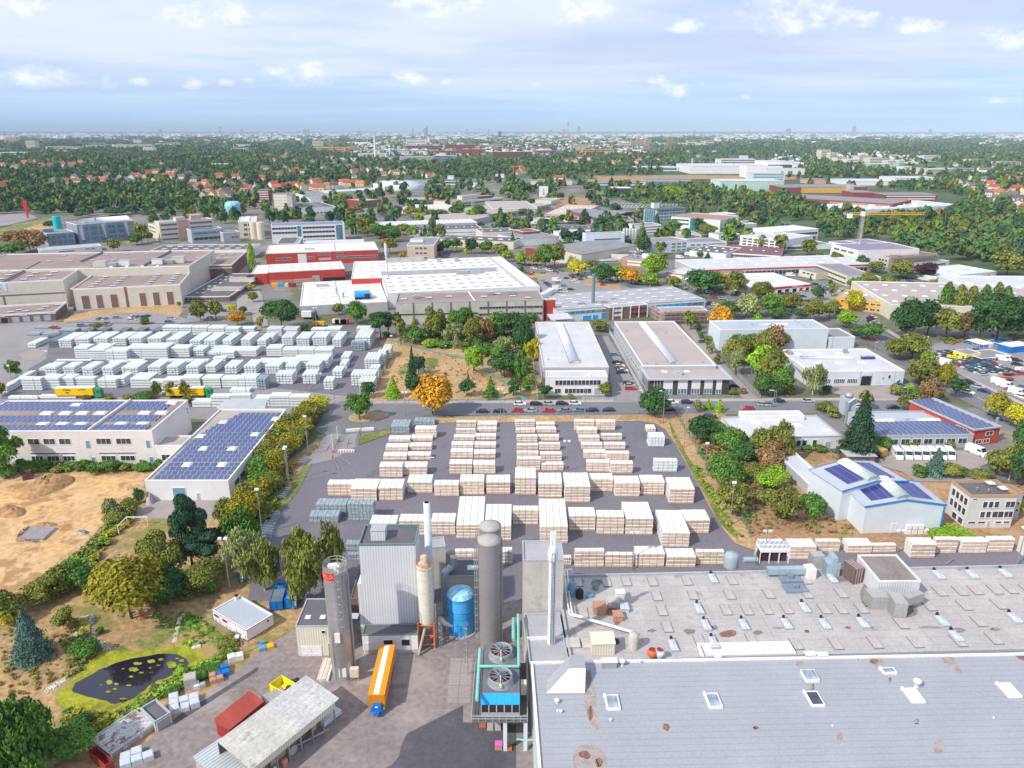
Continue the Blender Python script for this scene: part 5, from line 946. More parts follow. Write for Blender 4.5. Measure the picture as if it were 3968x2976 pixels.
fb('C',635,672,1110,705,25,PALEB,RMID,'warehouse','long low railway shed with blue wall strip',1,24,g=GLASSB)
fb('C',130,662,480,700,30,CREAM,RMID,'warehouse','pale platform roof at the left of the railway shed')
fb('C',820,728,985,785,30,DARKW,RWHITE,'pavilion','white roofed dark walled pavilion in the woods')
fb('C',1312,738,1405,785,30,CREAM,RWHITE,'pavilion','pale roofed pavilion right of the dark walled one')
fb('C',1100,650,1500,672,30,GREYW,RMID,'warehouse','strip of pale sheds along the railway',0)
fb('D',0,500,225,600,90,WHITE,RPALE,'factory_hall','white factory wing with stepped roofs at the right',1,12)
fb('D',0,560,328,612,30,WHITE,RPALE,'warehouse','white hall front at the right end of the white factory')
fb('D',150,455,225,500,20,BLUED,CREAM,'office_tower','dark blue block with cream top behind the white factory')
flats=[('D',466,398,545,488,CREAM),('D',545,425,606,500,CREAM),('D',606,465,690,530,CREAM),('D',690,480,790,540,WHITE),('D',790,450,900,520,CREAM),('D',880,470,960,560,CREAM),('D',960,470,1060,530,CREAM),('D',1040,495,1110,540,CREAM),('D',890,520,1000,580,mat('mint_render',(.35,.60,.50),var=.05)),('D',1000,520,1100,570,WHITE),('D',1130,510,1180,575,mat('mint_render',(.35,.60,.50))),('D',1180,545,1262,592,WHITE),('D',1300,560,1380,605,CREAM),('D',1375,565,1530,618,CREAM),('D',1530,560,1620,600,CREAM),('D',1620,560,1780,595,CREAM),('D',1340,450,1490,500,WHITE),('D',1750,480,1900,520,CREAM),('D',2000,500,2180,545,CREAM),('C',980,325,1035,365,PINK),('C',1028,308,1068,362,PINK),('C',1068,318,1100,362,PINK),('C',1100,312,1158,365,PINK),('C',1305,322,1368,352,BRICKL),('C',1465,322,1530,355,CREAM),('C',1620,320,1698,355,CREAM),('C',880,340,975,372,CREAM),('C',1215,340,1300,358,CREAM),('C',1390,338,1460,356,CREAM),('C',1545,338,1620,356,CREAM),('C',460,355,620,400,CREAM),('C',560,395,840,428,YELW),('C',1158,268,1240,285,WHITE),('C',1262,275,1420,292,CREAM),('C',0,415,140,465,BRICK),('C',160,405,390,432,mat('violet_roof',(.36,.12,.34),var=.05)),('B',470,325,553,378,CREAM),('B',370,320,395,362,CREAM),('B',500,380,750,415,YELW),('B',775,372,830,410,PINK),('B',1270,305,1440,357,WHITE),('B',1270,362,1560,395,BRICK),('B',1490,408,1700,430,REDW),('B',1690,395,1930,440,REDW),('B',2010,415,2290,468,BRICK),('B',2010,350,2100,385,PINK),('B',860,430,1100,470,WHITE),('B',1215,460,1500,505,CONCW),('B',1500,450,1700,500,BLUEG),('B',900,400,1130,425,WHITE),('B',1160,400,1480,428,PALEB),('B',2060,238,2086,300,BRICK),('B',1600,355,1860,395,BRICK),('B',700,470,1140,485,WHITE),('A',230,322,305,398,CREAM),('A',0,420,218,455,WHITE),('A',900,278,950,315,WHITE),('A',1147,312,1205,350,WHITE),('A',1230,378,1312,420,WHITE),('A',965,352,1300,388,CREAM),('A',710,360,870,388,CREAM),('A',395,370,600,400,CREAM),('A',1450,338,1530,365,CREAM),('A',1330,342,1450,362,CREAM),('A',2000,352,2130,372,WHITE),('A',1985,385,2110,410,WHITE),('A',1800,522,1950,560,BRICKL),('A',1420,455,1900,470,WHITE),('A',620,372,690,400,CREAM),('A',50,290,140,335,PINK),('A',0,390,60,412,WHITE)]
cwd={CREAM.name:'cream',WHITE.name:'white',PINK.name:'pink',BRICK.name:'brick',YELW.name:'ochre',BRICKL.name:'light brown',REDW.name:'red roofed',CONCW.name:'concrete',BLUEG.name:'blue grey',PALEB.name:'pale','mint_render':'mint green','violet_roof':'violet roofed'}
for(t_,a,b,c,d_,m_)in flats:
 ht=(d_-b)/2.212;I=fb(t_,a,b,c,d_,max(14,min(40,(c-a)*.5)),m_,RRED if m_ is REDW else m_ if m_.name=='violet_roof' else RMID if random.random()<.4 else RPALE,'apartment_block','',0 if ht<9 else 2 if ht<16 else 4 if ht<30 else 6,6,group='apartment blocks in the distance',cat='apartment block')
 reg(I['root'],cwd[m_.name]+' block','in the distance '+{'A':'on the far left','B':'left of centre','C':'right of centre','D':'on the far right'}[t_])
#  stacks of wrapped bundles
WRAP=mat('white_film_wrap',(.72,.71,.69),var=.05,scale=1.2,fine=.07,fscale=5,rough=.35)
TAN=mat('tan_board_edges',(.68,.50,.37),var=.14,scale=.5,fine=.12,fscale=5,rnd=.18,lines=((2,.43,.10,.82),))
STRAP=mat('strap_gap',(.40,.31,.25),var=.1)
WRAPC=mat('cool_white_film_wrap',(.70,.75,.75),var=.05,scale=1.2,fine=.07,fscale=5,rough=.35)
GAP=mat('dark_gap',(.13,.15,.16),var=.1)
STEEL=mat('grey_steel_sections',(.16,.19,.21),var=.2,scale=1,fine=.25,rough=.5)
STEELL=mat('galvanised_frames',(.30,.36,.40),var=.2,scale=1,fine=.25,rough=.45)
def log_mesh(mb,x0,x1,y0,y1,z0,z1,nx,front=1,r=random):
 """one layer row: wrapped bundles side by side; chamfered long edges, board-coloured front"""
 c=min(.09,(z1-z0)*.14);w=(x1-x0)/nx
 for i in range(nx):
  a=x0+w*i+.045;b=x0+w*(i+1)-.045;j=r.uniform(-.05,.05)
  ya,yb=y0+j,y1+j
  prof=[(ya+c,z0),(ya,z0+c),(ya,z1-c*1.9),(ya+c*1.2,z1),(yb-c,z1),(yb,z1-c),(yb,z0+c),(yb-c,z0)]
  vs=[(a,p[0],p[1])for p in prof]+[(b,p[0],p[1])for p in prof];n=8
  for k in range(n):
   mi=front if k in(0,1)else 0
   mb.add([vs[k],vs[(k+1)%n],vs[(k+1)%n+n],vs[k+n]],[(3,2,1,0)],mi)
  mb.add(vs[:n],[tuple(range(n))],0);mb.add(vs[n:],[tuple(range(n))[::-1]],0)
 mb.box(x0+.05,x1-.05,y0+.25,y1-.15,z0+.02,z1-.06,2)
def stack_near(t,xl,xr,yb,yt,yk,nx=4,kind='tan',ctx=('yard','row'),rowd=1.25,lay=None):
 A=P(px(t,xl,yb));B=P(px(t,xr,yb));h=zat(A,px(t,xl,yt)[1]);h=max(h,.9)
 Bk=P(px(t,(xl+xr)/2,yk),h);D=max(1.2,Bk.y-A.y)
 W=(B-A).length;nl=max(1,round(h/.86))if lay is None else lay;nd=max(1,round(D/rowd));lh=h/nl;rd=D/nd
 rz=random.uniform(-.02,.02)
 root=thing('bundle_stack','','bundle stack',(A.x,A.y,0),rz,'stacks of wrapped bundles in the near yard')
 mats={'tan':[WRAP,TAN,STRAP],'white':[WRAPC,WRAPC,GAP],'steel':[STEELL,STEELL,GAP]}[kind]
 FOOT.append((A,Vector((1,0,0)),Vector((0,1,0)),W,D))
 r=random.Random(int(xl+yb*7))
 for k in range(nl):
  mb=MB();dx=r.uniform(-.08,.08)
  for j in range(nd):
   if k<nl-1 and 0<j<nd-1 and False:continue
   log_mesh(mb,dx,W+dx,j*rd+.04,(j+1)*rd-.05,k*lh+(.1 if k==0 else.01),(k+1)*lh-.02,nx,1 if j==0 else 0,r)
  mb.obj('bundle_layer',mats,root)
 pal=MB();
 for i in range(nx*2):pal.box(W*(i+.2)/(nx*2),W*(i+.7)/(nx*2),.1,D-.1,0,.1)
 pal.obj('timber_base',TAN,root)
 w_={1:'single-layer',2:'two-high',3:'three-high',4:'four-high',5:'five-high',6:'six-high',7:'seven-high',8:'eight-high'}.get(nl,'tall')+{'tan':' wrapped stack','white':' bluish stack','steel':' steel stack'}[kind]
 reg(root,w_,ctx)
 return root
def near(t,rows,ctx,kind='tan',**k):
 for q in rows:stack_near(t,*q,ctx=ctx,kind=kind,**k)
near('F',[(1348,1530,1325,1240,1210)],'beside the gate below the roundabout')
near('F',[(1118,1305,1362,1328,1295),(1310,1495,1350,1318,1287)],'in the back row of the leftmost yard block')
near('F',[(1092,1285,1440,1395,1362),(1295,1488,1430,1388,1355)],'in the second row of the leftmost yard block')
near('F',[(1072,1275,1520,1470,1436),(1280,1480,1510,1466,1432)],'in the third row of the leftmost yard block')
near('F',[(1042,1240,1660,1562,1520),(1246,1450,1643,1562,1520)],'in the front row of the leftmost yard block')
near('F',[(1700,1870,1232,1180,1165),(1877,2048,1232,1200,1168)],'in the back row of the second yard block')
near('F',[(1697,1865,1290,1245,1232),(1880,2045,1275,1240,1225)],'in the second row of the second yard block')
near('F',[(1675,1855,1345,1310,1285),(1860,2040,1340,1300,1275)],'in the third row of the second yard block')
near('F',[(1658,1848,1412,1375,1345),(1852,2038,1412,1375,1346)],'in the fourth row of the second yard block')
near('F',[(1652,1845,1495,1435,1405),(1850,2036,1500,1450,1414)],'in the fifth row of the second yard block')
near('F',[(1640,1835,1635,1540,1500),(1840,2032,1630,1545,1504)],'in the front row of the second yard block')
near('G',[(-10,160,1232,1175,1158),(168,330,1240,1198,1178)],'in the back row of the middle yard block')
near('G',[(-5,165,1285,1245,1228),(172,345,1280,1240,1222)],'in the second row of the middle yard block')
near('G',[(3,182,1358,1303,1286),(188,368,1348,1302,1284)],'in the third row of the middle yard block')
near('G',[(4,188,1428,1378,1360),(195,378,1428,1370,1352)],'in the fourth row of the middle yard block')
near('G',[(4,192,1490,1440,1424),(205,392,1522,1455,1432)],'in the fifth row of the middle yard block')
near('G',[(5,208,1605,1498,1476),(215,407,1605,1545,1520)],'in the front row of the middle yard block')
near('G',[(498,668,1258,1175,1155),(680,848,1258,1178,1158)],'in the back row of the fourth yard block')
near('G',[(522,695,1290,1248,1222),(535,715,1358,1312,1288),(728,906,1342,1294,1276)],'in second row of the fourth yard block')
near('G',[(558,742,1418,1375,1350),(750,936,1420,1372,1350)],'in the third row of the fourth yard block')
near('G',[(578,770,1500,1442,1413),(772,966,1520,1448,1426)],'in the fourth row of the fourth yard block')
near('G',[(602,800,1612,1525,1498),(806,998,1632,1538,1510)],'in the front row of the fourth yard block')
near('G',[(1137,1270,1397,1310,1268)],'standing alone near the bend of the yard edge','white',nx=5)
near('G',[(1120,1196,1275,1240,1202)],'standing just behind the lone stack at the yard bend')
near('G',[(1178,1378,1612,1512,1488)],'standing alone at the right side of the yard','white',nx=5)
near('J',[(600,822,272,165,126),(798,1022,318,205,118),(1033,1242,312,200,120),(1283,1492,246,150,82),(1510,1722,276,170,128),(1730,1938,262,140,80),(1955,2160,258,150,85)],'in the long row, left half')
near('K',[(-10,170,262,110,22),(188,392,287,160,66),(415,632,327,185,66),(630,828,232,122,70),(845,1058,277,155,92),(1065,1266,262,148,85),(1310,1520,338,208,105)],'in the long row, right half')
near('J',[(962,1190,600,500,428),(1215,1430,610,480,420),(1487,1692,608,485,412),(1700,1935,640,515,270),(1940,2170,655,525,335)],'in the row behind the factory towers')
near('K',[(-30,190,518,388,348),(203,442,678,528,288),(450,677,572,437,362),(690,920,602,442,386),(932,1168,605,460,316),(1248,1480,710,582,385),(1440,1652,595,475,383)],'in the row facing the tall white chimney')
near('J',[(1690,1885,802,740,718),(2060,2180,855,745,702)],'in the front row between the grey silos')
near('K',[(400,472,870,795,775),(498,750,884,740,712),(762,1005,884,770,743),(1020,1268,882,765,694),(1285,1535,884,790,713),(1540,1778,860,745,720)],'in the front row along the factory wall')
near('L',[(-68,140,772,664,633),(200,422,817,702,630),(425,628,752,655,630),(692,906,767,690,627),(910,1112,762,690,668),(1232,1440,805,682,620),(1436,1630,765,640,614),(1668,1885,765,660,615),(1888,2112,758,640,608),(2200,2440,787,655,608)],'along the right strip behind the factory')
near('J',[(440,690,505,440,385),(500,760,440,340,285),(775,1000,485,335,290)],'left of the long row behind the birches','steel',nx=7)
near('J',[(752,862,740,680,642),(770,870,830,770,745)],'between the birch and the white tower','steel',nx=4)
near('F',[(1142,1298,1285,1215,1160),(1337,1515,1212,1175,1140)],'on the verge beside the roundabout','steel',nx=5)
def frame_bundle(t,a,b,label,n=6,wd=1.6,h=1.4):
 A=P(px(t,*a));B=P(px(t,*b));d=B-A;L=d.length;rz=math.atan2(d.y,d.x);mb=MB()
 for i in range(n):
  for k in range(2):
   y=wd*i/n;mb.tube((0,y,.15+k*h*.5),(L,y,.15+k*h*.5),.07,4)
 for i in range(int(L/1.2)+1):
  x=min(L,i*1.2);mb.tube((x,0,.1),(x,0,h),.05,4);mb.tube((x,wd,.1),(x,wd,h),.05,4);mb.tube((x,0,h),(x,wd,h),.05,4)
 mb.obj('frame_bundle',STEELL,None,(A.x,A.y,0),rz,label=label,category='steel frames')
frame_bundle('J',(50,650),(120,500),'long galvanised frame bundle by the fence, nearest the small birch')
frame_bundle('J',(105,655),(190,430),'long galvanised frame bundle by the fence, nearer the asphalt')
frame_bundle('J',(225,310),(290,215),'short galvanised frame bundle under the middle lamp post by the hedge')
frame_bundle('F',(385,1560),(445,1510),'thin galvanised frames lying near the gate posts')
#  left yard
def stack_far(t,xl,xr,yb,yt,yk,kind='end',ctx='',mats=None,word='pale stack'):
 A=P(px(t,xl,yb));B=P(px(t,xr,yb));h=max(.8,zat(A,px(t,xl,yt)[1]))
 Bk=P(px(t,(xl+xr)/2,yk),h);D=max(1.3,min(Bk.y-A.y,16));W=(B-A).length
 mb=MB();r=random.Random(int(xl*3+yb));nl=max(1,round(h/1.0));lh=h/nl
 if kind=='end':
  nx=max(2,round(W/1.2));w_=W/nx
  for k in range(nl):
   for i in range(nx):
    dy=r.uniform(-.15,.15);mb.box(i*w_+.09,(i+1)*w_-.09,dy,D+dy,k*lh+.24,(k+1)*lh-.02,0)
  mb.box(.1,W-.1,.25,D-.3,.05,h-.12,1)
 else:
  nd=max(1,round(D/1.2));nx=max(3,round(W/1.5));rd=D/nd
  for k in range(nl):
   for j in range(nd):
    for i in range(nx):
     mb.box(W*i/nx+.03,W*(i+1)/nx-.03,j*rd+.05,(j+1)*rd-.05,k*lh+.24,(k+1)*lh-.02,0)
  mb.box(.1,W-.1,.25,D-.2,.05,h-.12,1)
 o=mb.obj('bundle_stack',mats or[WRAPC,GAP],None,(A.x,A.y,0),r.uniform(-.02,.02),category='bundle stack',group='stacks in the left storage yard')
 FOOT.append((A,Vector((1,0,0)),Vector((0,1,0)),W,D))
 reg(o,word,ctx)
def far(t,kind,rows,ctx,**k):
 for q in rows:stack_far(t,*q,kind=kind,ctx=ctx,**k)
LY=' of the left yard'
c1='in the back row'+LY;c2='in the second row'+LY;c3='in the third row'+LY;c4='in the middle row'+LY;c5='in the fifth row'+LY;c6='in the low front row'+LY;c4b='just behind the middle row'+LY
far('E','side',[(1400,1530,440,368,346),(1535,1645,440,368,348),(1650,1780,440,370,348),(1785,1925,440,375,348),(1932,2050,440,380,358),(2055,2180,425,380,358)],c1)
far('F','side',[(80,205,452,382,357),(210,338,445,385,357),(458,580,455,387,367),(585,708,455,385,358),(846,962,440,375,357)],c1)
far('E','end',[(512,618,552,478,412),(652,770,545,468,408),(806,930,535,465,408),(970,1085,530,465,408),(1105,1218,525,464,408),(1270,1385,520,465,408),(1432,1535,540,475,405),(1632,1722,558,485,412),(1755,1850,558,482,412),(1912,1988,542,480,415),(2070,2150,545,475,408)],c2)
far('F','end',[(-5,72,542,482,415),(72,135,512,450,412),(205,300,528,455,407),(332,440,535,462,408),(468,588,528,455,407),(640,715,545,475,407),(838,965,560,455,372)],c2)
far('E','side',[(648,765,640,545,512),(768,908,655,565,508),(912,1095,662,575,537),(1095,1218,640,545,510),(1222,1440,645,545,502),(1468,1625,630,548,517),(1895,2010,640,582,532),(2020,2200,625,568,532)],c3)
far('E','end',[(1658,1748,620,562,520),(1770,1885,612,585,520)],c3)
far('F','side',[(75,205,622,548,515),(210,345,630,562,532),(350,482,630,562,532),(490,640,650,565,530)],c3)
far('E','side',[(478,630,668,655,642),(635,780,668,655,642),(930,1085,680,665,652),(1090,1230,690,655,640),(1350,1500,678,655,640),(1505,1650,678,655,640),(1655,1785,678,655,640),(1825,1935,668,635,615)],c4b)
far('F','side',[(0,155,730,665,632),(160,300,735,662,627),(305,448,730,650,606),(452,600,730,650,600)],c4b)
far('E','end',[(335,392,750,725,680),(390,492,782,712,665),(550,645,780,712,665),(710,805,790,718,662),(882,975,787,717,660),(1050,1185,786,717,655),(1275,1383,782,707,655),(1435,1533,782,707,655),(1600,1705,776,706,650),(1766,1852,762,702,645),(1930,2033,772,705,650),(2095,2200,772,702,645)],c4)
far('F','end',[(65,188,776,702,655),(240,333,782,702,655),(415,533,772,692,650)],c4)
far('E','side',[(198,365,916,812,790),(370,520,902,805,768),(525,640,892,805,768),(640,818,888,808,786),(845,1002,896,822,782),(1125,1288,896,812,757),(1292,1408,906,832,810),(1410,1558,912,822,787),(1560,1722,902,805,772),(1740,1893,896,808,772),(1900,2045,892,812,777),(2050,2205,902,805,767)],c5)
far('E','end',[(1008,1075,882,805,755)],c5)
far('F','end',[(160,300,864,775,735),(385,500,860,775,728),(565,648,910,828,790),(640,722,812,745,702)],c5)
far('F','end',[(702,762,732,682,642),(712,782,680,625,575)],'beside the lane in the right part'+LY)
far('F','end',[(800,1010,875,775,732),(868,1000,928,835,790),(915,1040,745,645,585),(1010,1080,700,620,560),(1068,1140,640,560,518),(960,1040,800,720,690)],'along the slanted right edge'+LY)
far('E','side',[(1650,1810,1062,1008,977),(1815,1978,1062,962,937),(1985,2155,1062,952,932),(1970,2140,937,907,882)],c6)
far('F','side',[(-30,100,1057,982,947),(105,270,1057,962,927),(272,440,1057,967,938)],c6)
far('E','side',[(72,172,992,967,952),(175,325,992,967,952),(335,500,987,962,943),(503,650,987,972,962),(660,818,978,952,941),(1380,1460,952,930,918)],c6)
far('E','end',[(30,70,935,880,835),(70,115,905,850,810),(112,160,880,830,790),(160,205,850,800,760),(205,250,820,775,740),(130,235,800,770,745)],'along the slanted left edge'+LY)
far('E','end',[(240,310,550,510,460)],'standing alone on the pale asphalt'+LY)
far('E','end',[(418,510,545,485,432),(700,770,430,405,375),(845,905,425,400,370),(1000,1072,430,405,370),(1150,1225,425,400,368),(1300,1375,425,400,365),(410,480,480,445,420),(2190,2260,900,830,800)],'in the back'+LY,mats=[STEEL,GAP],word='dark steel stack')
far('F','end',[(-5,70,908,815,775),(800,918,575,500,480)],'in the right half'+LY,mats=[STEELL,GAP],word='grey frame stack')
far('E','side',[(225,340,445,425,405),(340,490,440,425,400),(500,645,425,395,370),(290,415,385,372,352)],'near the loading dock',mats=[STEELL,GAP],word='grey section bundle')
#  plants
def inpoly(p,poly):
 x,y=p;c=False;n=len(poly);j=n-1
 for i in range(n):
  xi,yi=poly[i];xj,yj=poly[j]
  if(yi>y)!=(yj>y)and x<(xj-xi)*(y-yi)/(yj-yi)+xi:c=not c
  j=i
 return c
def blocked(g,m=2.0):
 for(A,u,v,W,D)in FOOT:
  d=g-A;a=d.x*u.x+d.y*u.y;b=d.x*v.x+d.y*v.y
  if-m<a<W+m and-m<b<D+m:return True
 return False
def leaf_cloud(kind,n,sz,seed):
 """leaf-clump quads filling a crown; whole tree is 1 high, crown 1 wide"""
 r=np.random.RandomState(seed)
 if kind in('cone','spruce'):
  z0=.06;t=r.rand(n)**.75;z=z0+(1-z0)*(1-t)if False else None
  hz=r.rand(n);hz=1-np.sqrt(hz)
  tiers=11 if kind=='spruce' else 7
  ph_=(hz*tiers)%1
  rad=(1-hz)**.9*.5*(.55+.45*(1-ph_));a=r.rand(n)*2*np.pi
  lob=1+.16*np.sin(a*5+np.floor(hz*tiers)*2.1)+.1*r.randn(n)
  q=r.rand(n)**.4;R_=rad*lob*q
  c=np.stack([R_*np.cos(a),R_*np.sin(a),z0+(1-z0)*hz-.03*q],1);nrm=np.stack([np.cos(a)*.7,np.sin(a)*.7,np.full(n,.6)],1)
 elif kind=='poplar':
  hz=r.rand(n);rad=.5*np.sin(np.pi*np.clip(hz*.92+.06,0,1))**.6;a=r.rand(n)*2*np.pi;q=r.rand(n)**.4
  rad=rad*(1+.18*np.sin(a*3+hz*14)+.1*r.randn(n))
  c=np.stack([rad*q*np.cos(a),rad*q*np.sin(a),.05+.95*hz],1);nrm=np.stack([np.cos(a),np.sin(a),np.full(n,.4)],1)
 else:
  P_=dict(round=(22,.33,.25,.10,.97),oval=(20,.36,.21,.08,.98),bush=(18,.27,.27,.0,.95),birch=(26,.36,.17,.06,.98),pine=(18,.36,.20,.2,.98),willow=(24,.34,.22,.02,.96))[kind]
  L,rr,lr,zb,zt_=P_
  lc=[];k=0
  while len(lc)<L:
   k+=1;p=r.randn(3);p/=np.linalg.norm(p);p*=r.rand()**.33
   z=zb+lr*.6+(zt_-zb-lr*1.1)*(p[2]*.5+.5)
   f=1.0
   if kind=='oval' or kind=='birch':f=.75+.4*np.sin(np.pi*min(1,(z-zb)/(zt_-zb)*1.0))
   lc.append((p[0]*rr*f,p[1]*rr*f,z,lr*r.uniform(.7,1.25)))
  lc=np.array(lc);idx=r.randint(0,L,n);d=r.randn(n,3);d/=np.linalg.norm(d,axis=1)[:,None]
  d[:,2]=np.where(d[:,2]<-.3,-d[:,2]*.5,d[:,2])
  q=(.55+.45*r.rand(n)**.5)[:,None]
  c=lc[idx,:3]+d*lc[idx,3:4]*q*np.array([1,1,.85 if kind!='pine' else.5]);nrm=d+np.array([0,0,.25])
  if kind in('birch','willow'):c[:,2]-=np.abs(r.randn(n))*.05
  c[:,2]=np.clip(c[:,2],.01,1)
 nrm=nrm+r.randn(n,3)*.45;nrm/=np.linalg.norm(nrm,axis=1)[:,None]
 t1=np.cross(nrm,r.randn(n,3));t1/=np.linalg.norm(t1,axis=1)[:,None];t2=np.cross(nrm,t1)
 s=sz*(.6+.8*r.rand(n))[:,None];s2=s*(1.7 if kind in('birch','willow')else 1.0)
 if kind in('birch','willow'):t2[:,2]-=1.2;t2/=np.linalg.norm(t2,axis=1)[:,None]
 v=np.stack([c-t1*s*.5-t2*s2*.35,c+t1*s*.4-t2*s2*.5,c+t1*s*.5+t2*s2*.45,c-t1*s*.45+t2*s2*.5],1)
 return v.reshape(-1,3)
def np_mesh(name,V,mats,mi=None):
 n=len(V)//4;m=bpy.data.meshes.new(name);m.vertices.add(len(V));m.vertices.foreach_set('co',V.astype(np.float32).ravel())
 m.loops.add(len(V));m.loops.foreach_set('vertex_index',np.arange(len(V),dtype=np.int32))
 m.polygons.add(n);m.polygons.foreach_set('loop_start',np.arange(0,len(V),4,dtype=np.int32));m.polygons.foreach_set('loop_total',np.full(n,4,dtype=np.int32))
 for x in mats:m.materials.append(x)
 if mi is not None:m.polygons.foreach_set('material_index',mi.astype(np.int32))
 m.update(calc_edges=True);return m
LODS={0:(13000,.033),1:(4200,.050),2:(1300,.078),3:(450,.125)}
KMUL={'birch':(.62,.8),'pine':(.8,.9),'cone':(1,.8),'spruce':(1.1,.8),'poplar':(1,.9),'willow':(1.1,.9),'round':(1,1),'oval':(1,1),'bush':(1,1)}
CRN={};TRK={}
def crown_mesh(kind,lod,var):
 k=(kind,lod,var)
 if k not in CRN:
  n,s=LODS[lod];a,b=KMUL[kind];CRN[k]=np_mesh('crown',leaf_cloud(kind,int(n*a),s*b,hash((lod,var))%1000+len(kind)*17+var),[FOL['green']])
 return CRN[k]
def trunk_mesh(kind,var):
 k=(kind,var)
 if k not in TRK:
  r=random.Random(var+5);mb=MB();top={'cone':.95,'spruce':.95,'poplar':.8,'bush':.4}.get(kind,.7);w_=.035
  pts=[(0,0,-.01),(r.uniform(-.02,.02),r.uniform(-.02,.02),.25),(r.uniform(-.03,.03),r.uniform(-.03,.03),top)]
  mb.tube(pts[0],pts[1],w_,6,0,w_*.75);mb.tube(pts[1],pts[2],w_*.75,6,0,w_*.2)
  if kind not in('cone','spruce'):
   for i in range(5):
    a=r.uniform(0,6.28);z=r.uniform(.22,.5);mb.tube((0,0,z),(.3*math.cos(a),.3*math.sin(a),z+r.uniform(.15,.3)),w_*.4,5,0,w_*.12)
  m=mb.mesh('trunk');m.materials.append(BARKW if kind=='birch' else BARK);TRK[k]=m
 return TRK[k]
CW={'dark':'dark green','green':'green','bright':'bright green','olive':'olive green','pine':'blackish green','blue':'blue green','orange':'orange brown','yellow':'yellow','purple':'purple','brown':'brown','pale':'pale green','autumn':'yellowish green'}
KW={'round':'round tree','oval':'tall tree','bush':'bush','birch':'birch','pine':'pine','cone':'cone-shaped tree','spruce':'spruce','poplar':'poplar','willow':'drooping tree'}
KN={'round':'broadleaf_tree','oval':'broadleaf_tree','bush':'bush','birch':'birch_tree','pine':'pine_tree','cone':'conical_tree','spruce':'spruce_tree','poplar':'poplar_tree','willow':'willow_tree'}
NTREE=[0];TREEPOS=[]
def tree_at(g,wm,hm,kind,colr,ctx):
 d=proj((g.x,g.y,hm/2))[2];wp=wm*F/d
 lod=0 if wp>140 else 1 if wp>62 else 2 if wp>26 else 3
 NTREE[0]+=1;var=NTREE[0]%(3 if lod<2 else 5)
 root=thing(KN[kind],'','bush' if kind=='bush' else 'tree',(g.x,g.y,0),random.uniform(0,6.28),'bushes' if kind=='bush' else 'trees')
 c=link('crown',crown_mesh(kind,lod,var),root);c.scale=(wm*1.12,wm*1.12,hm*1.03)
 c.material_slots[0].link='OBJECT';c.material_slots[0].material=FOL[colr]
 if kind!='bush':
  t=link('trunk',trunk_mesh(kind,var),root);ts=min(wm,hm*.6);t.scale=(ts,ts,hm)
 reg(root,CW[colr]+' '+KW[kind],ctx,CW[colr]+' '+(KW[kind]+'es' if kind=='birch' or kind=='bush' else KW[kind]+'s'))
 TREEPOS.append((g.x,g.y,wm));return root
def tree(t,xc,yb,w_,h_,kind,colr,ctx):
 p=px(t,xc,yb);s=2.212 if t!='P' else 1.0
 g=P(p)
 hm=max(1.2,zat(g,p[1]-h_/s));wm=w_/s*proj((g.x,g.y,hm/2))[2]/F
 return tree_at(g,wm,hm,kind,colr,ctx)
KCODE=dict(zip('robipcsqw',('round','oval','bush','birch','pine','cone','spruce','poplar','willow')))
CCODE=dict(zip('dghopbryunea',('dark','green','bright','olive','pine','blue','orange','yellow','purple','brown','pale','autumn')))
def trees(t,ctx,L):
 for q in(L.split(',')if isinstance(L,str)else L):
  if isinstance(q,str):*n,k=q.split();q=(*map(int,n),KCODE[k[0]],CCODE[k[1]])
  x,y,a,b,k,c=q;tree(t,x,y,a,b,k,c,ctx)
trees('I','between the pond and the solar hall','1650 880 330 640 pp,1750 930 400 380 pp,1430 1020 340 460 oo,1130 1320 600 560 ra,1420 1200 330 280 rd,1750 1080 330 260 bo,1820 1110 90 170 bg,1620 1010 90 60 br')
trees('I','along the sand site fence','640 1060 280 240 bg,480 1130 280 240 bo,840 1060 240 190 bd,330 1210 240 200 bo,720 1060 200 200 bg,1000 500 190 110 bo,980 470 150 190 ie,1120 430 150 150 bo,1200 330 90 140 bd')
trees('I','in the lower left meadow','285 1660 330 440 sb,60 1340 300 260 bo,90 1390 170 200 iy,20 1250 200 170 ba,560 1420 180 190 bo,740 1640 220 140 bg,860 1450 70 60 bg')
trees('M','in the bottom left corner','220 1760 560 660 wg,-60 1720 300 500 wd,620 1560 380 260 bg,700 1350 200 140 bd,120 1100 60 90 bg,880 1320 160 80 ba')
trees('M','on the pond bank beside the lane','1560 860 110 80 bh,1330 1010 90 70 bo,1480 1020 140 50 bg,1700 900 180 60 bg,1820 830 150 50 bg,1950 600 200 60 bo,1640 420 120 40 bg')
hedge=[(505,1085,170,110,'yellow'),(440,1130,170,110,'autumn'),(470,1190,190,130,'olive'),(380,1220,190,140,'autumn'),(300,1270,190,140,'olive'),(400,1290,170,120,'autumn'),(250,1340,190,150,'autumn'),(340,1370,170,130,'olive'),(180,1410,190,150,'olive'),(270,1450,190,150,'autumn'),(120,1480,190,150,'autumn'),(210,1520,190,150,'olive'),(60,1550,190,150,'olive'),(160,1600,190,150,'autumn'),(20,1650,190,160,'green'),(110,1680,190,150,'autumn')]
trees('F','in the solar hall hedge',[(x,y,a*1.15,b*1.2,'bush',c)for(x,y,a,b,c)in hedge])
trees('J','in the solar hall hedge','90 60 220 180 ba,40 170 220 190 bg,110 230 190 170 bo,20 300 230 200 ba,-60 330 230 200 bo,-70 450 250 240 ba,-10 430 180 160 bg,-150 560 270 290 ba')
trees('I','behind the twin floodlight mast','2060 800 330 420 wg,1960 560 200 260 ro,2140 980 330 480 ie')
trees('J','beside the blue skips','60 1080 300 460 io,410 1190 430 700 io,640 1090 260 590 io')
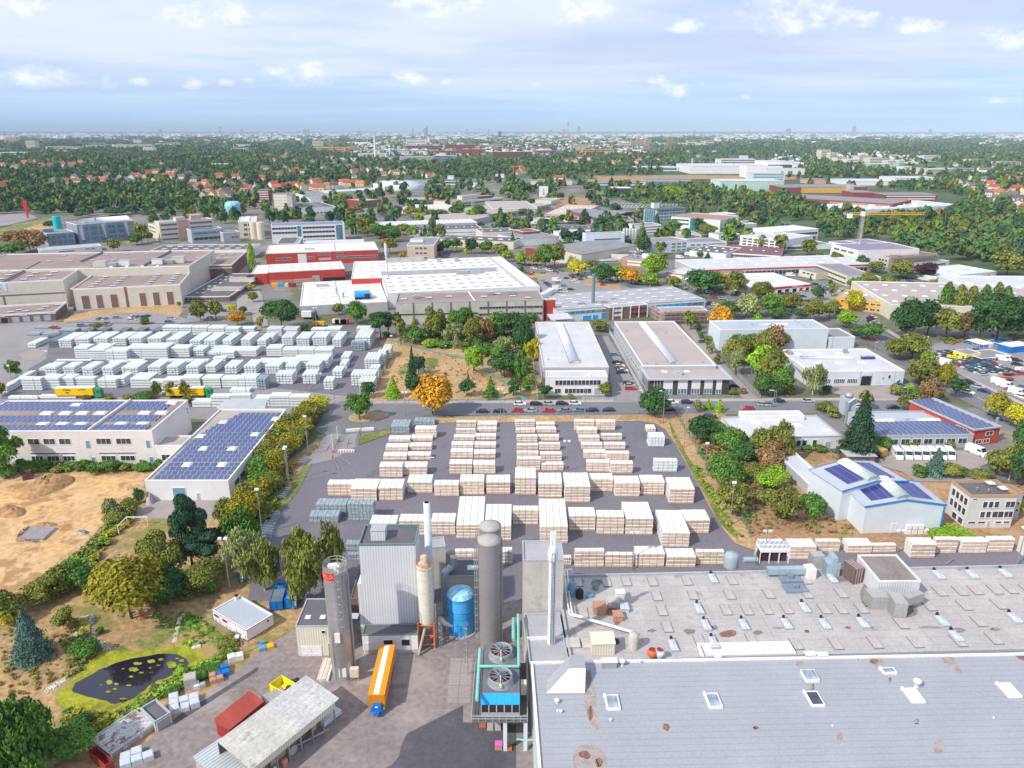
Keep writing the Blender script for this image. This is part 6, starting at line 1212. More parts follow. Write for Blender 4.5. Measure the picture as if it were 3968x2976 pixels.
trees('J','right of the yard fence','-60 300 100 80 bg')
trees('K','right of the near yard','1800 190 250 230 rg,1850 430 270 290 ro,1830 350 120 200 bh,2100 160 150 150 bo,2230 180 200 180 bh')
trees('L','right of the near yard','20 200 200 160 bh,150 470 260 270 ro,400 480 200 210 rg,370 350 150 100 bg')
trees('L','left of the blue trimmed halls','1570 620 370 55 bh')
trees('F','behind the left storage yard','205 395 310 290 rd,690 268 95 100 ro,850 345 170 195 rg,500 320 60 100 cp,20 380 60 100 ba,400 400 100 60 bo')
trees('F','at the left edge of the middle wood','1050 470 170 250 pd,1120 450 140 240 pp,1225 525 120 290 po,1190 410 100 160 rp,1350 520 150 170 rg,1340 350 60 70 co,1100 450 90 40 bg')
trees('F','in the middle wood','1520 500 160 320 oo,1590 480 130 200 rg,1480 470 140 130 rd,1640 520 120 180 ie,1790 400 150 200 rg,1700 380 140 150 rg,1850 520 180 260 ro,1945 520 120 250 on,2060 470 200 230 rg,2160 450 200 230 rd,2140 620 220 180 ie,1700 545 100 130 ce,1580 550 130 70 bg,1460 540 140 70 bh,1880 600 130 140 bd,1980 620 140 120 bg,1300 470 120 110 bg,2070 660 160 150 bg,2110 800 260 230 rd,1770 580 110 90 bo')
trees('F','on the straw meadow','1850 770 170 240 rh,1325 820 95 290 sp,1375 780 110 180 rp,1340 955 130 180 od,1160 978 150 190 ch,1498 1125 300 335 rr,1790 965 130 150 rd,1995 980 135 190 cg,2190 955 110 150 od,1585 900 60 110 cg,1608 790 30 40 bn,1800 830 30 100 co')
trees('F','around the roundabout','945 975 125 140 rd,872 1168 190 250 og')
trees('G','left of the white warehouse','60 620 170 340 rd,40 920 130 330 rg,135 665 140 230 iy,30 420 170 150 rg,120 330 120 90 bg,90 870 50 50 bg')
trees('G','before the middle warehouses','245 985 130 135 pd,768 965 115 120 ro,470 990 50 50 ba,1185 1135 250 240 rd,715 405 165 95 bo,1560 1100 90 100 re,1645 1080 90 95 ch,1738 1100 95 130 ch,1940 940 70 50 bn,1860 950 90 50 bo')
trees('G','right of the grey flat hall','1490 395 120 180 oo,1560 430 60 90 bd,1735 395 190 200 rr,1550 185 150 95 rg,1830 290 170 150 rd,1965 290 190 200 re,2060 300 100 110 ch,2170 280 200 200 rg,1580 470 60 70 bg,1640 520 80 80 bo')
trees('G','left of the low pale hall','1880 700 220 260 ro,1990 650 190 220 rg,2100 680 220 260 ro,1850 560 160 150 rg,2060 830 220 330 oh,1880 780 150 230 re,2170 860 200 300 ro,2120 960 170 180 rg,2180 560 180 150 ro,1720 690 70 90 bo,1660 600 70 120 be')
trees('H','left of the low pale hall','30 620 220 260 rn,100 560 170 170 ro,60 800 200 260 ro,110 950 200 240 rg,20 960 160 160 rd,170 700 110 130 re,190 940 120 90 bo')
trees('H','around the low pale blue hall','398 950 190 310 ie,520 935 95 70 bd,1220 925 80 80 bh,1120 950 130 90 bo,1270 960 130 70 bg')
trees('G','right of the near yard corner','1600 1340 260 200 rd,1690 1300 170 150 rg,1830 1440 240 200 rg,1720 1390 140 120 rd,1790 1620 230 190 rg,1960 1530 200 170 rd,2120 1480 240 230 ro,2180 1600 220 200 rn,1730 1560 110 80 br,1700 1640 130 110 bg,2050 1640 150 110 bo')
trees('H','around the dark spruce and low hall','780 1485 340 560 sp,845 1080 125 190 oo,115 1500 240 350 io,60 1560 180 230 rn,180 1530 150 170 ro,350 1440 100 60 bg,460 1440 120 65 bg,1000 1420 170 110 bg,500 1090 150 80 bo,570 1140 120 100 bo,1180 1085 120 130 ro,1230 1400 150 60 bo,1560 1400 100 60 bo')
trees('H','beside the diagonal avenue','1370 1065 180 260 rn,1620 975 160 190 pd,1520 890 160 210 ra,1310 870 260 250 ro,1100 650 190 200 ro,1250 640 260 210 ro,1370 720 120 140 rh,870 480 210 160 rg,700 380 160 150 rh,770 440 110 80 rg,1975 1160 200 230 ra,2140 1240 170 210 ry,1460 1000 120 120 bo,940 420 80 90 bg')
trees('H','before the dealer lot','1190 460 260 330 rd,1380 440 240 300 rd,1540 470 220 290 ro,1700 440 170 200 rn,1830 470 200 260 rd,1970 500 400 420 rd,2140 440 220 260 rg,1270 330 150 130 rg')
trees('H','behind the dealer lot','1522 290 115 290 qg,1632 300 105 280 qo,1735 300 105 270 qo,1845 290 95 270 qg,1948 280 95 280 qo,2030 280 90 250 qg')
trees('H','near the red workshop','50 230 180 170 rh,220 250 190 170 ro,380 320 190 190 ro,540 300 150 170 ro,100 300 150 110 rg,440 140 115 115 rd,560 110 80 120 oo,740 230 150 170 ry,640 290 90 90 be,300 310 140 110 rd,890 330 80 60 bu,1050 250 80 70 bo')
trees('H','in the van park gardens','1443 1640 200 240 sb,1310 1650 130 100 bg,1600 1660 160 120 bo,1690 1650 90 80 bg,1830 1670 180 90 bo')
trees('H','behind the office house','2080 1680 330 330 io,1960 1640 200 240 ro,2200 1500 240 330 rd,2230 1760 300 340 rd')
trees('L','behind the office house','2180 430 120 180 by')
trees('C','along the avenue','250 1410 160 200 rg,330 1400 180 200 ro,532 1480 175 145 ry,728 1540 185 165 rd,870 1535 130 150 rh,988 1552 180 150 rr,1170 1490 205 200 rh,1155 1565 160 110 rh,40 1395 100 120 rh,150 1390 95 95 ra,1340 1585 135 110 ro,1580 1640 280 240 rd,1690 1600 170 160 rg,1880 1650 210 210 ro,1800 1590 160 140 rr,2110 1680 180 150 ro,640 1430 100 90 ro,50 1440 50 60 cd,550 1515 50 30 bo,480 1500 50 40 bn')
trees('C','between the middle offices','325 1035 90 70 rh,395 1030 60 80 rd,1340 1115 150 110 rg,1640 1145 150 120 ro,1090 1290 140 150 rd,1235 1300 95 130 io,1640 1335 65 65 cd,1725 1165 70 50 rn,1845 1200 70 80 ro,520 1270 80 80 ro,780 1070 120 65 rg,680 1110 60 90 od,1145 1010 60 120 cd,2100 1240 100 120 ie,1080 1120 50 90 og,920 1060 90 40 ro,60 960 90 60 ro,1260 1330 80 50 bo,590 1010 30 60 cd,1330 820 180 110 rh,1570 1320 60 60 bg')
trees('D','around the construction site','120 1275 110 160 oo,360 1305 130 140 oo,600 1375 95 110 oo,820 1415 110 110 rd,940 1455 130 110 ro,1140 1500 210 150 ro,1350 1510 180 160 ru,740 1595 110 95 rg,860 1600 170 140 ro,1050 1590 140 120 ro,1190 1480 110 90 rg,450 1320 60 60 bo,2060 1490 270 250 ro,1440 1560 110 50 bo,1560 1070 70 110 oy,380 1520 30 50 cd,550 1560 40 50 bd')
trees('A','around the blue grey offices','975 1275 110 110 ro,1175 1215 110 90 rg,1220 1200 120 190 oo,1270 1190 80 100 ro,100 1310 230 120 rg,260 1270 260 180 rn,100 1210 200 110 rn,2165 1440 60 230 qh,2150 1555 95 80 ru,430 1080 90 70 rd,1000 965 190 80 rd,700 985 110 60 rd')
trees('E','before the beige hall','842 398 65 75 ro,1242 345 85 60 bg,1720 320 140 180 ro,1855 310 130 170 ro,2035 360 150 140 rr,1990 250 80 80 ry,2090 270 70 80 rd,1650 200 40 50 bg,2170 160 90 90 ro,2150 60 90 60 ra,1540 205 40 55 bg')
trees('E','at the left edge of the photo','138 795 115 145 og,70 1640 270 430 og,20 960 90 110 ro,190 1600 110 100 bg')
trees('E','before the brown solar hall','60 1650 170 90 bg,250 1600 150 60 bg,380 1600 110 100 bg,500 1610 130 50 bo,720 1600 120 90 bg,800 1640 80 110 bg,950 1610 150 100 bg,1080 1600 110 60 bo,1230 1600 150 60 bg,1370 1590 70 90 bg,780 1530 70 130 in')
trees('E','behind the brown solar hall','1350 975 100 150 io,1480 975 110 140 ia,1590 985 110 150 ia,1250 985 210 60 bg,1620 1050 80 110 bo,1100 990 110 40 bo,940 992 90 30 ba,740 990 90 40 bn')
trees('B','around the beige block','820 1110 140 140 rg,900 1100 120 130 ra,960 1090 120 130 rd,1010 1110 110 80 rh,1050 1160 140 120 rg,1150 1190 150 130 rg,1100 1190 70 100 ru,1250 1130 130 100 ro,1130 1290 130 130 ro,1400 1150 30 80 cd,1480 1200 110 80 rh,1550 1300 90 100 ru,1620 1280 110 120 rg,1700 1270 110 110 rg,1830 1290 130 130 rd,1960 1290 130 110 rg,2080 1330 130 140 ro,2140 1360 100 100 rh,2180 1230 70 130 cd,1240 1350 60 70 rr,940 1140 110 90 ro,1790 1290 50 50 ry')
trees('B','between the far flat roofed halls','320 810 70 60 ry,380 820 60 70 rd,690 850 140 80 rh,760 860 130 70 ro,1080 970 90 70 rd,720 1000 100 90 rg,850 980 110 90 ro,1190 960 90 80 rd,1310 980 110 100 ra,1480 990 110 90 ro,1560 990 120 80 rg,1700 980 120 120 rg,1820 1000 90 90 rh,1900 990 140 120 rg,2030 1010 100 70 ro,2130 1010 110 70 rd,1910 1070 60 50 rd,290 990 150 60 by,1380 1040 60 40 ro,620 990 120 60 rg')
#  woodland: one mass of trees too many to count
def woodland():
 r=np.random.RandomState(3)
 xs=np.array([-900,0,570,800,950,1000,1250,1480,1560,1700,2000,2080,2300,2700,3000,3300,5000])
 yb=np.array([836,836,838,832,812,745,722,700,700,705,680,700,700,665,700,740,760])
 W1=pxs('C',860,850,1000,760,1450,720,1740,790,2212,800)+pxs('D',100,800,560,950,1050,1000,1720,900,1650,800,1500,690,2900,600,2900,1560,2150,1470,1950,1440,1600,1360,1160,1250,1080,1150,480,1180,430,1040,330,1020,0,1020)+pxs('C',2070,1050,1890,950,1440,890,1200,860)
 MIDP=pxs('P',560,842,960,735,1500,700,2300,690,2700,790,3250,960,3600,1060,3650,1150,2500,1000,1900,960,1500,940,1330,900,560,880)
 ex=[pxs('C',1480,455,2212,455)+pxs('D',350,480,340,640,1000,640)+pxs('D',1000,690,60,690,0,660)+pxs('C',1740,660,1500,600,1440,560),pxs('C',130,640,1500,610,2212,620,2212,690,1500,690,1400,700,600,700,480,740,130,700),pxs('D',60,700,880,680,1480,800,1720,860,1600,930,1000,960,560,930,60,800),pxs('D',450,400,640,430,1150,460,1800,540,1780,620,1300,620,900,590,640,520,450,490),pxs('D',1090,630,1500,640,1490,710,1100,700),pxs('B',460,330,1000,340,2212,360)+pxs('C',300,380,300,470)+pxs('B',2212,500,1500,520,1180,500,900,450,620,420,460,400),pxs('C',330,330,1200,330,1300,420,850,450,330,430),pxs('B',1000,640,1340,660,1340,740,1000,720),pxs('C',1000,540,1400,540,1400,600,1000,590)]
 exb=[(min(p[0]for p in e),max(p[0]for p in e),min(p[1]for p in e),max(p[1]for p in e))for e in ex]
 protoL={}
 for L,(n,s)in{0:(170,.20),1:(60,.30),2:(18,.46),3:(8,.62)}.items():
  protoL[L]=[leaf_cloud(k,n,s,50+i)for i,k in enumerate(['round','oval','round','bush','cone','oval'])]
 V=[];MI=[];names=['dark','green','olive','dark','autumn','bright','pine','brown','pale','yellow']
 probs=np.array([.33,.29,.20,0,.05,.015,.08,.015,.02,.004]);probs/=probs.sum()
 y=513.0;cnt=0
 hs=[(proj(h_)[0],proj(h_)[1])for h_ in HOUSEP]
 grid={}
 for(hx,hy)in hs:grid.setdefault((int(hx//40),int(hy//20)),[]).append((hx,hy))
 while y<1065:
  g=P((CX,y));d=proj(g)[2];wpx=max(13*F/d,9.0);hpx=max(13*F/d,4.5)
  step=max(hpx*.34,1.6);x=-560+r.rand()*wpx
  sp=wpx*(.62 if y<1065 else.7)
  while x<4530:
   xx=x+r.randn()*sp*.25;yy=y+r.randn()*step*.5;x+=sp
   lim=np.interp(xx,xs,yb);mid=yy>lim and 700<yy<960 and inpoly((xx,yy),MIDP);ok=yy<lim or mid or inpoly((xx,yy),W1)
   if not ok:continue
   dens=1.0
   if mid and not inpoly((xx,yy),W1):
    dens=.5 if math.sin(xx*.019+yy*.05)+math.sin(xx*.043-yy*.03+1)>-.3 else.08
   nz=math.sin(xx*.011+yy*.09)+math.sin(xx*.027-yy*.17+2)+.7*math.sin(xx*.071+yy*.31)
   if yy<532:dens=.42+.25*nz
   elif yy<575:dens=.6+.25*nz
   elif yy<640:dens=.86+.12*nz
   for e,b in zip(ex,exb):
    if b[0]<xx<b[1]and b[2]<yy<b[3]and inpoly((xx,yy),e):dens=.2;break
   if r.rand()>dens:continue
   gg=P((xx,max(yy,511.0)))
   if blocked(gg,3):continue
   skip=False;cx_,cy_=int(xx//40),int(yy//20)
   for i in(-1,0,1):
    for j in(-1,0,1):
     for(hx,hy)in grid.get((cx_+i,cy_+j),()):
      s_=12*F/d
      if abs(xx-hx)<s_*.75 and-s_*.25<yy-hy<s_*.62:skip=True
   if skip:continue
   dd=proj(gg)[2];wm=max(11,9*dd/F)*r.uniform(.7,1.3);hm=r.uniform(9,18)*(1 if dd<3000 else.9)
   if inpoly((xx,yy),W1)and yy>700:hm*=1.0
   L=0 if dd<900 else 1 if dd<1800 else 2 if dd<4000 else 3
   k=r.choice(10,p=probs)
   if yy>690 and xx>2400 and r.rand()<.35:k=r.choice([2,4,5,1])
   a=r.rand()*6.28;c_,s_=math.cos(a)*wm,math.sin(a)*wm
   v=protoL[L][r.randint(6)];o=np.empty_like(v)
   o[:,0]=v[:,0]*c_-v[:,1]*s_+gg.x;o[:,1]=v[:,0]*s_+v[:,1]*c_+gg.y;o[:,2]=v[:,2]*hm
   V.append(o);MI.append(np.full(len(v)//4,k));cnt+=1
  y+=step
 m=np_mesh('woodland',np.concatenate(V),[FOLW[n]for n in names],np.concatenate(MI))
 o=link('woodland',m,kind='stuff',label='broad dark green woodland and garden trees reaching to the horizon',category='woodland')
 return cnt
def undergrowth():
 r=np.random.RandomState(8);V=[];MI=[];names=['green','olive','autumn','brown','bright','pale']
 pr=[leaf_cloud('bush',n_,s_,70+n_)for n_,s_ in((70,.2),(90,.16),(60,.24))]
 areas=[(pxs('M',1030,1180,1500,900,1780,760,2020,640,2010,680,1780,830,1540,960,1120,1200),210,.5,1.2,(0,1,4)),(pxs('M',600,1180,980,1260,1100,1190,1000,1300,760,1420,560,1300),120,.6,1.6,(0,1,2)),(pxs('I',1230,160,1150,330,940,520,700,760,520,900,340,1080,420,1190,620,1080,820,900,960,640,1120,520),230,.5,1.8,(0,1,1,2)),(pxs('I',1350,980,1700,950,1900,850,1850,1100,1500,1200,1300,1250),120,.6,1.6,(0,1,3)),(pxs('M',0,400,420,500,800,700,620,900,300,1050,0,1050),110,.25,.7,(1,3,1)),(pxs('M',1250,340,1640,330,1800,420,1960,620,1620,640,1480,560),150,.3,.8,(0,1,4)),(pxs('M',680,380,860,640,620,940,520,560),90,.4,1.0,(0,1,3)),(pxs('F',1180,470,1300,520,1750,560,2000,640,2212,800,2212,420,1750,400,1300,480),260,1.0,2.6,(0,1,3)),(pxs('G',0,420,150,420,150,900,60,940,0,820),90,1.0,2.4,(0,1)),(pxs('F',1180,560,1750,600,2150,860,2150,970,1450,970,1130,850),150,.25,.7,(1,3,2)),(pxs('G',1480,1290,1900,1450,2212,1600,2300,1900,2000,1900,1650,1640),170,.7,1.8,(0,1,3)),(pxs('K',1700,60,1950,30,2150,250,2150,600,2010,600),110,.3,1.0,(1,3,0)),(pxs('L',0,0,250,0,650,400,800,600,300,600,0,560),150,.25,.8,(1,3,0)),(pxs('K',1480,0,1560,0,1850,500,1960,640,1860,600),130,.25,.8,(0,2,4)),(pxs('J',-80,300,240,0,330,0,200,330,60,520,-60,520),150,.4,1.3,(0,1,2)),(pxs('I',0,0,600,0,1330,0,1330,60,600,60,0,70),170,.6,1.7,(0,1,0)),(pxs('C',0,1380,2212,1640,2212,1700,0,1440),160,.6,1.6,(0,1,2)),(pxs('H',1190,900,1350,800,1500,1050,1250,1080),70,.6,1.6,(0,1,3)),(pxs('H',1500,470,2212,440,2212,490,1500,530),60,.6,1.6,(0,1,3))]
 for poly,n_,s0,s1,cs in areas:
  x0,x1,y0,y1=min(p[0]for p in poly),max(p[0]for p in poly),min(p[1]for p in poly),max(p[1]for p in poly);k=0;tr=0
  while k<n_ and tr<n_*12:
   tr+=1;p=(r.uniform(x0,x1),r.uniform(y0,y1))
   if not inpoly(p,poly):continue
   g=P(p)
   if blocked(g,.4):continue
   s=r.uniform(s0,s1);v=pr[r.randint(3)];a=r.rand()*6.28;c_,s_=math.cos(a)*s*1.7,math.sin(a)*s*1.7;o=np.empty_like(v)
   o[:,0]=v[:,0]*c_-v[:,1]*s_+g.x;o[:,1]=v[:,0]*s_+v[:,1]*c_+g.y;o[:,2]=v[:,2]*s;V.append(o);MI.append(np.full(len(v)//4,cs[r.randint(len(cs))]));k+=1
 link('undergrowth',np_mesh('undergrowth',np.concatenate(V),[FOL[n]for n in names],np.concatenate(MI)),kind='stuff',label='low scrub, weeds and reeds on the meadows and banks',category='undergrowth')
#  silos, tanks, chimneys near the camera
def cyl_at(t,xb,yb,xt,yt,wpx,z0=.0,wrow=None):
 g=P(px(t,xb,yb),z0);h=zat(g,yt)
 d=proj((g.x,g.y,h))[2];return g,h,wpx/2*d/F
def ladder(x,y,z0,z1,ang,cage=True,out=.25):
 """ladder on a shell at angle ang"""
 mb=MB();c,s=math.cos(ang),math.sin(ang);tx,ty=-s,c
 for k in(-.25,.25):mb.tube((x+c*out+tx*k,y+s*out+ty*k,z0),(x+c*out+tx*k,y+s*out+ty*k,z1),.05,4)
 z=z0
 while z<z1:mb.tube((x+c*out-tx*.25,y+s*out-ty*.25,z),(x+c*out+tx*.25,y+s*out+ty*.25,z),.035,4);z+=.4
 if cage:
  z=z0+2.2
  while z<z1:
   prev=None
   for i in range(7):
    a=math.pi*i/6;q=(x+c*(out+.5*math.sin(a))+tx*.38*math.cos(a),y+s*(out+.5*math.sin(a))+ty*.38*math.cos(a),z)
    if prev:mb.tube(prev,q,.03,4)
    prev=q
   z+=1.5
  for a in(math.pi*.3,math.pi*.5,math.pi*.7):mb.tube((x+c*(out+.5*math.sin(a))+tx*.38*math.cos(a),y+s*(out+.5*math.sin(a))+ty*.38*math.cos(a),z0+2.2),(x+c*(out+.5*math.sin(a))+tx*.38*math.cos(a),y+s*(out+.5*math.sin(a))+ty*.38*math.cos(a),z1),.035,4)
 return mb
SILOM=mat('brushed_silo_steel',(.46,.45,.46),rough=.33,metal=.55,var=.12,scale=.15,fine=.06,lines=((2,1.5,.03,.7),),stain=((.34,.24,.19),.56,.75,.14,.7))
SILOG=mat('dull_grey_silo',(.30,.285,.29),rough=.5,metal=.2,var=.10,scale=.12,fine=.06,lines=((2,1.9,.02,.8),),stain=((.36,.32,.31),.5,.75,.2,.5))
SILOC=mat('cream_silo_paint',(.72,.68,.58),rough=.5,var=.06,lines=((2,2.4,.02,.8),),stain=((.45,.28,.16),.62,.74,.3,.7))
g,h,r=cyl_at('N',738,850,675,px('J',675,842)[1],203/2.212)
S1=thing('silo','shiny steel silo with red lettered band and caged ladder','silo',g)
s_=MB();s_.cyl(0,0,0,h-1.1,r,n=40);s_.obj('shell',SILOM,S1)
s_=MB();n=40
for i in range(14,31):
 a,b=2*math.pi*i/n,2*math.pi*(i+1)/n;s_.add([(r*math.cos(a),r*math.sin(a),h-1.1),(r*math.cos(b),r*math.sin(b),h-1.1),(r*math.cos(b),r*math.sin(b),h+.1),(r*math.cos(a),r*math.sin(a),h+.1)],[(0,1,2,3)])
s_.obj('rim_plate',SILOM,S1)
s_=MB();band0,band1=195,278
for i in range(20):
 a,b=R(band0+(band1-band0)*i/20),R(band0+(band1-band0)*(i+1)/20);q=r+.04;s_.add([(q*math.cos(a),q*math.sin(a),h-2.3),(q*math.cos(b),q*math.sin(b),h-2.3),(q*math.cos(b),q*math.sin(b),h-.9),(q*math.cos(a),q*math.sin(a),h-.9)],[(0,1,2,3)])
bandm=mat('bright_red_band',(.72,.03,.02),var=.05);bd=s_.obj('sign_band',bandm,S1)
for i,ch in enumerate('TERLIX'):
 cu=bpy.data.curves.new('l','FONT');cu.body=ch;cu.size=1.15;cu.align_x='CENTER';cu.align_y='CENTER';cu.extrude=.01
 o=bpy.data.objects.new('x',cu);dg=bpy.data.meshes.new_from_object(o);dg.name='letter';bpy.data.objects.remove(o);dg.materials.clear();dg.materials.append(mat('pale_red_letter',(.85,.28,.22),var=.03))
 a=R(205+13*i);l=link('letter',dg,bd,((r+.07)*math.cos(a),(r+.07)*math.sin(a),h-1.6));l.rotation_euler=(math.pi/2,0,a+math.pi/2)
s_=MB();prev=None
for zz in(h-.5,h+.1):
 for i in range(30,55):
  a,b=2*math.pi*i/n,2*math.pi*(i+1)/n;s_.tube((r*math.cos(a),r*math.sin(a),zz),(r*math.cos(b),r*math.sin(b),zz),.05,4)
for i in range(30,55,4):a=2*math.pi*i/n;s_.tube((r*math.cos(a),r*math.sin(a),h-1.1),(r*math.cos(a),r*math.sin(a),h+.1),.05,4)
s_.obj('railing',mat('pale_green_rail',(.45,.50,.34),var=.1),S1)
s_=MB();s_.box(-1.1,.5,-.5,.4,h-1.08,h-.35);s_.obj('hatch_box',TRIMW,S1)
s_=MB();s_.lathe([(.7,h-1.1),(.7,h-.5),(.35,h-.1),(.01,h)],x=r*.45,y=-.1,n=12);s_.obj('cap',SILOM,S1)
ladder(r*math.cos(R(-62)),r*math.sin(R(-62)),9.5,h-1.4,R(-62),out=.2).obj('ladder',RAILM,S1)
ladder(r*math.cos(R(-125)),r*math.sin(R(-125)),.2,9.8,R(-125),out=.2,cage=False).obj('ladder',RAILM,S1)
s_=MB();s_.path([(r+.2,-.4,.2),(r+.2,-.4,h-2),(r*.7,-.2,h-.9)],.17,8);s_.obj('fill_pipe',RAILM,S1)
s_=MB();s_.box(-.45,.45,-r-.35,-r-.02,8.4,10.2);s_.obj('door_panel',TRIMW,S1)
q=P(px('N',832,905));cb_=thing('control_cabinet','pale control cabinet on legs right of the steel silo','cabinet',q);MB().box(-.75,.75,-.45,.45,.9,2.6).obj('housing',CREAM,cb_)
for a_ in(-.65,.65):MB().box(a_-.06,a_+.06,-.35,-.23,0,.9).obj('leg',RAILM,cb_)
q=P(px('N',733,905));cb_=thing('control_cabinet','white control box at the foot of the steel silo','cabinet',q);MB().box(-.65,.65,-.35,.35,.9,2.7).obj('housing',TRIMW,cb_)
for a_ in(-.55,.55):MB().box(a_-.05,a_+.05,-.3,-.2,0,.9).obj('leg',RAILM,cb_)
for nm,(xb,yb,xt,yt,wp)in(('front one of the two tall dull grey silos behind the cooling tower',(1992,600,1983,640,195)),('rear one of the two tall dull grey silos behind the cooling tower',(1998,400,1988,520,188))):
 g,h,r=cyl_at('N',xb,yb,xt,px('J',xt,yt)[1],wp/2.212)
 s0=thing('silo',nm,'silo',g);s_=MB();s_.cyl(0,0,0,h,r,n=36,cap=False);s_.obj('shell',SILOG,s0)
 s_=MB();s_.lathe([(r+.05,h-.3),(r+.05,h),(r*.5,h+.35),(.01,h+.6)],n=36);s_.obj('cap',mat('dusty_cone_cap',(.42,.38,.36),var=.12,scale=.5),s0)
 ladder(-r*.995,-.3,.3,h-1,R(185),out=.25).obj('ladder',RAILM,s0)
 s_=MB();s_.path([(r+.15,-.3,0),(r+.15,-.3,h-2.5)],.12,6);s_.obj('fill_pipe',RAILM,s0)
 if 'front' in nm:GS=(g,h,r)
g,h,r=cyl_at('N',1742,478,1740,px('J',1740,1105)[1],224/2.212);BTK=thing('storage_tank','bright blue upright tank with domed chalky top','tank',g)
BLT=mat('tank_blue_paint',(.05,.40,.80),rough=.4,var=.1,scale=.2,stain=((.16,.52,.84),.45,.7,.25,.7),lines=((2,3.9,.03,.6),))
s_=MB();s_.cyl(0,0,.3,h,r,n=40,cap=False);s_.obj('shell',BLT,BTK)
s_=MB();s_.lathe([(r+.04,h-.05),(r*.9,h+.5),(r*.6,h+1.0),(r*.25,h+1.25),(.01,h+1.3)],n=40);s_.obj('dome',mat('chalky_blue_dome',(.22,.52,.74),rough=.6,var=.15,scale=.8,stain=((.62,.74,.8),.48,.62,.9,.9)),BTK)
s_=MB()
for zz in(h*.33,h*.66,h*.98):s_.lathe([(r+.01,zz),(r+.1,zz),(r+.1,zz+.12),(r+.01,zz+.12)],n=40)
s_.obj('hoops',BLUEBR,BTK);s_=MB();s_.cyl(0,0,0,.3,r+.5,n=36);s_.obj('plinth',CONC,BTK)
s_=MB();s_.box(-.55,.45,-r-.04,-r+.3,.7,2.4);s_.obj('hatch',BLUEBR,BTK)
g,h,r=cyl_at('N',1455,590,1435,px('J',1435,870)[1],137/2.212);zb=zat(g,px('J',1445,1335)[1])
CS=thing('silo','cream silo with rusty filter head standing on an orange frame','silo',g)
s_=MB();s_.cyl(0,0,zb,h,r,n=32);s_.lathe([(r,zb),(.4,zb-2.0),(.01,zb-2.0)],n=24);s_.obj('shell',SILOC,CS)
s_=MB();s_.lathe([(r*.9,h),(r*.85,h+.5),(.75,h+.9),(.7,h+2.0),(.4,h+2.3),(.01,h+2.35)],n=20);s_.obj('filter_head',mat('rusty_cream',(.55,.40,.28),var=.3,scale=1.5),CS)
s_=MB()
for zz in(h+.1,h+1.0):
 for i in range(24):a,b=2*math.pi*i/24,2*math.pi*(i+1)/24;s_.tube(((r+.25)*math.cos(a),(r+.25)*math.sin(a),zz),((r+.25)*math.cos(b),(r+.25)*math.sin(b),zz),.05,4)
s_.obj('railing',mat('rust_orange_rail',(.50,.20,.08),var=.2),CS)
for sx in(-1,1):
 for sy in(-1,1):MB().box(sx*r-.16,sx*r+.16,sy*r-.16,sy*r+.16,0,zb+.5).obj('leg',ORANGE,CS)
s_=MB()
for zz in(.9,zb*.55,zb-.1):
 for(a,b)in(((-r,-r),(r,-r)),((r,-r),(r,r)),((r,r),(-r,r)),((-r,r),(-r,-r))):s_.tube((*a,zz),(*b,zz),.12,4)
s_.tube((-r,-r,.9),(r,-r,zb*.55),.08,4);s_.tube((r,-r,.9),(r,r,zb*.55),.08,4);s_.obj('bracing',ORANGE,CS)
s_=MB();s_.tube((-.2,-r-.1,zb-.6),(-1.3,-r-2.2,.3),.28,6);s_.obj('chute',mat('dusty_chute',(.45,.40,.32),var=.1),CS)
s_=MB();s_.path([(r+.3,-.6,0),(r+.3,-.6,zb+4)],.1,5);s_.obj('pipe',RAILM,CS)
ladder(r+1.0,-.8,.2,zb+1.5,R(-60),out=.2).obj('ladder',RAILM,CS)
g,h,r=cyl_at('J',1480,1150,1455,px('J',1455,322)[1],58/2.212);c0=thing('chimney','slim pale blue chimney with dark mouth behind the white tower','chimney',g)
s_=MB();s_.lathe([(r*1.25,0),(r,h),(r-.12,h)],n=24);s_.obj('shaft',mat('pale_chimney_paint',(.62,.68,.74),var=.05),c0);s_=MB();s_.lathe([(r-.12,h+.02),(r-.12,h-1.5),(.01,h-1.5)],n=24);s_.obj('mouth',DARK,c0)
g,h,r=cyl_at('K',300,1525,318,px('K',318,575)[1],62/2.212,ZR-.4);c0=thing('chimney','tall white chimney with collar and twin flues on the low roof','chimney',g)
CHW=mat('white_chimney_paint',(.70,.74,.78),var=.06,rough=.5,lines=((2,3,.015,.8),),stain=((.55,.55,.54),.55,.75,.2,.6))
z0c=ZR-.4;hh=h-z0c
s_=MB();s_.cyl(0,0,0,hh-3.2,r*1.15,r*1.05,n=28);s_.obj('shaft',CHW,c0)
s_=MB();s_.lathe([(r*1.05,hh-5.6),(r*1.45,hh-5.2),(r*1.45,hh-4.0),(r*1.15,hh-3.0),(r*.8,hh-2.6),(.01,hh-2.6)],n=28);s_.obj('collar',CHW,c0)
for sx in(-.42,.42):MB().lathe([(r*.38,hh-2.8),(r*.38,hh),(r*.28,hh),(r*.28,hh-.8),(.01,hh-.8)],x=sx*r,n=14).obj('flue',CHW,c0)
ladder(r*1.1*math.cos(R(-85)),r*1.1*math.sin(R(-85)),.3,hh-3.6,R(-85),cage=False,out=.15).obj('ladder',mat('dark_ladder',(.10,.10,.11),var=.1),c0)
def pipe(name,label,pts,r,m,cat='pipe',parent=None):
 v=[Vector(p)for p in pts];mb=MB();o=v[0].copy()if not parent else Vector();o.z=0
 mb.path([p-o for p in v],r,10)
 for p in v[1:-1]:
  q=p-o;mb.lathe([(r*.01,q.z-r),(r*.8,q.z-r*.6),(r,q.z),(r*.8,q.z+r*.6),(r*.01,q.z+r)],q.x,q.y,10)
 kw=dict(label=label,category=cat)if not parent else{}
 return mb.obj(name,m,parent,o,**kw)
d0=P(px('J',1610,1290));zd=zat(d0,px('J',1600,930)[1])
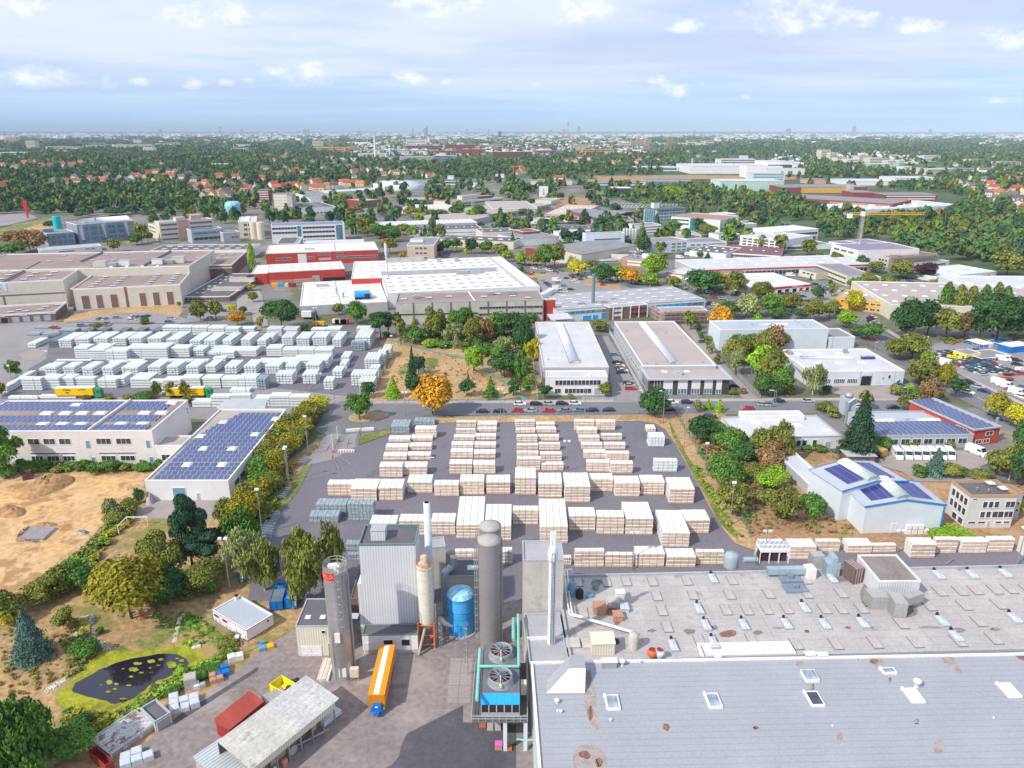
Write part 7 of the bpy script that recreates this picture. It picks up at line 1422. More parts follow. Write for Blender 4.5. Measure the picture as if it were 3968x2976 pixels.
pipe('duct','silver bent duct rising left of the blue tank',[d0,d0+Vector((-.0,0,zd)),d0+Vector((1.6,.8,zd+1.2)),d0+Vector((1.8,.8,zd+3.2))],.75,RAILM,'duct')
q=P(px('J',1652,885),5);MB().lathe([(1.05,0),(1.05,3.9),(.8,4.3),(.01,4.4)],n=20).obj('dust_collector',SILOG,None,(q.x,q.y,4.8),label='grey cylindrical dust collector behind the silver duct',category='dust collector')
pipe('duct','white horizontal duct elbow at the foot of the blue tank',[P(px('N',1575,385),2.6),P(px('N',1600,420),2.4),P(px('N',1675,440),2.4)],.4,TRIMW,'duct')
bld('building','beige box building behind the cream silo','J',(1478,712,1605,700,1470,625),('b',1600,1055),CONCW,RGREY,trim=TRIMG,par=.3)
bld('building','low cream building with dark roof behind the blue tank','J',(1622,958,1905,955,1640,815),(1622,1095),CREAM,RDARK,trim=TRIMG,par=.25,roofs=[('sky',[(.75,.55)],2,1.6,.5)])
bld('building','dark brown roofed lean-to behind the steel silo','J',(790,1150,890,1148,835,830),5,BROWNW,mat('brown_felt_roof',(.14,.10,.105),var=.12),trim=BROWNW,par=.2)
pipe('conveyor_pipe','white pipe loop at the right foot of the beige tower',[P(px('K',412,905),ZR+.6),P(px('K',470,900),ZR+.6),P(px('K',480,925),ZR)],.22,TRIMW)
#  cooling tower
zd=10.0;A=P((1864,2687),zd);B=P((2014,2687),zd);Fr=P((1868,2494),zd);W=B.x-A.x;D=Fr.y-A.y
CT=thing('cooling_tower','cooling tower unit with two big fans and bright blue panels','cooling tower',(A.x,A.y,0))
DECKM=mat('purple_grey_deck',(.17,.155,.175),var=.12,scale=.5,fine=.12)
MB().box(0,W,.1,D,6.06,zd).obj('housing',DECKM,CT)
s_=MB();s_.add([(0,-.7,8.55),(W,-.7,8.55),(W,.1,zd-.02),(0,.1,zd-.02),(0,-.7,8.45),(W,-.7,8.45),(W,.1,8.45),(0,.1,8.45)],[(0,1,2,3),(4,5,1,0),(0,3,7,4),(1,5,6,2)]);s_.obj('blue_panels',mat('blue_slope_panels',(.03,.38,.80),rough=.4,var=.06,lines=((0,1.2,.04,.7),)),CT)
s_=MB();s_.box(.05,W-.05,-.6,.09,6.9,8.44,1);s_.box(0,W,-.65,.09,6.06,6.89,0)
for i in range(6):s_.box(W*i/5-.09 if i else 0,W*i/5+.09 if i<5 else W,-.68,-.6,6.9,8.45,0)
s_.obj('louvres',[TRIMG,DARK],CT)
s_=MB();s_.box(-1.4,W+1.2,-1.6,D,5.85,6.05);s_.obj('platform',mat('steel_grating',(.16,.15,.15),var=.2,fscale=8,fine=.3),CT)
s_=MB()
for zz in(6.6,7.15):
 s_.path([(-1.4,D*.9,zz),(-1.4,-1.6,zz),(W+1.2,-1.6,zz),(W+1.2,D*.9,zz)],.06,5)
for i in range(9):x_=-1.4+(W+2.6)*i/8;s_.tube((x_,-1.6,6),(x_,-1.6,7.15),.05,4)
for i in range(1,7):y_=-1.6+(D+1)*i/7;s_.tube((-1.4,y_,6),(-1.4,y_,7.15),.05,4);s_.tube((W+1.2,y_,6),(W+1.2,y_,7.15),.05,4)
s_.obj('railing',TRIMG,CT)
for x_ in(W*.62,W+.9):
 for y_ in(-1.2,D*.45,D*.9):MB().box(x_-.2 if x_<1 else x_-.3,x_+.3,y_-.2,y_+.2,0,5.84).obj('leg',PALEB,CT)
for yc in(P((1938,2517),zd+1.2).y-A.y,P((1937,2616),zd+1.2).y-A.y):
 xc=W*.5;rr=1.85
 s_=MB();s_.lathe([(rr*1.14,zd-.01),(rr*1.05,zd+.35),(rr,zd+.8),(rr,zd+1.3),(rr-.07,zd+1.3),(rr-.07,zd+.1)],xc,yc,36);ring=s_.obj('fan_ring',mat('grey_fan_ring',(.27,.30,.31),var=.1,rough=.5),CT)
 s_=MB();s_.cyl(xc,yc,zd+.01,zd+.05,rr-.08,n=30);s_.obj('fan_well',mat('dark_fan_well',(.05,.035,.05),var=.2),ring)
 s_=MB()
 for i in range(12):
  a=2*math.pi*i/12+.2;s_.tube((xc+.3*math.cos(a),yc+.3*math.sin(a),zd+1.22),(xc+(rr-.02)*math.cos(a),yc+(rr-.02)*math.sin(a),zd+1.22),.035,4)
 s_.obj('guard_spokes',TRIMG,ring)
 s_=MB()
 for i in range(6):
  a=2*math.pi*i/6;c,s=math.cos(a),math.sin(a);s_.add([(xc+.3*c-.14*s,yc+.3*s+.14*c,zd+.75),(xc+1.7*c-.3*s,yc+1.7*s+.3*c,zd+.7),(xc+1.7*c+.3*s,yc+1.7*s-.3*c,zd+.9),(xc+.3*c+.14*s,yc+.3*s-.14*c,zd+.85)],[(0,1,2,3)])
 s_.obj('fan_blades',mat('rusty_blades',(.22,.13,.11),var=.3),ring)
 s_=MB();s_.cyl(xc,yc,zd+1.1,zd+1.95,.27,n=12);s_.box(xc-.3,xc+.3,yc-.3,yc+.1,zd+1.2,zd+1.5);s_.obj('fan_motor',mat('motor_blue',(.05,.22,.34),var=.1),ring)
 s_=MB();s_.tube((xc,yc-.3,zd+1.35),(xc,yc-rr-.1,zd+1.35),.09,6);s_.box(xc-.2,xc+.2,yc-rr-.35,yc-rr-.02,zd+.6,zd+1.1);s_.obj('drive_shaft',CREAM,ring)
yA=P((1860,2512),zd+.5).y-A.y;yB=P((1855,2712),zd+.5).y-A.y;yC=P((1900,2581),zd+.5).y-A.y;yD_=P((2002,2380),zd+.5).y-A.y
s_=MB();s_.path([(-.55,yA,zd+.4),(-.55,yB,zd+.4)],.27,10);s_.path([(-.55,yC,zd+.45),(W-.1,yC,zd+.45),(W-.1,yD_,zd+.45)],.24,10);s_.obj('mint_pipes',GREENPIPE,CT)
s_=MB();s_.path([(W+2.2,-9.5,.2),(W+2.2,-5,2.0),(W+2.2,-4.2,5.0),(W-.5,-4.2,5.2)],.14,8);s_.path([(W+2.6,-10.5,.3),(W+2.6,-5,2.2),(W+2.6,-4.4,5.3),(W+.2,-4.5,5.3)],.12,8);s_.obj('small_mint_pipes',GREENPIPE,CT)
ladder(-2.9,P((1845,2560),3).y-A.y,.3,11,R(180),out=.2).obj('ladder',RAILM,CT)
s_=MB();s_.box(W+.2,W+1.1,3.0,4.0,zd-3,zd-.8);s_.obj('electric_cabinet',CREAM,CT)
q=P((1905,2825))
def crate_box(t,x,y,sx,sy,sz,m,name,label,cat,rz=0,lid=None,z0=.0,inset=0):
 q=P(px(t,x,y),z0);mb=MB();mb.box(-sx/2,sx/2,-sy/2,sy/2,.02,sz,0)
 if lid:mb.box(-sx/2-.04,sx/2+.04,-sy/2-.04,sy/2+.04,sz,sz+.08,1)
 if inset:
  mb.box(-sx/2,-sx/2+.07,-sy/2,sy/2,sz,sz+inset,0);mb.box(sx/2-.07,sx/2,-sy/2,sy/2,sz,sz+inset,0);mb.box(-sx/2+.07,sx/2-.07,-sy/2,-sy/2+.07,sz,sz+inset,0);mb.box(-sx/2+.07,sx/2-.07,sy/2-.07,sy/2,sz,sz+inset,0)
 return mb.obj(name,[m,lid or m],None,(q.x,q.y,z0),rz,label=label,category=cat)
crate_box('N',1925,1300,1.0,.8,1.3,ORANGE,'cabinet','orange box at the left of the two grey cabinets','cabinet')
crate_box('N',1990,1330,1.0,.6,2.0,CONCW,'cabinet','left one of the two grey cabinets under the cooling tower','cabinet',lid=TRIMG)
crate_box('N',2055,1330,1.0,.6,2.0,CONCW,'cabinet','right one of the two grey cabinets under the cooling tower','cabinet',lid=TRIMG)
crate_box('N',2062,1490,1.1,1.0,1.0,mat('cardboard',(.50,.26,.16),var=.12),'pallet_box','cardboard pallet box with pink wrapping by the cooling tower legs','pallet box',lid=mat('pink_wrap',(.75,.15,.5),var=.2))
crate_box('N',2140,1495,1.3,1.0,.5,ORANGE,'pallet','orange pallet with red cones by the cooling tower legs','pallet')
#  trailer, skips, sheds
def basis(t,abc,base):
 a,b,c=px(t,*abc[0:2]),px(t,*abc[2:4]),px(t,*abc[4:6])
 if isinstance(base,(int,float)):h=base
 elif base[0]=='b':h=zat(P(px(t,base[1],base[2])),b[1])
 else:h=zat(P(px(t,*base)),a[1])
 A,B,C_=P(a,h),P(b,h),P(c,h);u=(B-A);u.z=0;W=u.length;u.normalize();v=Vector((-u.y,u.x,0));D=abs((C_-A).dot(v))
 FOOT.append((A.copy(),u,v,W,D));return A,W,D,h,math.atan2(u.y,u.x)
A,W,D,h,rz=basis('N',(940,1035,1082,1030,1045,600),(947,1130));h=min(max(h,3.6),4.2)
fl_=P(px('N',1045,600),h);A=P(px('N',940,1035),h);d_=(fl_-A);D=d_.length;rz=math.atan2(d_.y,d_.x)-math.pi/2
TR=thing('semi_trailer','long orange tarpaulin trailer with white roof strip on the concrete slabs','trailer',(A.x,A.y,0),rz)
s_=MB();s_.box(0,W,0,D,1.15,h);s_.obj('tarpaulin',ORNG,TR)
s_=MB();s_.box(W*.32,W*.66,.25,D-.3,h+.001,h+.05);s_.obj('roof_strip',mat('white_roof_strip',(.78,.74,.66),var=.05,lines=((1,.75,.08,.8),)),TR)
s_=MB();s_.box(.35,W-.35,-.9,D-.1,.85,1.14);s_.obj('chassis',BLUEP,TR)
s_=MB();s_.box(W*.28,W*.80,-.75,-.05,.7,2.1);s_.prism([(W*.38,-1.5),(W*.68,-1.5),(W*.78,-.76),(W*.3,-.76)],.7,1.2);s_.obj('coupling_frame',BLUEP,TR)
s_=MB();s_.box(W*.45,W*.62,-.80,-.751,1.7,1.95);s_.obj('number_plate',TRIMW,TR)
s_=MB();s_.box(W*.85,W*.98,-.3,-.02,.9,1.12);s_.obj('lamp',TRIMW,TR)
for y_ in(D-2.2,D-3.5,D-4.8):
 for x_ in(.28,W-.28):s_=MB();s_.tube((x_-.16,y_,.52),(x_+.16,y_,.52),.52,16);s_.obj('wheel',BLACK,TR)
for x_ in(.5,W-.5):MB().box(x_-.1,x_+.1,2.3,2.5,.05,.9).obj('landing_leg',BLUEP,TR)
def skip(t,abc,base,m,label,ribs=5,fill=None,hmax=3):
 A,W,D,h,rz=basis(t,abc,base);h=min(h,hmax);r0=thing('skip',label,'skip',(A.x,A.y,0),rz,None);th=.1
 s_=MB();s_.box(0,W,0,th,.2,h);s_.box(0,W,D-th,D,.2,h);s_.box(0,th,th,D-th,.2,h);s_.box(W-th,W,th,D-th,.2,h);s_.box(th,W-th,th,D-th,.2,.35)
 n_=max(2,int(D/.9));
 for i in range(n_+1):y=D*i/n_;s_.box(-.08,-.003,max(0,y-.06),min(D,y+.06),.2,h-.1);s_.box(W+.003,W+.08,max(0,y-.06),min(D,y+.06),.2,h-.1)
 n_=max(2,int(W/.9))
 for i in range(n_+1):x=W*i/n_;s_.box(max(0,x-.06),min(W,x+.06),-.08,-.003,.2,h-.1)
 s_.obj('tub',m,r0);s_=MB();s_.box(.3,.6,-.1,D+.1,0,.2);s_.box(W-.6,W-.3,-.1,D+.1,0,.2);s_.obj('skids',BLACK,r0)
 if fill:s_=MB();s_.box(th,W-th,th,D-th,.36,h-.12);s_.obj('cover',fill,r0)
 return r0
skip('J',(95,1178,205,1170,150,1060),(100,1258),BLUEP,'blue skip under the birch with grey filling, left of the pair',fill=mat('grey_waste',(.14,.17,.19),var=.3))
skip('J',(225,1150,325,1150,262,1062),(230,1240),BLUEP,'blue skip under the birch with blue cover, right of the pair',fill=BLUEBR)
skip('J',(150,1040,232,1040,155,1008),(152,1068),BLUEBR,'small bright blue skip behind the blue pair')
skip('I',(2010,945,2060,1000,2070,922),('b',2062,1012),BLUEBR,'bright blue skip lying alone below the floodlight mast',fill=BLUEP,hmax=2)
skip('N',(95,940,330,1075,215,870),1.9,YELP,'bright yellow skip beside the long shed')
crate_box('N',150,1105,3.6,2.4,1.8,mat('grey_tarpaulin',(.38,.34,.31),var=.15,lines=((0,.5,.1,.8),)),'covered_skip','grey covered skip between the yellow skip and the long shed','skip',rz=.62)
q0=P(px('M',1985,1440));q1=P(px('N',60,1195));d_=q1-q0;rc_=thing('long_container','dark red container with sloping roof along the far side of the long shed','container',q0,math.atan2(d_.y,d_.x));L_=d_.length
s_=MB();s_.box(0,L_,0,3.2,0,2.6);s_.obj('body',REDP,rc_);s_=MB();s_.add([(-.1,-.1,2.61),(L_+.1,-.1,2.61),(L_+.1,3.3,3.3),(-.1,3.3,3.3),(-.1,-.1,2.5),(L_+.1,-.1,2.5),(L_+.1,3.3,2.5),(-.1,3.3,2.5)],[(0,1,2,3),(4,5,1,0),(1,5,6,2),(2,6,7,3),(3,7,4,0)]);s_.obj('lid',mat('faded_red_sheet',(.40,.075,.055),var=.15,fine=.15),rc_)
bl_=MB()
for i in range(4):
 for j in range(4):bl_.lathe([(.42,0),(.5,.15),(.5,.75),(.42,.9),(.01,.9)],i*1.05,j*1.05,10)
q=P(px('N',330,960));bl_.obj('black_barrels',mat('black_plastic',(.03,.03,.045),var=.2,rough=.4),None,(q.x-1.5,q.y-2,0),-.45,label='block of sixteen black barrels behind the yellow skip',category='barrels')
A,W,D,h,rz=basis('N',(-70,1665,645,1088,-285,1430),('b',652,1200));h=4.6
A=P(px('N',-70,1665),h);B=P(px('N',645,1088),h);u=(B-A).normalized();W=(B-A).length;rz=math.atan2(u.y,u.x);v=Vector((-u.y,u.x,0));D=7.5
SH=thing('open_shed','long open sided shed with pale weathered two-tone fibre cement roof','shed',(A.x,A.y,0),rz);FOOT.append((A,u,v,W,D))
def slab_roof(x0,x1,m,zo=.0):
 s_=MB();vs=[(x0,-.3,h+zo),(x1,-.3,h+zo),(x1,D,h+.9+zo),(x0,D,h+.9+zo)];s_.add(vs+[(a,b,c-.14)for a,b,c in vs],[(0,1,2,3),(7,6,5,4),(0,4,5,1),(1,5,6,2),(2,6,7,3),(3,7,4,0)]);return s_.obj('roof',m,SH)
slab_roof(0,W*.55,mat('weathered_cream_roof',(.56,.53,.47),var=.12,fine=.12,fscale=2,lines=((1,1.2,.05,.75),(0,.3,.3,.9)),stain=((.30,.27,.24),.58,.66,.5,.8)))
slab_roof(W*.55,W+1.0,ETERN,.02);slab_roof(W+1.0,W+1.01,ETERN,.02)if False else None
s_=MB();s_.box(0,W,-.34,-.31,h-1.2,h-.02);s_.obj('fascia',CORRC,SH)
s_=MB();s_.box(0,W,D-.15,D-.05,0,h+.7);s_.obj('back_wall',BROWNW,SH)
for i in range(8):MB().box(W*i/7-.1,W*i/7+.1,0,.2,0,h-.15).obj('post',RAILM,SH)
rr_=random.Random(4)
for i in range(8):
 c_=[RAILM,BROWNW,TAN,CORRC][i%4];q=A+u*(W*(i+.5)/8)+v*3.2;q.z=0
 s_=MB();hh_=rr_.uniform(.8,2.2);s_.box(-1.5,1.5,-1.5,1.5,.05,hh_);s_.box(-1.2,.6,-1.2,1.2,hh_,hh_+.4);o=s_.obj('stored_crate',c_,None,q,rz,category='crate',group='crates stored in the long shed');reg(o,'dark stored crate','under the roof of the long open shed')
q0=P(px('N',540,1300));q1=P(px('N',690,1180));dd_=q1-q0;s_=MB()
for i in range(4):
 for k in range(2):s_.tube((0,i*.42-.6,.25+.5*k),(dd_.length,i*.42-.6,.25+.5*k),.22,8)
s_.obj('steel_pipes',PALEB,None,q0,math.atan2(dd_.y,dd_.x),label='bundle of pale steel pipes at the right end of the long shed',category='pipes')
q0=P(px('N',325,1480));q1=P(px('N',605,1335));dd_=q1-q0;s_=MB();s_.tube((0,0,.2),(dd_.length,0,.2),.16,8);s_.obj('steel_pole',TRIMG,None,q0,math.atan2(dd_.y,dd_.x),label='single pale pole lying on the asphalt beside the shed',category='pole')
q=P(px('N',290,1530));s_=MB();s_.tube((-.5,0,.8),(-.4,0,.8),.8,18);s_.tube((.4,0,.8),(.5,0,.8),.8,18);s_.tube((-.4,0,.8),(.4,0,.8),.4,12);s_.obj('cable_drum',CONCW,None,q,-.6,label='grey wooden cable drum at the shed edge',category='cable drum')
q=P(px('N',232,1635));MB().lathe([(.42,0),(.5,.5),(.5,1.0),(.3,1.15),(.01,1.15)],n=14).obj('barrel',mat('orange_plastic',(.75,.25,.14),var=.1),None,q,label='orange barrel standing in front of the long shed',category='barrel')
q0=P(px('N',555,920));q1=P(px('N',610,735));dd_=q1-q0;s_=MB()
for i in range(5):s_.box(0,dd_.length,i*.42-1,i*.42-.62,.05,.5+.1*(i%2),i%3)
s_.obj('long_planks',[TRIMW,TAN,CORRC],None,q0,math.atan2(dd_.y,dd_.x),label='white and brown long planks left of the steel silo foot',category='planks')
A,W,D,h,rz=basis('M',(1668,1560,1990,1850,1885,1415),3.0)
SD=thing('metal_shed','low shed with grey corrugated roof at the bottom edge','shed',(A.x,A.y,0),rz);MB().box(0,W,0,D,0,h-.15).obj('wall',TRIMG,SD);MB().box(-.2,W+.2,-.2,D+.2,h-.148,h).obj('roof',RCORRG,SD)
A,W,D,h,rz=basis('M',(755,1510,900,1640,830,1470),1.6);SK=thing('skip','rust brown long skip beside the garage row','skip',(A.x,A.y,0),rz);s_=MB();s_.box(0,W,0,D,0,.3);s_.box(0,.1,0,D,.3,h);s_.box(W-.1,W,0,D,.3,h);s_.box(.1,W-.1,0,.1,.3,h);s_.box(.1,W-.1,D-.1,D,.3,h);s_.obj('tub',REDP,SK)
def goods(t,x,y,n,m,name,label,cat,s=1.2,h=1.0,rz=.45,seed=1):
 r_=random.Random(seed);q=P(px(t,x,y));k=int(math.ceil(math.sqrt(n)))
 for i in range(n):
  a,b=(i%k)*s*1.05,(i//k)*s*1.05;c,s_=math.cos(rz),math.sin(rz);mb=MB();hh=h*r_.uniform(.8,1.15)
  mb.box(-s/2,s/2,-s/2,s/2,.12,hh,0);mb.box(-s/2,s/2,-s/2,s/2,0,.11,1);mb.box(-s/2+.1,s/2-.1,-s/2+.1,s/2-.1,hh,hh+.06,0)
  o=mb.obj(name,[m if not isinstance(m,list)else m[i%len(m)],TAN],None,(q.x+a*c-b*s_,q.y+a*s_+b*c,0),rz+r_.uniform(-.1,.1),category=cat,group=label.replace('the ',''))
  reg(o,label,'on the lane beside the pond')
goods('M',1500,1180,7,mat('silver_film',(.55,.58,.62),var=.12,rough=.4),'wrapped_pallet','silver wrapped pallet','pallet',1.5,1.0,.45,2)
goods('M',1080,1640,5,mat('silver_film',(.55,.58,.62)),'wrapped_pallet','low silver wrapped pallet','pallet',1.5,.9,.45,5)
goods('M',1830,930,3,mat('cardboard',(.50,.26,.16)),'cardboard_box','brown cardboard box','box',1.1,1.0,.45,3)
goods('M',1870,880,4,BLUEP,'crate','dark blue steel crate','crate',1.3,.9,.5,4)
goods('M',1990,740,2,TRIMW,'bin','white lidded container','bin',1.3,1.1,.45,6)
goods('M',1640,960,1,mat('wire_mesh_box',(.42,.40,.36),var=.2),'mesh_box','wire mesh box','box',2.0,2.4,.45,7)
goods('M',1690,980,3,[TRIMW,GREYW,TRIMW],'drum','small white and grey drum','drum',.9,1.0,.45,8)
goods('J',40,1590,3,[BLUED,mat('yellow_crate_paint',(.7,.45,.03),var=.1),BLUED],'mesh_pallet','blue or yellow mesh pallet','pallet',1.3,.8,.45,9)
goods('J',380,1610,2,TRIMG,'machine_part','small grey machine part','machine part',1.5,.6,.1,10)
goods('M',1665,640,2,GSTONE,'stone_block','pale rock pile','rock',.8,.5,.3,11)
q=[P(px('I',x,y))for(x,y)in((1022,605),(1098,525),(1272,525))];zt_=2.4
s_=MB();o0=q[0];s_.path([Vector((0,0,0)),Vector((0,0,zt_)),(q[1]-o0)+Vector((0,0,zt_)),(q[2]-o0)+Vector((0,0,zt_)),q[2]-o0],.12,6);s_.tube(q[1]-o0,(q[1]-o0)+Vector((0,0,zt_)),.1,6)
s_.obj('goal_frame',TRIMW,None,o0,label='white pipe frame like a goal on the meadow',category='frame')
a,b=P(px('M',1495,600)),P(px('M',1550,365));d_=b-a;s_=MB()
for k in(-.35,.35):s_.box(0,d_.length,k-.06,k+.06,.25,.4)
for i in range(20):x_=d_.length*(i+.5)/20;s_.box(x_-.12,x_+.12,-.34,.34,.4,.5)
s_.obj('plank_ladder',CREAM,None,a,math.atan2(d_.y,d_.x),label='pale slatted ladder walkway leading down to the pond',category='walkway')
q=P(px('M',1227,390));s_=MB()
for i in range(16):a_,b_=2*math.pi*i/16,2*math.pi*(i+1)/16;s_.tube((.42*math.cos(a_),0,.9+.42*math.sin(a_)),(.42*math.cos(b_),0,.9+.42*math.sin(b_)),.1,6)
s_.tube((0,.1,0),(0,.1,1.4),.05,5);s_.obj('lifebuoy',mat('lifebuoy_red',(.8,.06,.03),var=.05),None,q,label='red lifebuoy on a post under the big turning tree',category='lifebuoy')
q=P(px('I',245,120));s_=MB();s_.box(-1.3,1.3,-.9,.9,.5,1.3);s_.box(-.3,1.0,-.7,.7,1.3,2.4);s_.box(-1.2,1.2,-1.1,-.7,0,.6);s_.box(-1.2,1.2,.7,1.1,0,.6);s_.path([(-1.2,0,1.3),(-2.6,0,2.8),(-3.6,0,.6)],.16,6)
s_.obj('digger',mat('rusty_digger',(.12,.06,.05),var=.2),None,q,.5,label='small dark digger at the back of the sand site',category='digger')
#  roof furniture of the big factory
def on_roof(I,t,x,y,zr):
 w_=P(px(t,x,y),zr);r0=I['root'];M_=Matrix.Rotation(-r0.rotation_euler.z,3,'Z');return M_@(Vector((w_.x,w_.y,0))-Vector((r0.location.x,r0.location.y,0)))
ZS=ZR-.48+.02
dm=dome_mesh(1.25,2.7,.75);dm.box(-.2,.2,1.4,1.7,0,.9,2);dme=dm.mesh('skylight');[dme.materials.append(x)for x in(DOMEB,TRIMG,DARK)]
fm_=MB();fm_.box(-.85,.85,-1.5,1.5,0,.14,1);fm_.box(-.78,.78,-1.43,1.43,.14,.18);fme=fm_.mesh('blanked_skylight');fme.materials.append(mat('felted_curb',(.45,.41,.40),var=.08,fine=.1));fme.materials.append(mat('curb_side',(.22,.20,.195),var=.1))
for(t,L)in(('K',[(1685,985),(1565,1245),(1625,1385),(1950,1380),(1345,1560),(1690,1535)]),('L',[(1475,955),(1760,950),(2045,940),(330,1235),(175,1375),(500,1375),(825,1365),(1505,1350),(2125,1325),(565,985),(1625,1480)])):
 for(x,y)in L:link('skylight',dme,B35['root'],on_roof(B35,t,x,y,ZS)+Vector((0,0,ZS)))
for(t,L)in(('K',[(530,1010),(775,1010),(945,1005),(1170,1005),(1465,1000),(1850,995),(1205,1130),(1515,1120),(1830,1118),(2165,1110),(1250,1255),(1800,1250),(1980,1250),(2150,1245),(1295,1395),(575,1270),(1570,1510),(2020,1500)]),('L',[(340,990),(350,1110),(645,1105),(180,1240),(500,1240),(645,1240),(820,1235),(1400,1215),(1490,1090),(1665,1085),(1795,1080),(1960,1075),(2090,1070),(1700,1210),(1995,1200),(1160,1365),(1820,1345),(260,1540),(600,1540),(935,1530),(1280,1525),(1955,1495),(1650,1515),(2240,1070),(2290,1200)])):
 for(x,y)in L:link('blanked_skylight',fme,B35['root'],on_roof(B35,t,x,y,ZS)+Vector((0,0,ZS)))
def roof_thing(I,t,x,y,mb,name,mats,zr=None,**tags):
 p=on_roof(I,t,x,y,zr or ZS)+Vector((0,0,zr or ZS));return mb.obj(name,mats,I['root'],p)
BLU=mat('faded_blue_plastic',(.20,.25,.31),var=.1)
for(x,y,sx,sy)in((205,985,4.2,2.6),(250,1070,4.2,2.6)):
 s_=MB();s_.box(-sx/2,sx/2,-sy/2,sy/2,0,.45);s_.box(-.5,.5,-.4,.4,.45,1.0);roof_thing(B35,'L',x,y,s_,'roof_hatch',BLU)
for(x,y,r0,hh_,m_)in((480,1115,.9,2.6,BLUED),(545,1140,.7,1.8,DARK),(680,1065,.6,1.0,BLU),(850,1520,.7,.3,DARK),(1003,1570,.9,3.0,CONCW),(1165,0,0,0,None)):
 if r0:s_=MB();s_.lathe([(r0,0),(r0,hh_*.8),(r0*.7,hh_),(.01,hh_)],n=16);roof_thing(B35,'K',x,y,s_,'roof_ventilator',m_)
for(x,y,m_)in((1165,725,ORANGE),(1228,725,PALEB)):
 s_=MB();s_.lathe([(.55,0),(.6,.6),(.85,1.0),(.85,1.6),(.6,1.9)],n=16);s_.lathe([(.6,1.75),(.01,1.75)],n=16,mi=1);roof_thing(B35,'O',x,y,s_,'roof_fan',[m_,REDP])
for(x,y,sx,sy,hh_,m_)in((890,1145,1.6,1.4,1.4,TRIMW),(830,1205,2.0,1.8,1.2,CONCW),(712,1265,2.2,1.8,1.6,BRICKL),(870,1320,1.6,1.8,1.0,BRICKL),(925,1250,1.4,1.8,.9,DOMEB),(625,1135,1.0,.9,.6,BLUED),(485,1540,2.2,2.2,.3,CONCW),(620,1550,2.0,1.8,.3,CONCW)):
 s_=MB();s_.box(-sx/2,sx/2,-sy/2,sy/2,0,hh_);s_.box(-sx/2-.1,sx/2+.1,-sy/2-.1,sy/2+.1,hh_,hh_+.1);roof_thing(B35,'K',x,y,s_,'roof_unit',m_)
s_=MB();s_.box(-1.9,1.9,-1.3,1.3,0,2.3);s_.add([(-2,-1.45,2.3),(2,-1.45,2.3),(2,1.4,2.7),(-2,1.4,2.7),(-2,-1.45,2.2),(2,-1.45,2.2),(2,1.4,2.3),(-2,1.4,2.3)],[(0,1,2,3),(4,5,1,0),(1,5,6,2),(3,7,4,0)]);roof_thing(B35,'K',737,1590,s_,'roof_hut',CORRC)
RUST=mat('rust_stain',(.24,.13,.10),var=.25,scale=1.0,fine=.3,fscale=4);RUSTL=mat('pale_rust_stain',(.355,.30,.275),var=.2,scale=.8,fine=.2,fscale=4);SOOT=mat('dirt_stain',(.24,.20,.19),var=.2,scale=.8,fine=.25,fscale=4)
def stain(I,t,pts,m,zr,k=0,seed=1):
 v=[on_roof(I,t,x,y,zr)for(x,y)in zip(pts[::2],pts[1::2])];v=rough_poly([Vector((p.x,p.y,0))for p in v],.10,3,seed);mb=MB();z=zr+.008+.004*k
 mb.add([(p.x,p.y,z)for p in v],[tuple(range(len(v)))]);o=mb.obj('rust_stain' if m is not SOOT else 'dirt_stain',m,I['root'])
 if o.data.polygons[0].normal.z<0:o.data.flip_normals()
def blob(cx,cy,a,b,n=9,s=0):
 r_=random.Random(s);return[c for i in range(n)for c in(cx+a*math.cos(6.28*i/n)*r_.uniform(.65,1.15),cy+b*math.sin(6.28*i/n)*r_.uniform(.65,1.15))]
for i,(x,y,a,b,m_)in enumerate([(820,1265,60,45,RUST),(865,1340,35,40,RUST),(1160,1425,40,14,SOOT),(1490,1430,60,30,SOOT),(1820,1450,85,35,RUST),(1700,1395,30,20,SOOT),(2070,1440,50,22,SOOT),(1060,1510,40,40,RUSTL),(540,1000,70,35,SOOT),(690,1010,60,40,SOOT),(620,1370,110,30,RUSTL),(900,1430,80,24,RUSTL),(760,1480,60,30,RUSTL),(480,1440,50,50,RUSTL)]):stain(B35,'K',blob(x,y,a,b,s=i),m_,ZS,0,i)
for i,(x,y,a,b,m_)in enumerate([(640,965,120,50,SOOT),(860,1130,60,120,SOOT),(1200,1250,150,60,SOOT),(1640,1420,80,22,SOOT),(1400,1395,120,16,RUSTL),(1965,1412,50,14,SOOT),(350,1430,22,12,RUST),(705,1398,25,12,SOOT),(100,1400,60,14,RUSTL),(940,1400,50,20,RUSTL)]):stain(B35,'L',blob(x,y,a,b,s=i+30),m_,ZS,0,i+30)
ZT=ZF-.35+.02
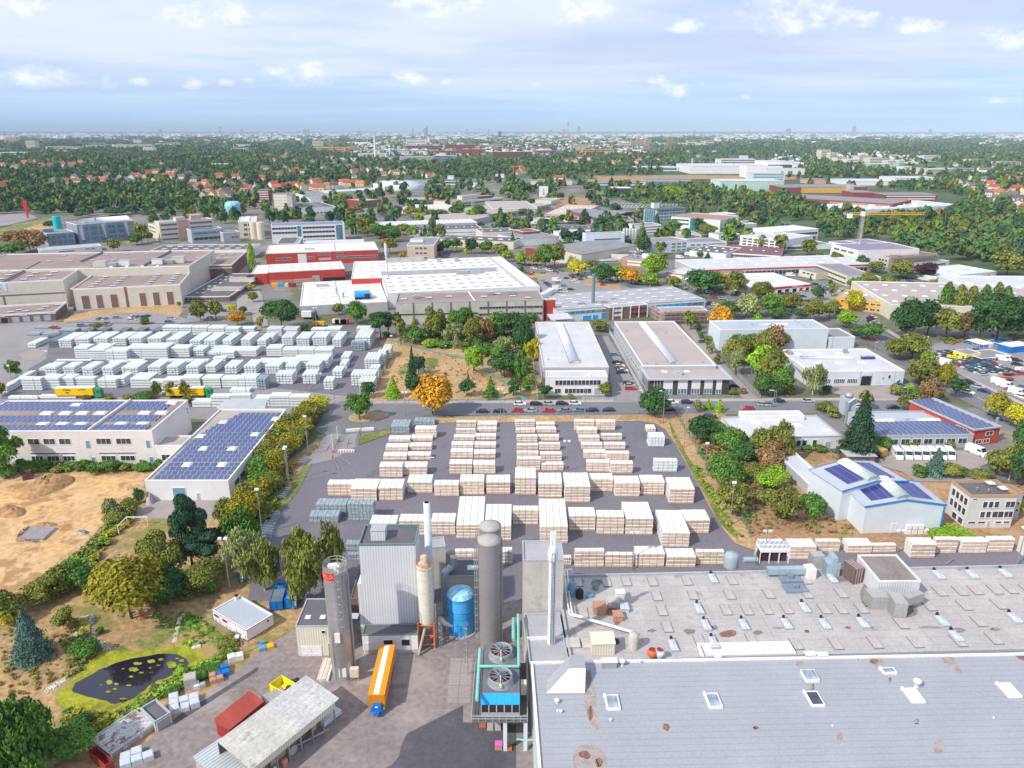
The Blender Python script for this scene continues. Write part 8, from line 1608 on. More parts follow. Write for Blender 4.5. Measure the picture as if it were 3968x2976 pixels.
for i,(t,pts,m_)in enumerate([('O',[590,780,640,800,660,960,690,1000,690,1120,715,1330,660,1340,600,1200,580,1050,590,940],RUSTL),('O',blob(625,900,28,90,s=3),SOOT),('O',blob(635,1190,28,70,s=1),RUST),('O',[500,1480,640,1450,720,1480,775,1560,780,1700,470,1700],RUSTL),('O',blob(590,1540,55,40,s=5),RUST),('O',blob(710,1610,35,45,s=6),RUST),('Q',[860,715,1010,715,1000,770,970,820,930,790],RUSTL),('Q',blob(925,745,50,26,s=7),RUST),('Q',[1490,700,1610,700,1650,780,1700,880,1620,820,1540,760],RUSTL),('Q',blob(1570,735,50,38,s=8),RUST),('Q',[2100,670,2230,668,2260,760,2160,720],RUST),('O',blob(1287,1308,38,38,s=9),RUST),('O',blob(2055,1315,30,16,s=10),RUST),('Q',blob(290,765,32,26,s=11),RUSTL),('Q',blob(395,965,28,26,s=12),RUSTL),('Q',blob(1062,915,22,34,s=13),RUSTL),('Q',blob(1290,1260,30,26,s=14),RUSTL),('Q',blob(630,1400,26,70,s=15),RUSTL),('Q',blob(1480,1480,70,60,s=16),RUSTL)]):
 stain(B37,t,pts,m_,ZT,i%3,i)
def frame_light(t,x,y,sx,sy,gm):
 s_=MB();s_.box(-sx/2,sx/2,-sy/2,sy/2,0,.35,1);s_.box(-sx/2+.25,sx/2-.25,-sy/2+.25,sy/2-.25,.35,.40,0);s_.box(-sx/2-.15,-sx/2+.2,sy/2-.2,sy/2+.15,0,.5,1);roof_thing(B37,t,x,y,s_,'skylight',[gm,TRIMW],ZT)
GLR=glassm('sky_reflecting_pane',(.30,.34,.40),.2)
for(t,x,y,sx,sy,gm)in(('O',825,1105,2.1,3.0,GLR),('O',1690,1090,2.1,3.0,GLR),('Q',415,1075,2.1,3.0,GLASS),('Q',1265,1045,2.1,3.0,TRIMW),('Q',2085,1000,2.1,3.0,TRIMW),('Q',1050,835,2.2,1.3,GLR),('O',530,830,1.3,1.8,GLR)):frame_light(t,x,y,sx,sy,gm)
s_=MB();s_.box(-1.1,1.1,-1.2,1.2,0,.5,1);s_.add([(-1,-1.1,.5),(1,-1.1,.5),(1,1.1,.5),(-1,1.1,.5),(0,.2,1.2)],[(0,1,4),(1,2,4),(2,3,4),(3,0,4)],0);roof_thing(B37,'Q',375,880,s_,'skylight',[GLR,TRIMW],ZT)
for(t,x,y,r0,hh_)in(('O',350,1100,.42,.7),('O',383,1185,.3,.5),('O',355,1180,.2,.4),('O',908,780,.5,1.2),('Q',1290,960,.65,1.4),('O',810,1255,.25,.4),('O',1065,765,.15,.7),('O',735,770,.15,.7),('Q',775,735,.18,.5),('Q',570,1305,.18,.3),('Q',1950,1235,.15,.3)):
 s_=MB();s_.lathe([(r0*.6,0),(r0*.6,hh_*.6),(r0,hh_*.65),(r0*.9,hh_*.9),(r0*.3,hh_),(.01,hh_)],n=14);roof_thing(B37,t,x,y,s_,'roof_ventilator',TRIMW,ZT)
for(t,x,y,sx,sy,hh_)in(('O',795,790,2.4,1.0,1.2),('O',1725,720,1.0,.6,.5),('Q',375,705,1.6,.8,.6),('Q',480,705,1.6,.8,.5)):
 s_=MB();s_.box(-sx/2,sx/2,-sy/2,sy/2,0,hh_,0);s_.box(-sx/2-.1,sx/2+.1,-sy/2-.1,sy/2+.1,hh_,hh_+.1,1);roof_thing(B37,t,x,y,s_,'roof_unit',[RAILM,TRIMW],ZT)
v=[on_roof(B37,'O',x,y,ZT)for(x,y)in((258,1025),(590,1022),(592,905),(575,790),(470,775),(262,905))];s_=MB();z0_,z1_=ZT,ZT+2.3
s_.add([(v[0].x,v[0].y,z0_+.1),(v[1].x,v[1].y,z0_+.1),(v[2].x,v[2].y,z1_),(v[2].x-2.6,v[2].y,z1_)],[(0,1,2,3)],1)
s_.add([(v[0].x,v[0].y,z0_),(v[2].x-2.6,v[2].y,z1_),(v[3].x-2.2,v[3].y,z1_),(v[5].x,v[5].y,z0_)],[(0,1,2,3)],0);s_.add([(v[2].x-2.6,v[2].y,z1_),(v[2].x,v[2].y,z1_),(v[3].x,v[3].y,z1_),(v[3].x-2.2,v[3].y,z1_)],[(0,1,2,3)],0)
s_.add([(v[1].x,v[1].y,z0_),(v[3].x,v[3].y,z0_),(v[3].x,v[3].y,z1_),(v[2].x,v[2].y,z1_)],[(0,1,2,3)],1);s_.add([(v[3].x,v[3].y,z0_),(v[5].x,v[5].y,z0_),(v[3].x-2.2,v[3].y,z1_),(v[3].x,v[3].y,z1_)],[(0,1,2,3)],0)
s_.obj('hipped_roof_box',[MT['blue_felt_roof'],PALEB],B37['root'])
s_=MB();p0=on_roof(B35,'O',1590,712,ZS);p1=on_roof(B35,'Q',262,712,ZS);p2=on_roof(B35,'O',1590,625,ZS);yy0,yy1=min(p0.y,p1.y)+.3,p2.y
s_.box(p0.x,p1.x,yy1,yy1+.25,ZS,ZS+.7);s_.box(p0.x,p0.x+.25,yy0,yy1,ZS,ZS+.7);s_.box(p1.x-.25,p1.x,yy0,yy1,ZS,ZS+.7);s_.obj('upstand',TRIMW,B35['root'])
s_=MB();s_.box(p0.x+.3,p1.x-.3,yy0,yy1-.02,ZS+.005,ZS+.03);s_.obj('pale_terrace',RWHITE,B35['root'])
B80=bld('plant_house','white plant house with brown grey roof standing on the factory roof','L',(975,998,1328,996,787,772),12.6,CORR,mat('stained_brown_roof',(.25,.215,.20),var=.15,scale=.3,fine=.15),trim=TRIMW,par=.3,z0=ZS)
def rbox(label,name,t,abc,h0,h1,m,cat='duct',extra=None):
 a,b,c=px(t,*abc[0:2]),px(t,*abc[2:4]),px(t,*abc[4:6]);A,B,C_=P(a,h1),P(b,h1),P(c,h1);u=(B-A).normalized();W=(B-A).length;v=Vector((-u.y,u.x,0));D=max(.6,(C_-A).dot(v))
 s_=MB();s_.box(0,W,0,D,0,h1-h0)
 if extra:extra(s_,W,D,h1-h0)
 return s_.obj(name,m,None,(A.x,A.y,h0),math.atan2(u.y,u.x),label=label,category=cat)
DUCT=mat('grey_sheet_duct',(.40,.385,.38),var=.1,rough=.5,lines=((0,1.6,.05,.75),),stain=((.28,.25,.23),.5,.72,.5,.5));DUCTB=mat('blue_grey_duct',(.33,.42,.47),var=.1,rough=.5,lines=((0,2.2,.03,.7),))
rbox('large grey sheet metal duct on the left before the plant house','duct','L',(912,1140,1140,1135,925,1060),ZS,ZS+2.6,DUCT)
rbox('stubby grey bent duct box below the plant house','duct','L',(1110,1190,1225,1195,1150,1095),ZS,ZS+3.0,DUCT)
rbox('grey horizontal duct on stilts right of the bent duct box','duct','L',(1225,1150,1360,1105,1215,1095),ZS+1.3,ZS+3.0,DUCT)
rbox('rust red and white ribbed vent stack left of the plant house','vent_stack','L',(770,900,845,885,710,815),ZS,ZS+3.4,mat('ribbed_rust_white',(.42,.30,.28),var=.3,lines=((0,.6,.5,.35),)),'vent stack')
rbox('blue grey duct running along the rear roof edge','duct','L',(20,900,340,895,15,870),ZS+.6,ZS+1.9,DUCTB)
rbox('grey duct box with rust red hood on the rear roof edge','duct','L',(525,850,645,850,520,790),ZS,ZS+3.0,DUCTB,extra=lambda s,W,D,h:s.box(W*.4,W*.75,0,D,h,h+1.2))
rbox('pale duct section behind the rust red hood','duct','L',(410,790,510,785,430,740),ZS,ZS+3.4,DUCT)
rbox('white elbow duct left of the rust red hood','duct','L',(368,905,440,900,370,850),ZS,ZS+2.2,TRIMW)
s0=P(px('K',2085,850),ZS);CH=thing('chiller','white framed chiller with twelve round roof fans at the rear roof edge','chiller',(s0.x,s0.y,ZS));Wc=(P(px('L',190,850),ZS)-s0).length
s_=MB();s_.box(0,Wc,0,3.2,2.6,3.3);s_.obj('top_housing',TRIMW,CH)
for i in range(4):
 for y_ in(.1,3.0):MB().box(Wc*i/3-.1+(.1 if i==0 else 0),Wc*i/3+.1,y_,y_+.2,0,2.6).obj('leg',TRIMW,CH)
s_=MB();s_.box(.3,Wc-.3,.5,2.8,.3,2.3);s_.obj('coils',mat('chiller_coil',(.06,.03,.04),var=.3),CH)
fme2=MB();fme2.lathe([(.5,0),(.5,.3),(.42,.3),(.42,.05),(.01,.05)],n=14);fme2=fme2.mesh('fan');fme2.materials.append(GREYW)
for i in range(6):
 for j in range(2):link('fan',fme2,CH,(Wc*(i+.5)/6,.8+1.6*j,3.3))
s_=MB();s0=P(px('K',1790,905),ZS-2);s_.lathe([(1.5,0),(1.5,2.4),(1.2,3.0),(.01,3.2)],n=14);s_.path([(2.5,0,1.5),(5,0,1.5),(6,.5,.4)],.6,10);s_.obj('exhaust_unit',DUCTB,None,(s0.x+1.6,s0.y+1.5,ZS-2),label='rounded pale exhaust unit at the corner of the near yard',category='exhaust unit')
pa=[P(px('K',x,y),ZS+1.2)for(x,y)in((415,905),(430,1120),(458,1285),(990,1440))];s_=MB();o0=Vector((pa[0].x,pa[0].y,0))
for off in(0,.55):s_.path([p-o0+Vector((off,off*.3,0))for p in pa],.13,6)
s_.obj('twin_pipes',TRIMW,None,o0,label='pair of thin white pipes crossing the stained factory roof',category='pipe')
pipe('duct','dull green pipe standing at the left edge of the low block roof',[P(px('N',2190,380),6),P(px('N',2190,560),6)],.35,GREENPIPE)
#  lamp posts, masts
def lamp(t,x,yb,yt,kind,ctx,m=RAILM,side=1):
 g=P(px(t,x,yb));h=max(3.5,zat(g,px(t,x,yt)[1]));nm={'single':'street_lamp','flood':'floodlight_mast','twin':'floodlight_mast','curve':'street_lamp'}[kind]
 r0=thing(nm,'',nm.replace('_',' '),g,0,'lamps and floodlight masts');s_=MB();s_.tube((0,0,0),(0,0,h),.14,8,0,.08);s_.obj('pole',m,r0)
 if kind=='single':s_=MB();s_.box(-.15,.75*side if side>0 else.15,-.18,.18,h-.02,h+.14)if side>0 else s_.box(-.75,.15,-.18,.18,h-.02,h+.14);s_.obj('lamp_head',TRIMW,r0)
 elif kind=='flood':
  s_=MB();s_.box(-.5,.5,-.35,.1,h-.1,h+.35);s_.obj('lamp_head',TRIMW,r0)
 elif kind=='twin':
  s_=MB();s_.tube((-.6,0,h),(.6,0,h),.07,5);s_.obj('crossbar',m,r0)
  for a_ in(-.6,.6):MB().box(a_-.35,a_+.35,-.35,.2,h,h+.4).obj('lamp_head',TRIMW,r0)
 else:
  s_=MB();s_.path([(0,0,h-.8),(.4*side,0,h-.2),(1.2*side,0,h),(1.9*side,0,h)],.08,6);s_.obj('arm',m,r0);s_=MB();s_.box(1.6*side-.3,1.6*side+.6,-.15,.15,h-.08,h+.1);s_.obj('lamp_head',TRIMW,r0)
 reg(r0,{'single':'slim street lamp','flood':'floodlight mast','twin':'twin headed mast','curve':'curved arm street lamp'}[kind],ctx)
for(t,x,yb,yt,k,c)in[('F',40,415,222,'single','around the left yard'),('F',505,420,208,'twin','around the left yard'),('F',1203,540,347,'single','around the left yard'),('F',1152,640,447,'flood','around the left yard'),('F',1325,540,472,'single','on the straw meadow'),('F',1605,620,532,'single','on the straw meadow'),('F',728,580,452,'twin','around the left yard'),('F',545,1010,773,'twin','around the left yard'),('F',432,1465,1137,'flood','along the hedge'),('F',255,1700,1415,'flood','along the hedge'),('F',932,1165,1072,'curve','on the traffic island'),('F',1265,1130,932,'twin','along the street'),('F',2078,1165,902,'twin','along the street'),('F',2108,1130,935,'single','along the street'),('F',1490,1620,1490,'single','in the near yard'),('F',1098,800,600,'flood','around the left yard'),('G',428,1610,1352,'twin','in the near yard'),('G',1258,1195,917,'curve','along the street'),('G',588,1150,882,'single','along the street'),('G',1042,1115,915,'single','along the street'),('G',1440,1400,1060,'single','along the yard fence'),('G',1612,1660,1368,'flood','along the yard fence'),('G',2208,1130,912,'curve','along the street'),('G',2014,790,715,'single','on the straw meadow'),('K',1830,525,157,'flood','along the yard fence'),('K',993,905,587,'twin','in the near yard'),('K',2130,770,575,'twin','along the strip behind the factory'),('L',1122,760,572,'twin','along the strip behind the factory'),('L',2150,865,545,'twin','along the strip behind the factory'),('J',270,190,-150,'flood','along the hedge'),('J',38,600,215,'flood','along the hedge'),('I',1972,1075,640,'twin','in the lower left'),('I',2082,1620,1480,'twin','in the lower left'),('E',322,985,795,'single','around the left yard'),('E',930,975,775,'single','around the left yard'),('E',412,665,577,'flood','around the left yard'),('E',97,820,702,'flood','around the left yard'),('E',985,690,500,'single','around the left yard'),('E',1810,400,215,'single','around the left yard'),('E',2120,1000,790,'single','around the left yard'),('C',820,1490,1405,'curve','along the avenue'),('C',1205,1500,1420,'single','along the avenue'),('H',457,132,60,'curve','along the avenue'),('H',60,1065,912,'curve','along the street'),('H',1210,965,897,'curve','along the street'),('H',1400,545,452,'curve','along the avenue'),('H',932,590,502,'single','along the avenue'),('D',1308,1520,1475,'curve','near the construction site'),('H',890,910,760,'single','before the low pale blue hall'),('H',1095,960,830,'single','before the low pale blue hall')]:
 lamp(t,x,yb,yt,k,c,side=-1 if k=='curve' else 1)
for i,(x,yb,yt)in enumerate([(790,1130,1065),(830,1130,1070),(852,1130,1072)]):
 g=P(px('B',x,yb));s_=MB();s_.tube((0,0,0),(0,0,zat(g,px('B',x,yt)[1])),.14,6);o=s_.obj('flagpole',TRIMW,None,g,category='flagpole',group='white flagpoles');reg(o,'white flagpole','beside the pale solar block')
g=P(px('A',240,985));hq=zat(g,px('A',222,835)[1]);s_=MB();s_.add([(-2.4,-.5,hq),(2.4,-.5,hq),(.6,-.5,0),(-.6,-.5,0),(-2.4,.5,hq),(2.4,.5,hq),(.6,.5,0),(-.6,.5,0)],[(3,2,1,0),(4,5,6,7),(0,1,5,4),(1,2,6,5),(3,0,4,7)]);s_.obj('sign_pylon',mat('pylon_red',(.62,.02,.05),var=.05),None,g,label='tall slanted red sign pylon in front of the dark wood',category='sign pylon')
#  fences, gates, barriers
def fence(t,pts,h,label,m=RAILM,sp=3.0,cat='fence',mesh=True):
 v=[P(px(t,*p))for p in pts];o0=v[0];root=thing('fence',label,cat,o0);rl=MB();n_post=0;pm=None;posts=[]
 for a,b in zip(v,v[1:]):
  L=(b-a).length;k=max(1,int(L/sp))
  for i in range(k):posts.append(a.lerp(b,i/k)-o0)
  for zz in((.1,h*.5,h)if mesh else(h*.5,h)):rl.tube(a-o0+Vector((0,0,zz)),b-o0+Vector((0,0,zz)),.035,4)
  if mesh:
   kk=int(L/.45)
   for i in range(kk):q=a.lerp(b,i/kk)-o0;rl.tube(q+Vector((0,0,.05)),q+Vector((0,0,h)),.018,3)
 posts.append(v[-1]-o0)
 rl.obj('mesh_panel',m,root);pmb=MB();pmb.box(-.06,.06,-.06,.06,0,h+.1);pme=pmb.mesh('post');pme.materials.append(m)
 for q in posts[:100]:link('post',pme,root,q)
GRF=mat('green_fence_paint',(.05,.20,.14),var=.1)
fence('G',[(1368,1120),(1440,1250),(1560,1440),(1640,1600)],2.0,'green mesh fence on the slope right of the near yard',GRF)
fence('K',[(1650,20),(1800,270),(1900,420),(2010,630)],2.0,'green mesh fence at the right corner of the near yard',GRF)
fence('F',[(475,1455),(545,1340),(600,1235)],2.0,'green fence left of the yard gate',GRF)
fence('F',[(660,1420),(700,1350),(740,1290)],1.6,'green fence between the two gate lanes',GRF)
fence('F',[(840,1385),(890,1260)],2.0,'green gate leaf right of the yard gate lanes',GRF)
fence('F',[(960,1018),(1400,1025),(1700,1015),(2212,1005)],1.2,'low grey fence along the straw meadow edge',RAILM,4)
fence('G',[(145,670),(165,850),(182,995)],1.8,'grey fence left of the white warehouse',TRIMG)
fence('G',[(780,385),(900,600),(1000,790),(1085,950)],1.8,'pale blue fence between the two middle warehouses',PALEB)
fence('G',[(1830,700),(1950,850),(2090,990)],1.8,'grey mesh fence right of the driveway',TRIMG)
fence('G',[(570,1000),(830,1000)],1.3,'white low fence before the white office front',TRIMW)
fence('G',[(1480,985),(1930,985)],1.3,'grey low fence before the dark brick office',TRIMG)
fence('I',[(1240,180),(1100,330),(930,510),(700,740),(500,900),(330,1060)],1.8,'thin grey fence between the sand site and the meadow',RAILM,3.5)
fence('I',[(1770,1330),(1950,1440),(2130,1560)],1.4,'low dark fence in front of the portable cabin',RAILM)
fence('F',[(655,985),(790,990)],2.0,'grey gate of the left storage yard',RAILM)
fence('F',[(1125,650),(1060,800),(1020,920)],2.0,'thin yellow posted fence right of the left yard',mat('yellow_post',(.6,.4,.1),var=.1))
br=thing('concrete_barrier','red and white barrier blocks standing before the yard gate','barrier',P(px('F',690,1445)));s_=MB();s_.box(0,4.8,-.2,.2,0,.9,0)
for i in range(6):s_.box(.15+.8*i,.5+.8*i,-.21,-.2,.25,.7,1)
s_.obj('blocks',[TRIMW,TRIMR],br)
b2=P(px('F',755,1270));b3=P(px('F',995,1255));s_=MB();L_=(b3-b2).length;s_.box(0,L_,-.3,.3,0,1.0,0);s_.box(L_*.3,L_*.55,-.31,-.3,.1,.9,1);s_.obj('barrier_wall',[TRIMW,mat('yellow_sheet',(.8,.6,.3),var=.1)],None,b2,math.atan2((b3-b2).y,(b3-b2).x),label='white barrier wall with yellowish middle above the gate',category='barrier')
for i,(x,y0,y1)in enumerate([(645,1450,1285),(685,1360,1218)]):
 g=P(px('F',x,y0));r0=thing('gate_barrier',['raised barrier pole nearer the yard','raised barrier pole nearer the roundabout'][i],'barrier',g);s_=MB();s_.tube((0,0,.9),(0,0,zat(g,px('F',x,y1)[1])),.09,6);s_.obj('boom',TRIMW,r0);MB().box(-.25,.25,-.25,.25,0,1.1).obj('housing',ORANGE,r0)
rr_=[('G',1235,1200),('G',1260,1200),('G',1425,1415),('K',1595,160),('K',1808,540),('F',640,1500)]
for(t,x,y)in rr_:
 s_=MB();s_.cyl(0,0,0,1.0,.16,n=10);s_.lathe([(.16,1.0),(.22,1.05),(.12,1.25),(.01,1.3)],n=10);o=s_.obj('hydrant',mat('hydrant_red',(.62,.10,.04),var=.1),None,P(px(t,x,y)),category='hydrant',group='red hydrants along the yard edge');reg(o,'red hydrant','along the edge of the near yard')
#  vehicles
PAINT={n:mat('car_paint_'+n,c,rough=.28,var=.03,fine=.02,spec=.6)for n,c in dict(white=(.80,.80,.80),silver=(.45,.48,.50),grey=(.20,.21,.23),black=(.02,.02,.025),navy=(.02,.035,.10),blue=(.03,.12,.35),red=(.60,.02,.03),teal=(.08,.25,.32),green=(.0,.32,.12),orange=(.7,.25,.03)).items()}
CGL=glassm('car_glass',(.03,.04,.05),.08)
def car_parts(kind):
 """meshes of one vehicle, length along x, front at +x"""
 if kind=='car':L,W,H_,pr,cab=4.3,1.78,1.46,[(-2.15,.35),(-2.15,.85),(-1.9,.98),(.75,.96),(1.9,.76),(2.15,.6),(2.15,.3)],[(-1.95,.97),(-1.35,1.44),(.2,1.46),(1.05,.95)]
 elif kind=='estate':L,W,H_,pr,cab=4.6,1.8,1.5,[(-2.3,.35),(-2.3,.9),(-2.2,.98),(.8,.96),(2.05,.78),(2.3,.6),(2.3,.3)],[(-2.22,.97),(-1.9,1.48),(.2,1.5),(1.1,.95)]
 else:L,W,H_,pr,cab=5.9,2.0,2.6,[(-2.95,.4),(-2.95,2.5),(1.55,2.55),(2.25,1.55),(2.85,1.3),(2.95,.8),(2.95,.35)],None
 b=MB();h=W/2;n=len(pr)
 vs=[(x,-h,z)for x,z in pr]+[(x,h,z)for x,z in pr]
 b.add(vs,[(i,i+n,(i+1)%n+n,(i+1)%n)for i in range(n)]+[tuple(range(n)),tuple(range(n,2*n))[::-1]])
 g=MB()
 if cab:
  k=h-.06;q=h-.3;vs=[(x,-(k if z<1.1 else q),z)for x,z in cab]+[(x,(k if z<1.1 else q),z)for x,z in cab]
  g.add(vs,[(0,4,5,1),(2,6,7,3),(0,1,2,3),(7,6,5,4)]);b.add([(cab[1][0],-q,cab[1][1]),(cab[2][0],-q,cab[2][1]),(cab[2][0],q,cab[2][1]),(cab[1][0],q,cab[1][1])],[(0,1,2,3)])
 else:
  g.add([(1.58,-.9,2.5),(1.58,.9,2.5),(2.24,.92,1.6),(2.24,-.92,1.6)],[(0,3,2,1)]);g.v=[(x+.03,y,z+.03)for x,y,z in g.v]
  for s in(-1,1):g.add([(.7,s*1.01,1.6),(2.0,s*1.01,1.6),(1.6,s*1.01,2.2),(.7,s*1.01,2.2)],[(0,1,2,3)])
 w=MB();w.tube((0,-.11,0),(0,.11,0),.33 if cab else.37,12);w.tube((0,-.115,0),(0,.115,0),.17,8,1)
 l=MB();l.box(L/2-.02,L/2+.03,-h+.1,-h+.5,.58,.74);l2=[(sx,sy)for sx in(-L*.30,L*.31)for sy in(-h+.1,h-.1)]
 ms=[b.mesh('body'),g.mesh('window_glass'),w.mesh('wheel'),l.mesh('headlight')]
 ms[0].materials.append(PAINT['white']);ms[1].materials.append(CGL);ms[2].materials.append(BLACK);ms[2].materials.append(RAILM);ms[3].materials.append(TRIMW)
 return ms,l2,W
VP={}
NM={'car':('parked_car','car','car'),'estate':('parked_car','estate car','car'),'van':('delivery_van','van','van')}
def vehicle(g,rz,kind,colr,ctx,detail=True,scale=1.0):
 if kind not in VP:VP[kind]=car_parts(kind)
 (b,gl,w,hl),l2,W=VP[kind];nm,wd,cat=NM[kind]
 r0=thing(nm,'',cat,g,rz,'vans' if kind=='van' else 'parked cars');r0.scale=(scale,)*3
 o=link('body',b,r0);o.material_slots[0].link='OBJECT';o.material_slots[0].material=PAINT[colr];link('window_glass',gl,r0)
 for(x,y)in l2:link('wheel',w,r0,(x,y,.34))
 if detail:link('headlight',hl,r0);link('headlight',hl,r0,(0,W-.6,0))
 reg(r0,{'teal':'blue grey'}.get(colr,colr)+' '+wd,ctx);return r0
def cars(t,ctx,L,rz=0,kind='car'):
 for q in L:vehicle(P(px(t,q[0],q[1])),q[4]if len(q)>4 else rz,q[3]if len(q)>3 else kind,q[2],ctx)
cars('G','on the near side of the street',[(10,1098,'red'),(122,1098,'silver'),(275,1100,'red'),(410,1098,'grey'),(540,1096,'teal'),(648,1094,'navy'),(790,1092,'navy'),(1305,1088,'black'),(1985,1078,'red')],math.pi)
cars('F','on the near side of the street',[(1920,1105,'navy'),(2066,1103,'black')],math.pi)
cars('G','on the far side of the street',[(33,1040,'white'),(170,1040,'black'),(285,1038,'silver'),(393,1037,'black'),(505,1035,'white'),(1335,1026,'white','estate'),(1470,1026,'navy','estate'),(2125,1045,'silver','estate',-.2)])
cars('H','on the far side of the street',[(20,1045,'teal'),(115,1015,'navy'),(362,1015,'silver'),(742,1010,'red'),(1260,1005,'navy')])
cars('H','on the near side of the street',[(765,1062,'white'),(1082,1070,'black')],math.pi)
for(x,y,c,k)in((848,618,'teal','car'),(872,682,'navy','estate'),(885,712,'white','car'),(900,733,'red','car'),(915,752,'white','car'),(908,768,'navy','car'),(962,862,'black','car'),(975,882,'silver','car'),(985,910,'red','estate')):vehicle(P(px('G',x,y)),.05,k,c,'between the two middle warehouses')
cars('G','beside the dark brick office',[(1858,890,'black','estate',.3),(1868,925,'silver','car',.2),(1665,1150,'navy','estate',0),(1600,505,'blue','car',.2)])
cars('G','on the car park beyond the grey flat hall',[(1655,78,'white'),(1700,122,'red'),(1770,132,'silver'),(1840,145,'silver'),(1870,105,'navy'),(1640,165,'silver'),(1670,175,'black'),(1700,182,'white'),(1720,75,'grey')])
for i,x in enumerate([1120,1203,1275,1347,1418,1493,1567]):
 hd=P(px('H',x+30,1527))-P(px('H',x-38,1432));vehicle(P(px('H',x,1484)),math.atan2(hd.y,hd.x),'van','white','in the row behind the blue trimmed halls')
vehicle(P(px('H',1800,1462)),-1.15,'van','white','parked apart from the row of vans',scale=1.05)
q=P(px('H',962,1475));r0=thing('cargo_trailer','wood coloured box trailer beside the row of vans','trailer',q,-1.1);MB().box(-2,2,-1.1,1.1,.6,2.7).obj('box',mat('ochre_box',(.55,.33,.10),var=.1),r0)
for s in(-1,1):MB().tube((-.3,s*1.0,.35),(-.3,s*1.15,.35),.35,10).obj('wheel',BLACK,r0)
vehicle(P(px('H',915,1475)),2.2,'car','black','beside the wood coloured box trailer')
cars('E','on the car park before the beige hall',[(855,308,'teal','car',1.5),(900,308,'silver','car',1.5),(1005,300,'grey'),(1137,290,'white','car',1.3),(1178,290,'grey','car',1.4),(1218,290,'grey','car',1.4),(1262,285,'navy','car',1.4),(1130,322,'silver'),(1455,335,'blue','estate'),(1470,308,'silver','estate'),(705,365,'teal','estate',.2),(480,385,'red'),(905,362,'grey','estate'),(925,348,'grey'),(800,365,'grey'),(1672,272,'black'),(1780,205,'navy'),(1930,240,'navy'),(1810,300,'silver'),(1880,225,'grey')])
cars('C','on the car park right of the white factory',[(235,1532,'silver'),(262,1548,'navy'),(280,1560,'navy'),(292,1575,'grey'),(345,1528,'white','van'),(362,1545,'grey'),(412,1573,'teal'),(348,1600,'white','van'),(385,1612,'green'),(410,1622,'white'),(470,1603,'black'),(478,1522,'white','estate'),(515,1540,'white','estate'),(745,1565,'red'),(130,1475,'red'),(100,1463,'grey'),(25,1380,'navy'),(435,1508,'navy')])
cars('C','parked along the avenue',[(150,1418,'white'),(178,1425,'white'),(205,1430,'silver'),(262,1428,'white'),(290,1440,'white'),(340,1450,'navy'),(335,1418,'navy'),(75,1378,'silver'),(120,1392,'red'),(180,1392,'navy'),(640,1495,'white'),(580,1490,'navy'),(820,1525,'blue'),(980,1548,'silver'),(1040,1555,'black'),(1060,1530,'navy'),(1185,1572,'navy'),(1440,1590,'silver'),(860,1500,'white'),(1625,1650,'silver'),(1420,1300,'black'),(1450,1292,'navy')],-.35)
cars('C','before the three storey pale office',[(1400,1330,'white','van'),(1475,1305,'white','van'),(1345,1330,'grey')],0)
cars('D','in front of the red sign band workshop',[(145,1640,'navy'),(190,1638,'teal'),(230,1640,'silver'),(268,1645,'silver'),(355,1630,'silver'),(415,1555,'blue'),(440,1555,'silver'),(510,1590,'teal'),(500,1580,'white'),(515,1605,'blue'),(655,1615,'white'),(680,1620,'black'),(210,1485,'white','van'),(1220,1530,'grey'),(1250,1540,'navy'),(1272,1582,'silver')])
cars('H','on the road near the red workshop',[(315,115,'navy','estate'),(362,155,'blue','estate'),(515,60,'blue'),(915,295,'white'),(935,342,'white','estate'),(330,75,'silver')])
cars('H','driving on the avenue',[(1450,815,'white','estate'),(1728,938,'white','estate'),(1957,1125,'silver'),(2010,1170,'navy')],-.85)
cars('H','parked on the far side of the avenue',[(1765,865,'black'),(1815,893,'silver'),(1868,930,'navy'),(1740,850,'navy')],-.85)
cars('H','at the low pale hall',[(1150,880,'blue'),(905,485,'red')],0)
bt=P(px('H',1465,700));r0=thing('box_truck','white box truck driving away on the avenue','truck',bt,2.2);MB().box(-5,2.5,-1.2,1.2,.9,3.6).obj('box',TRIMW,r0);MB().box(2.7,4.6,-1.15,1.15,.6,2.9).obj('cab',TRIMW,r0)
for x in(-4,-2.6,3.5):
 for s in(-1,1):MB().tube((x,s*.9,.5),(x,s*1.2,.5),.5,10).obj('wheel',BLACK,r0)
rr=random.Random(11);LOT=pxs('H',1395,560,1720,480,1790,520,1880,600,1700,590,1650,640,1840,650,1880,670,2000,690,2080,740,2212,745,2212,790,2000,790,1940,790,1900,800,1800,795,1560,680,1410,600)
DEAL=['black','navy','silver','white','grey','teal','silver','black','navy','white','red','blue','grey','silver']
o_=P(px('H',1395,600));e_=P(px('H',1900,800));ax=(e_-o_).normalized();ay=Vector((-ax.y,ax.x,0));wn=0
for j in range(-2,18):
 y0=j*4.8
 for i in range(0,60):
  g=o_+ax*(i*2.35)+ay*y0;pp=proj(g)
  if not inpoly((pp[0],pp[1]),LOT)or rr.random()<.03 or blocked(g,1):continue
  vehicle(g,math.atan2(ay.y,ay.x)+rr.uniform(-.06,.06)+(math.pi if rr.random()<.5 else 0),'car' if rr.random()<.8 else 'estate',rr.choice(DEAL),'in the %s row of the dealer lot'%ordinal(j+3),detail=False,scale=.94);wn+=1
cars('H','at the right edge of the dealer lot',[(2030,660,'white','van',-.4),(2100,655,'grey'),(2150,665,'black'),(2150,700,'black')],-.4)
cars('H','in the slanted row at the right edge',[(2000,865,'white','van',-1.0),(2050,890,'white','van',-1.0),(2100,920,'red','car',-1.0),(2150,950,'white','van',-1.0),(2190,980,'white','car',-1.0),(2210,900,'grey','car',-1.0)])
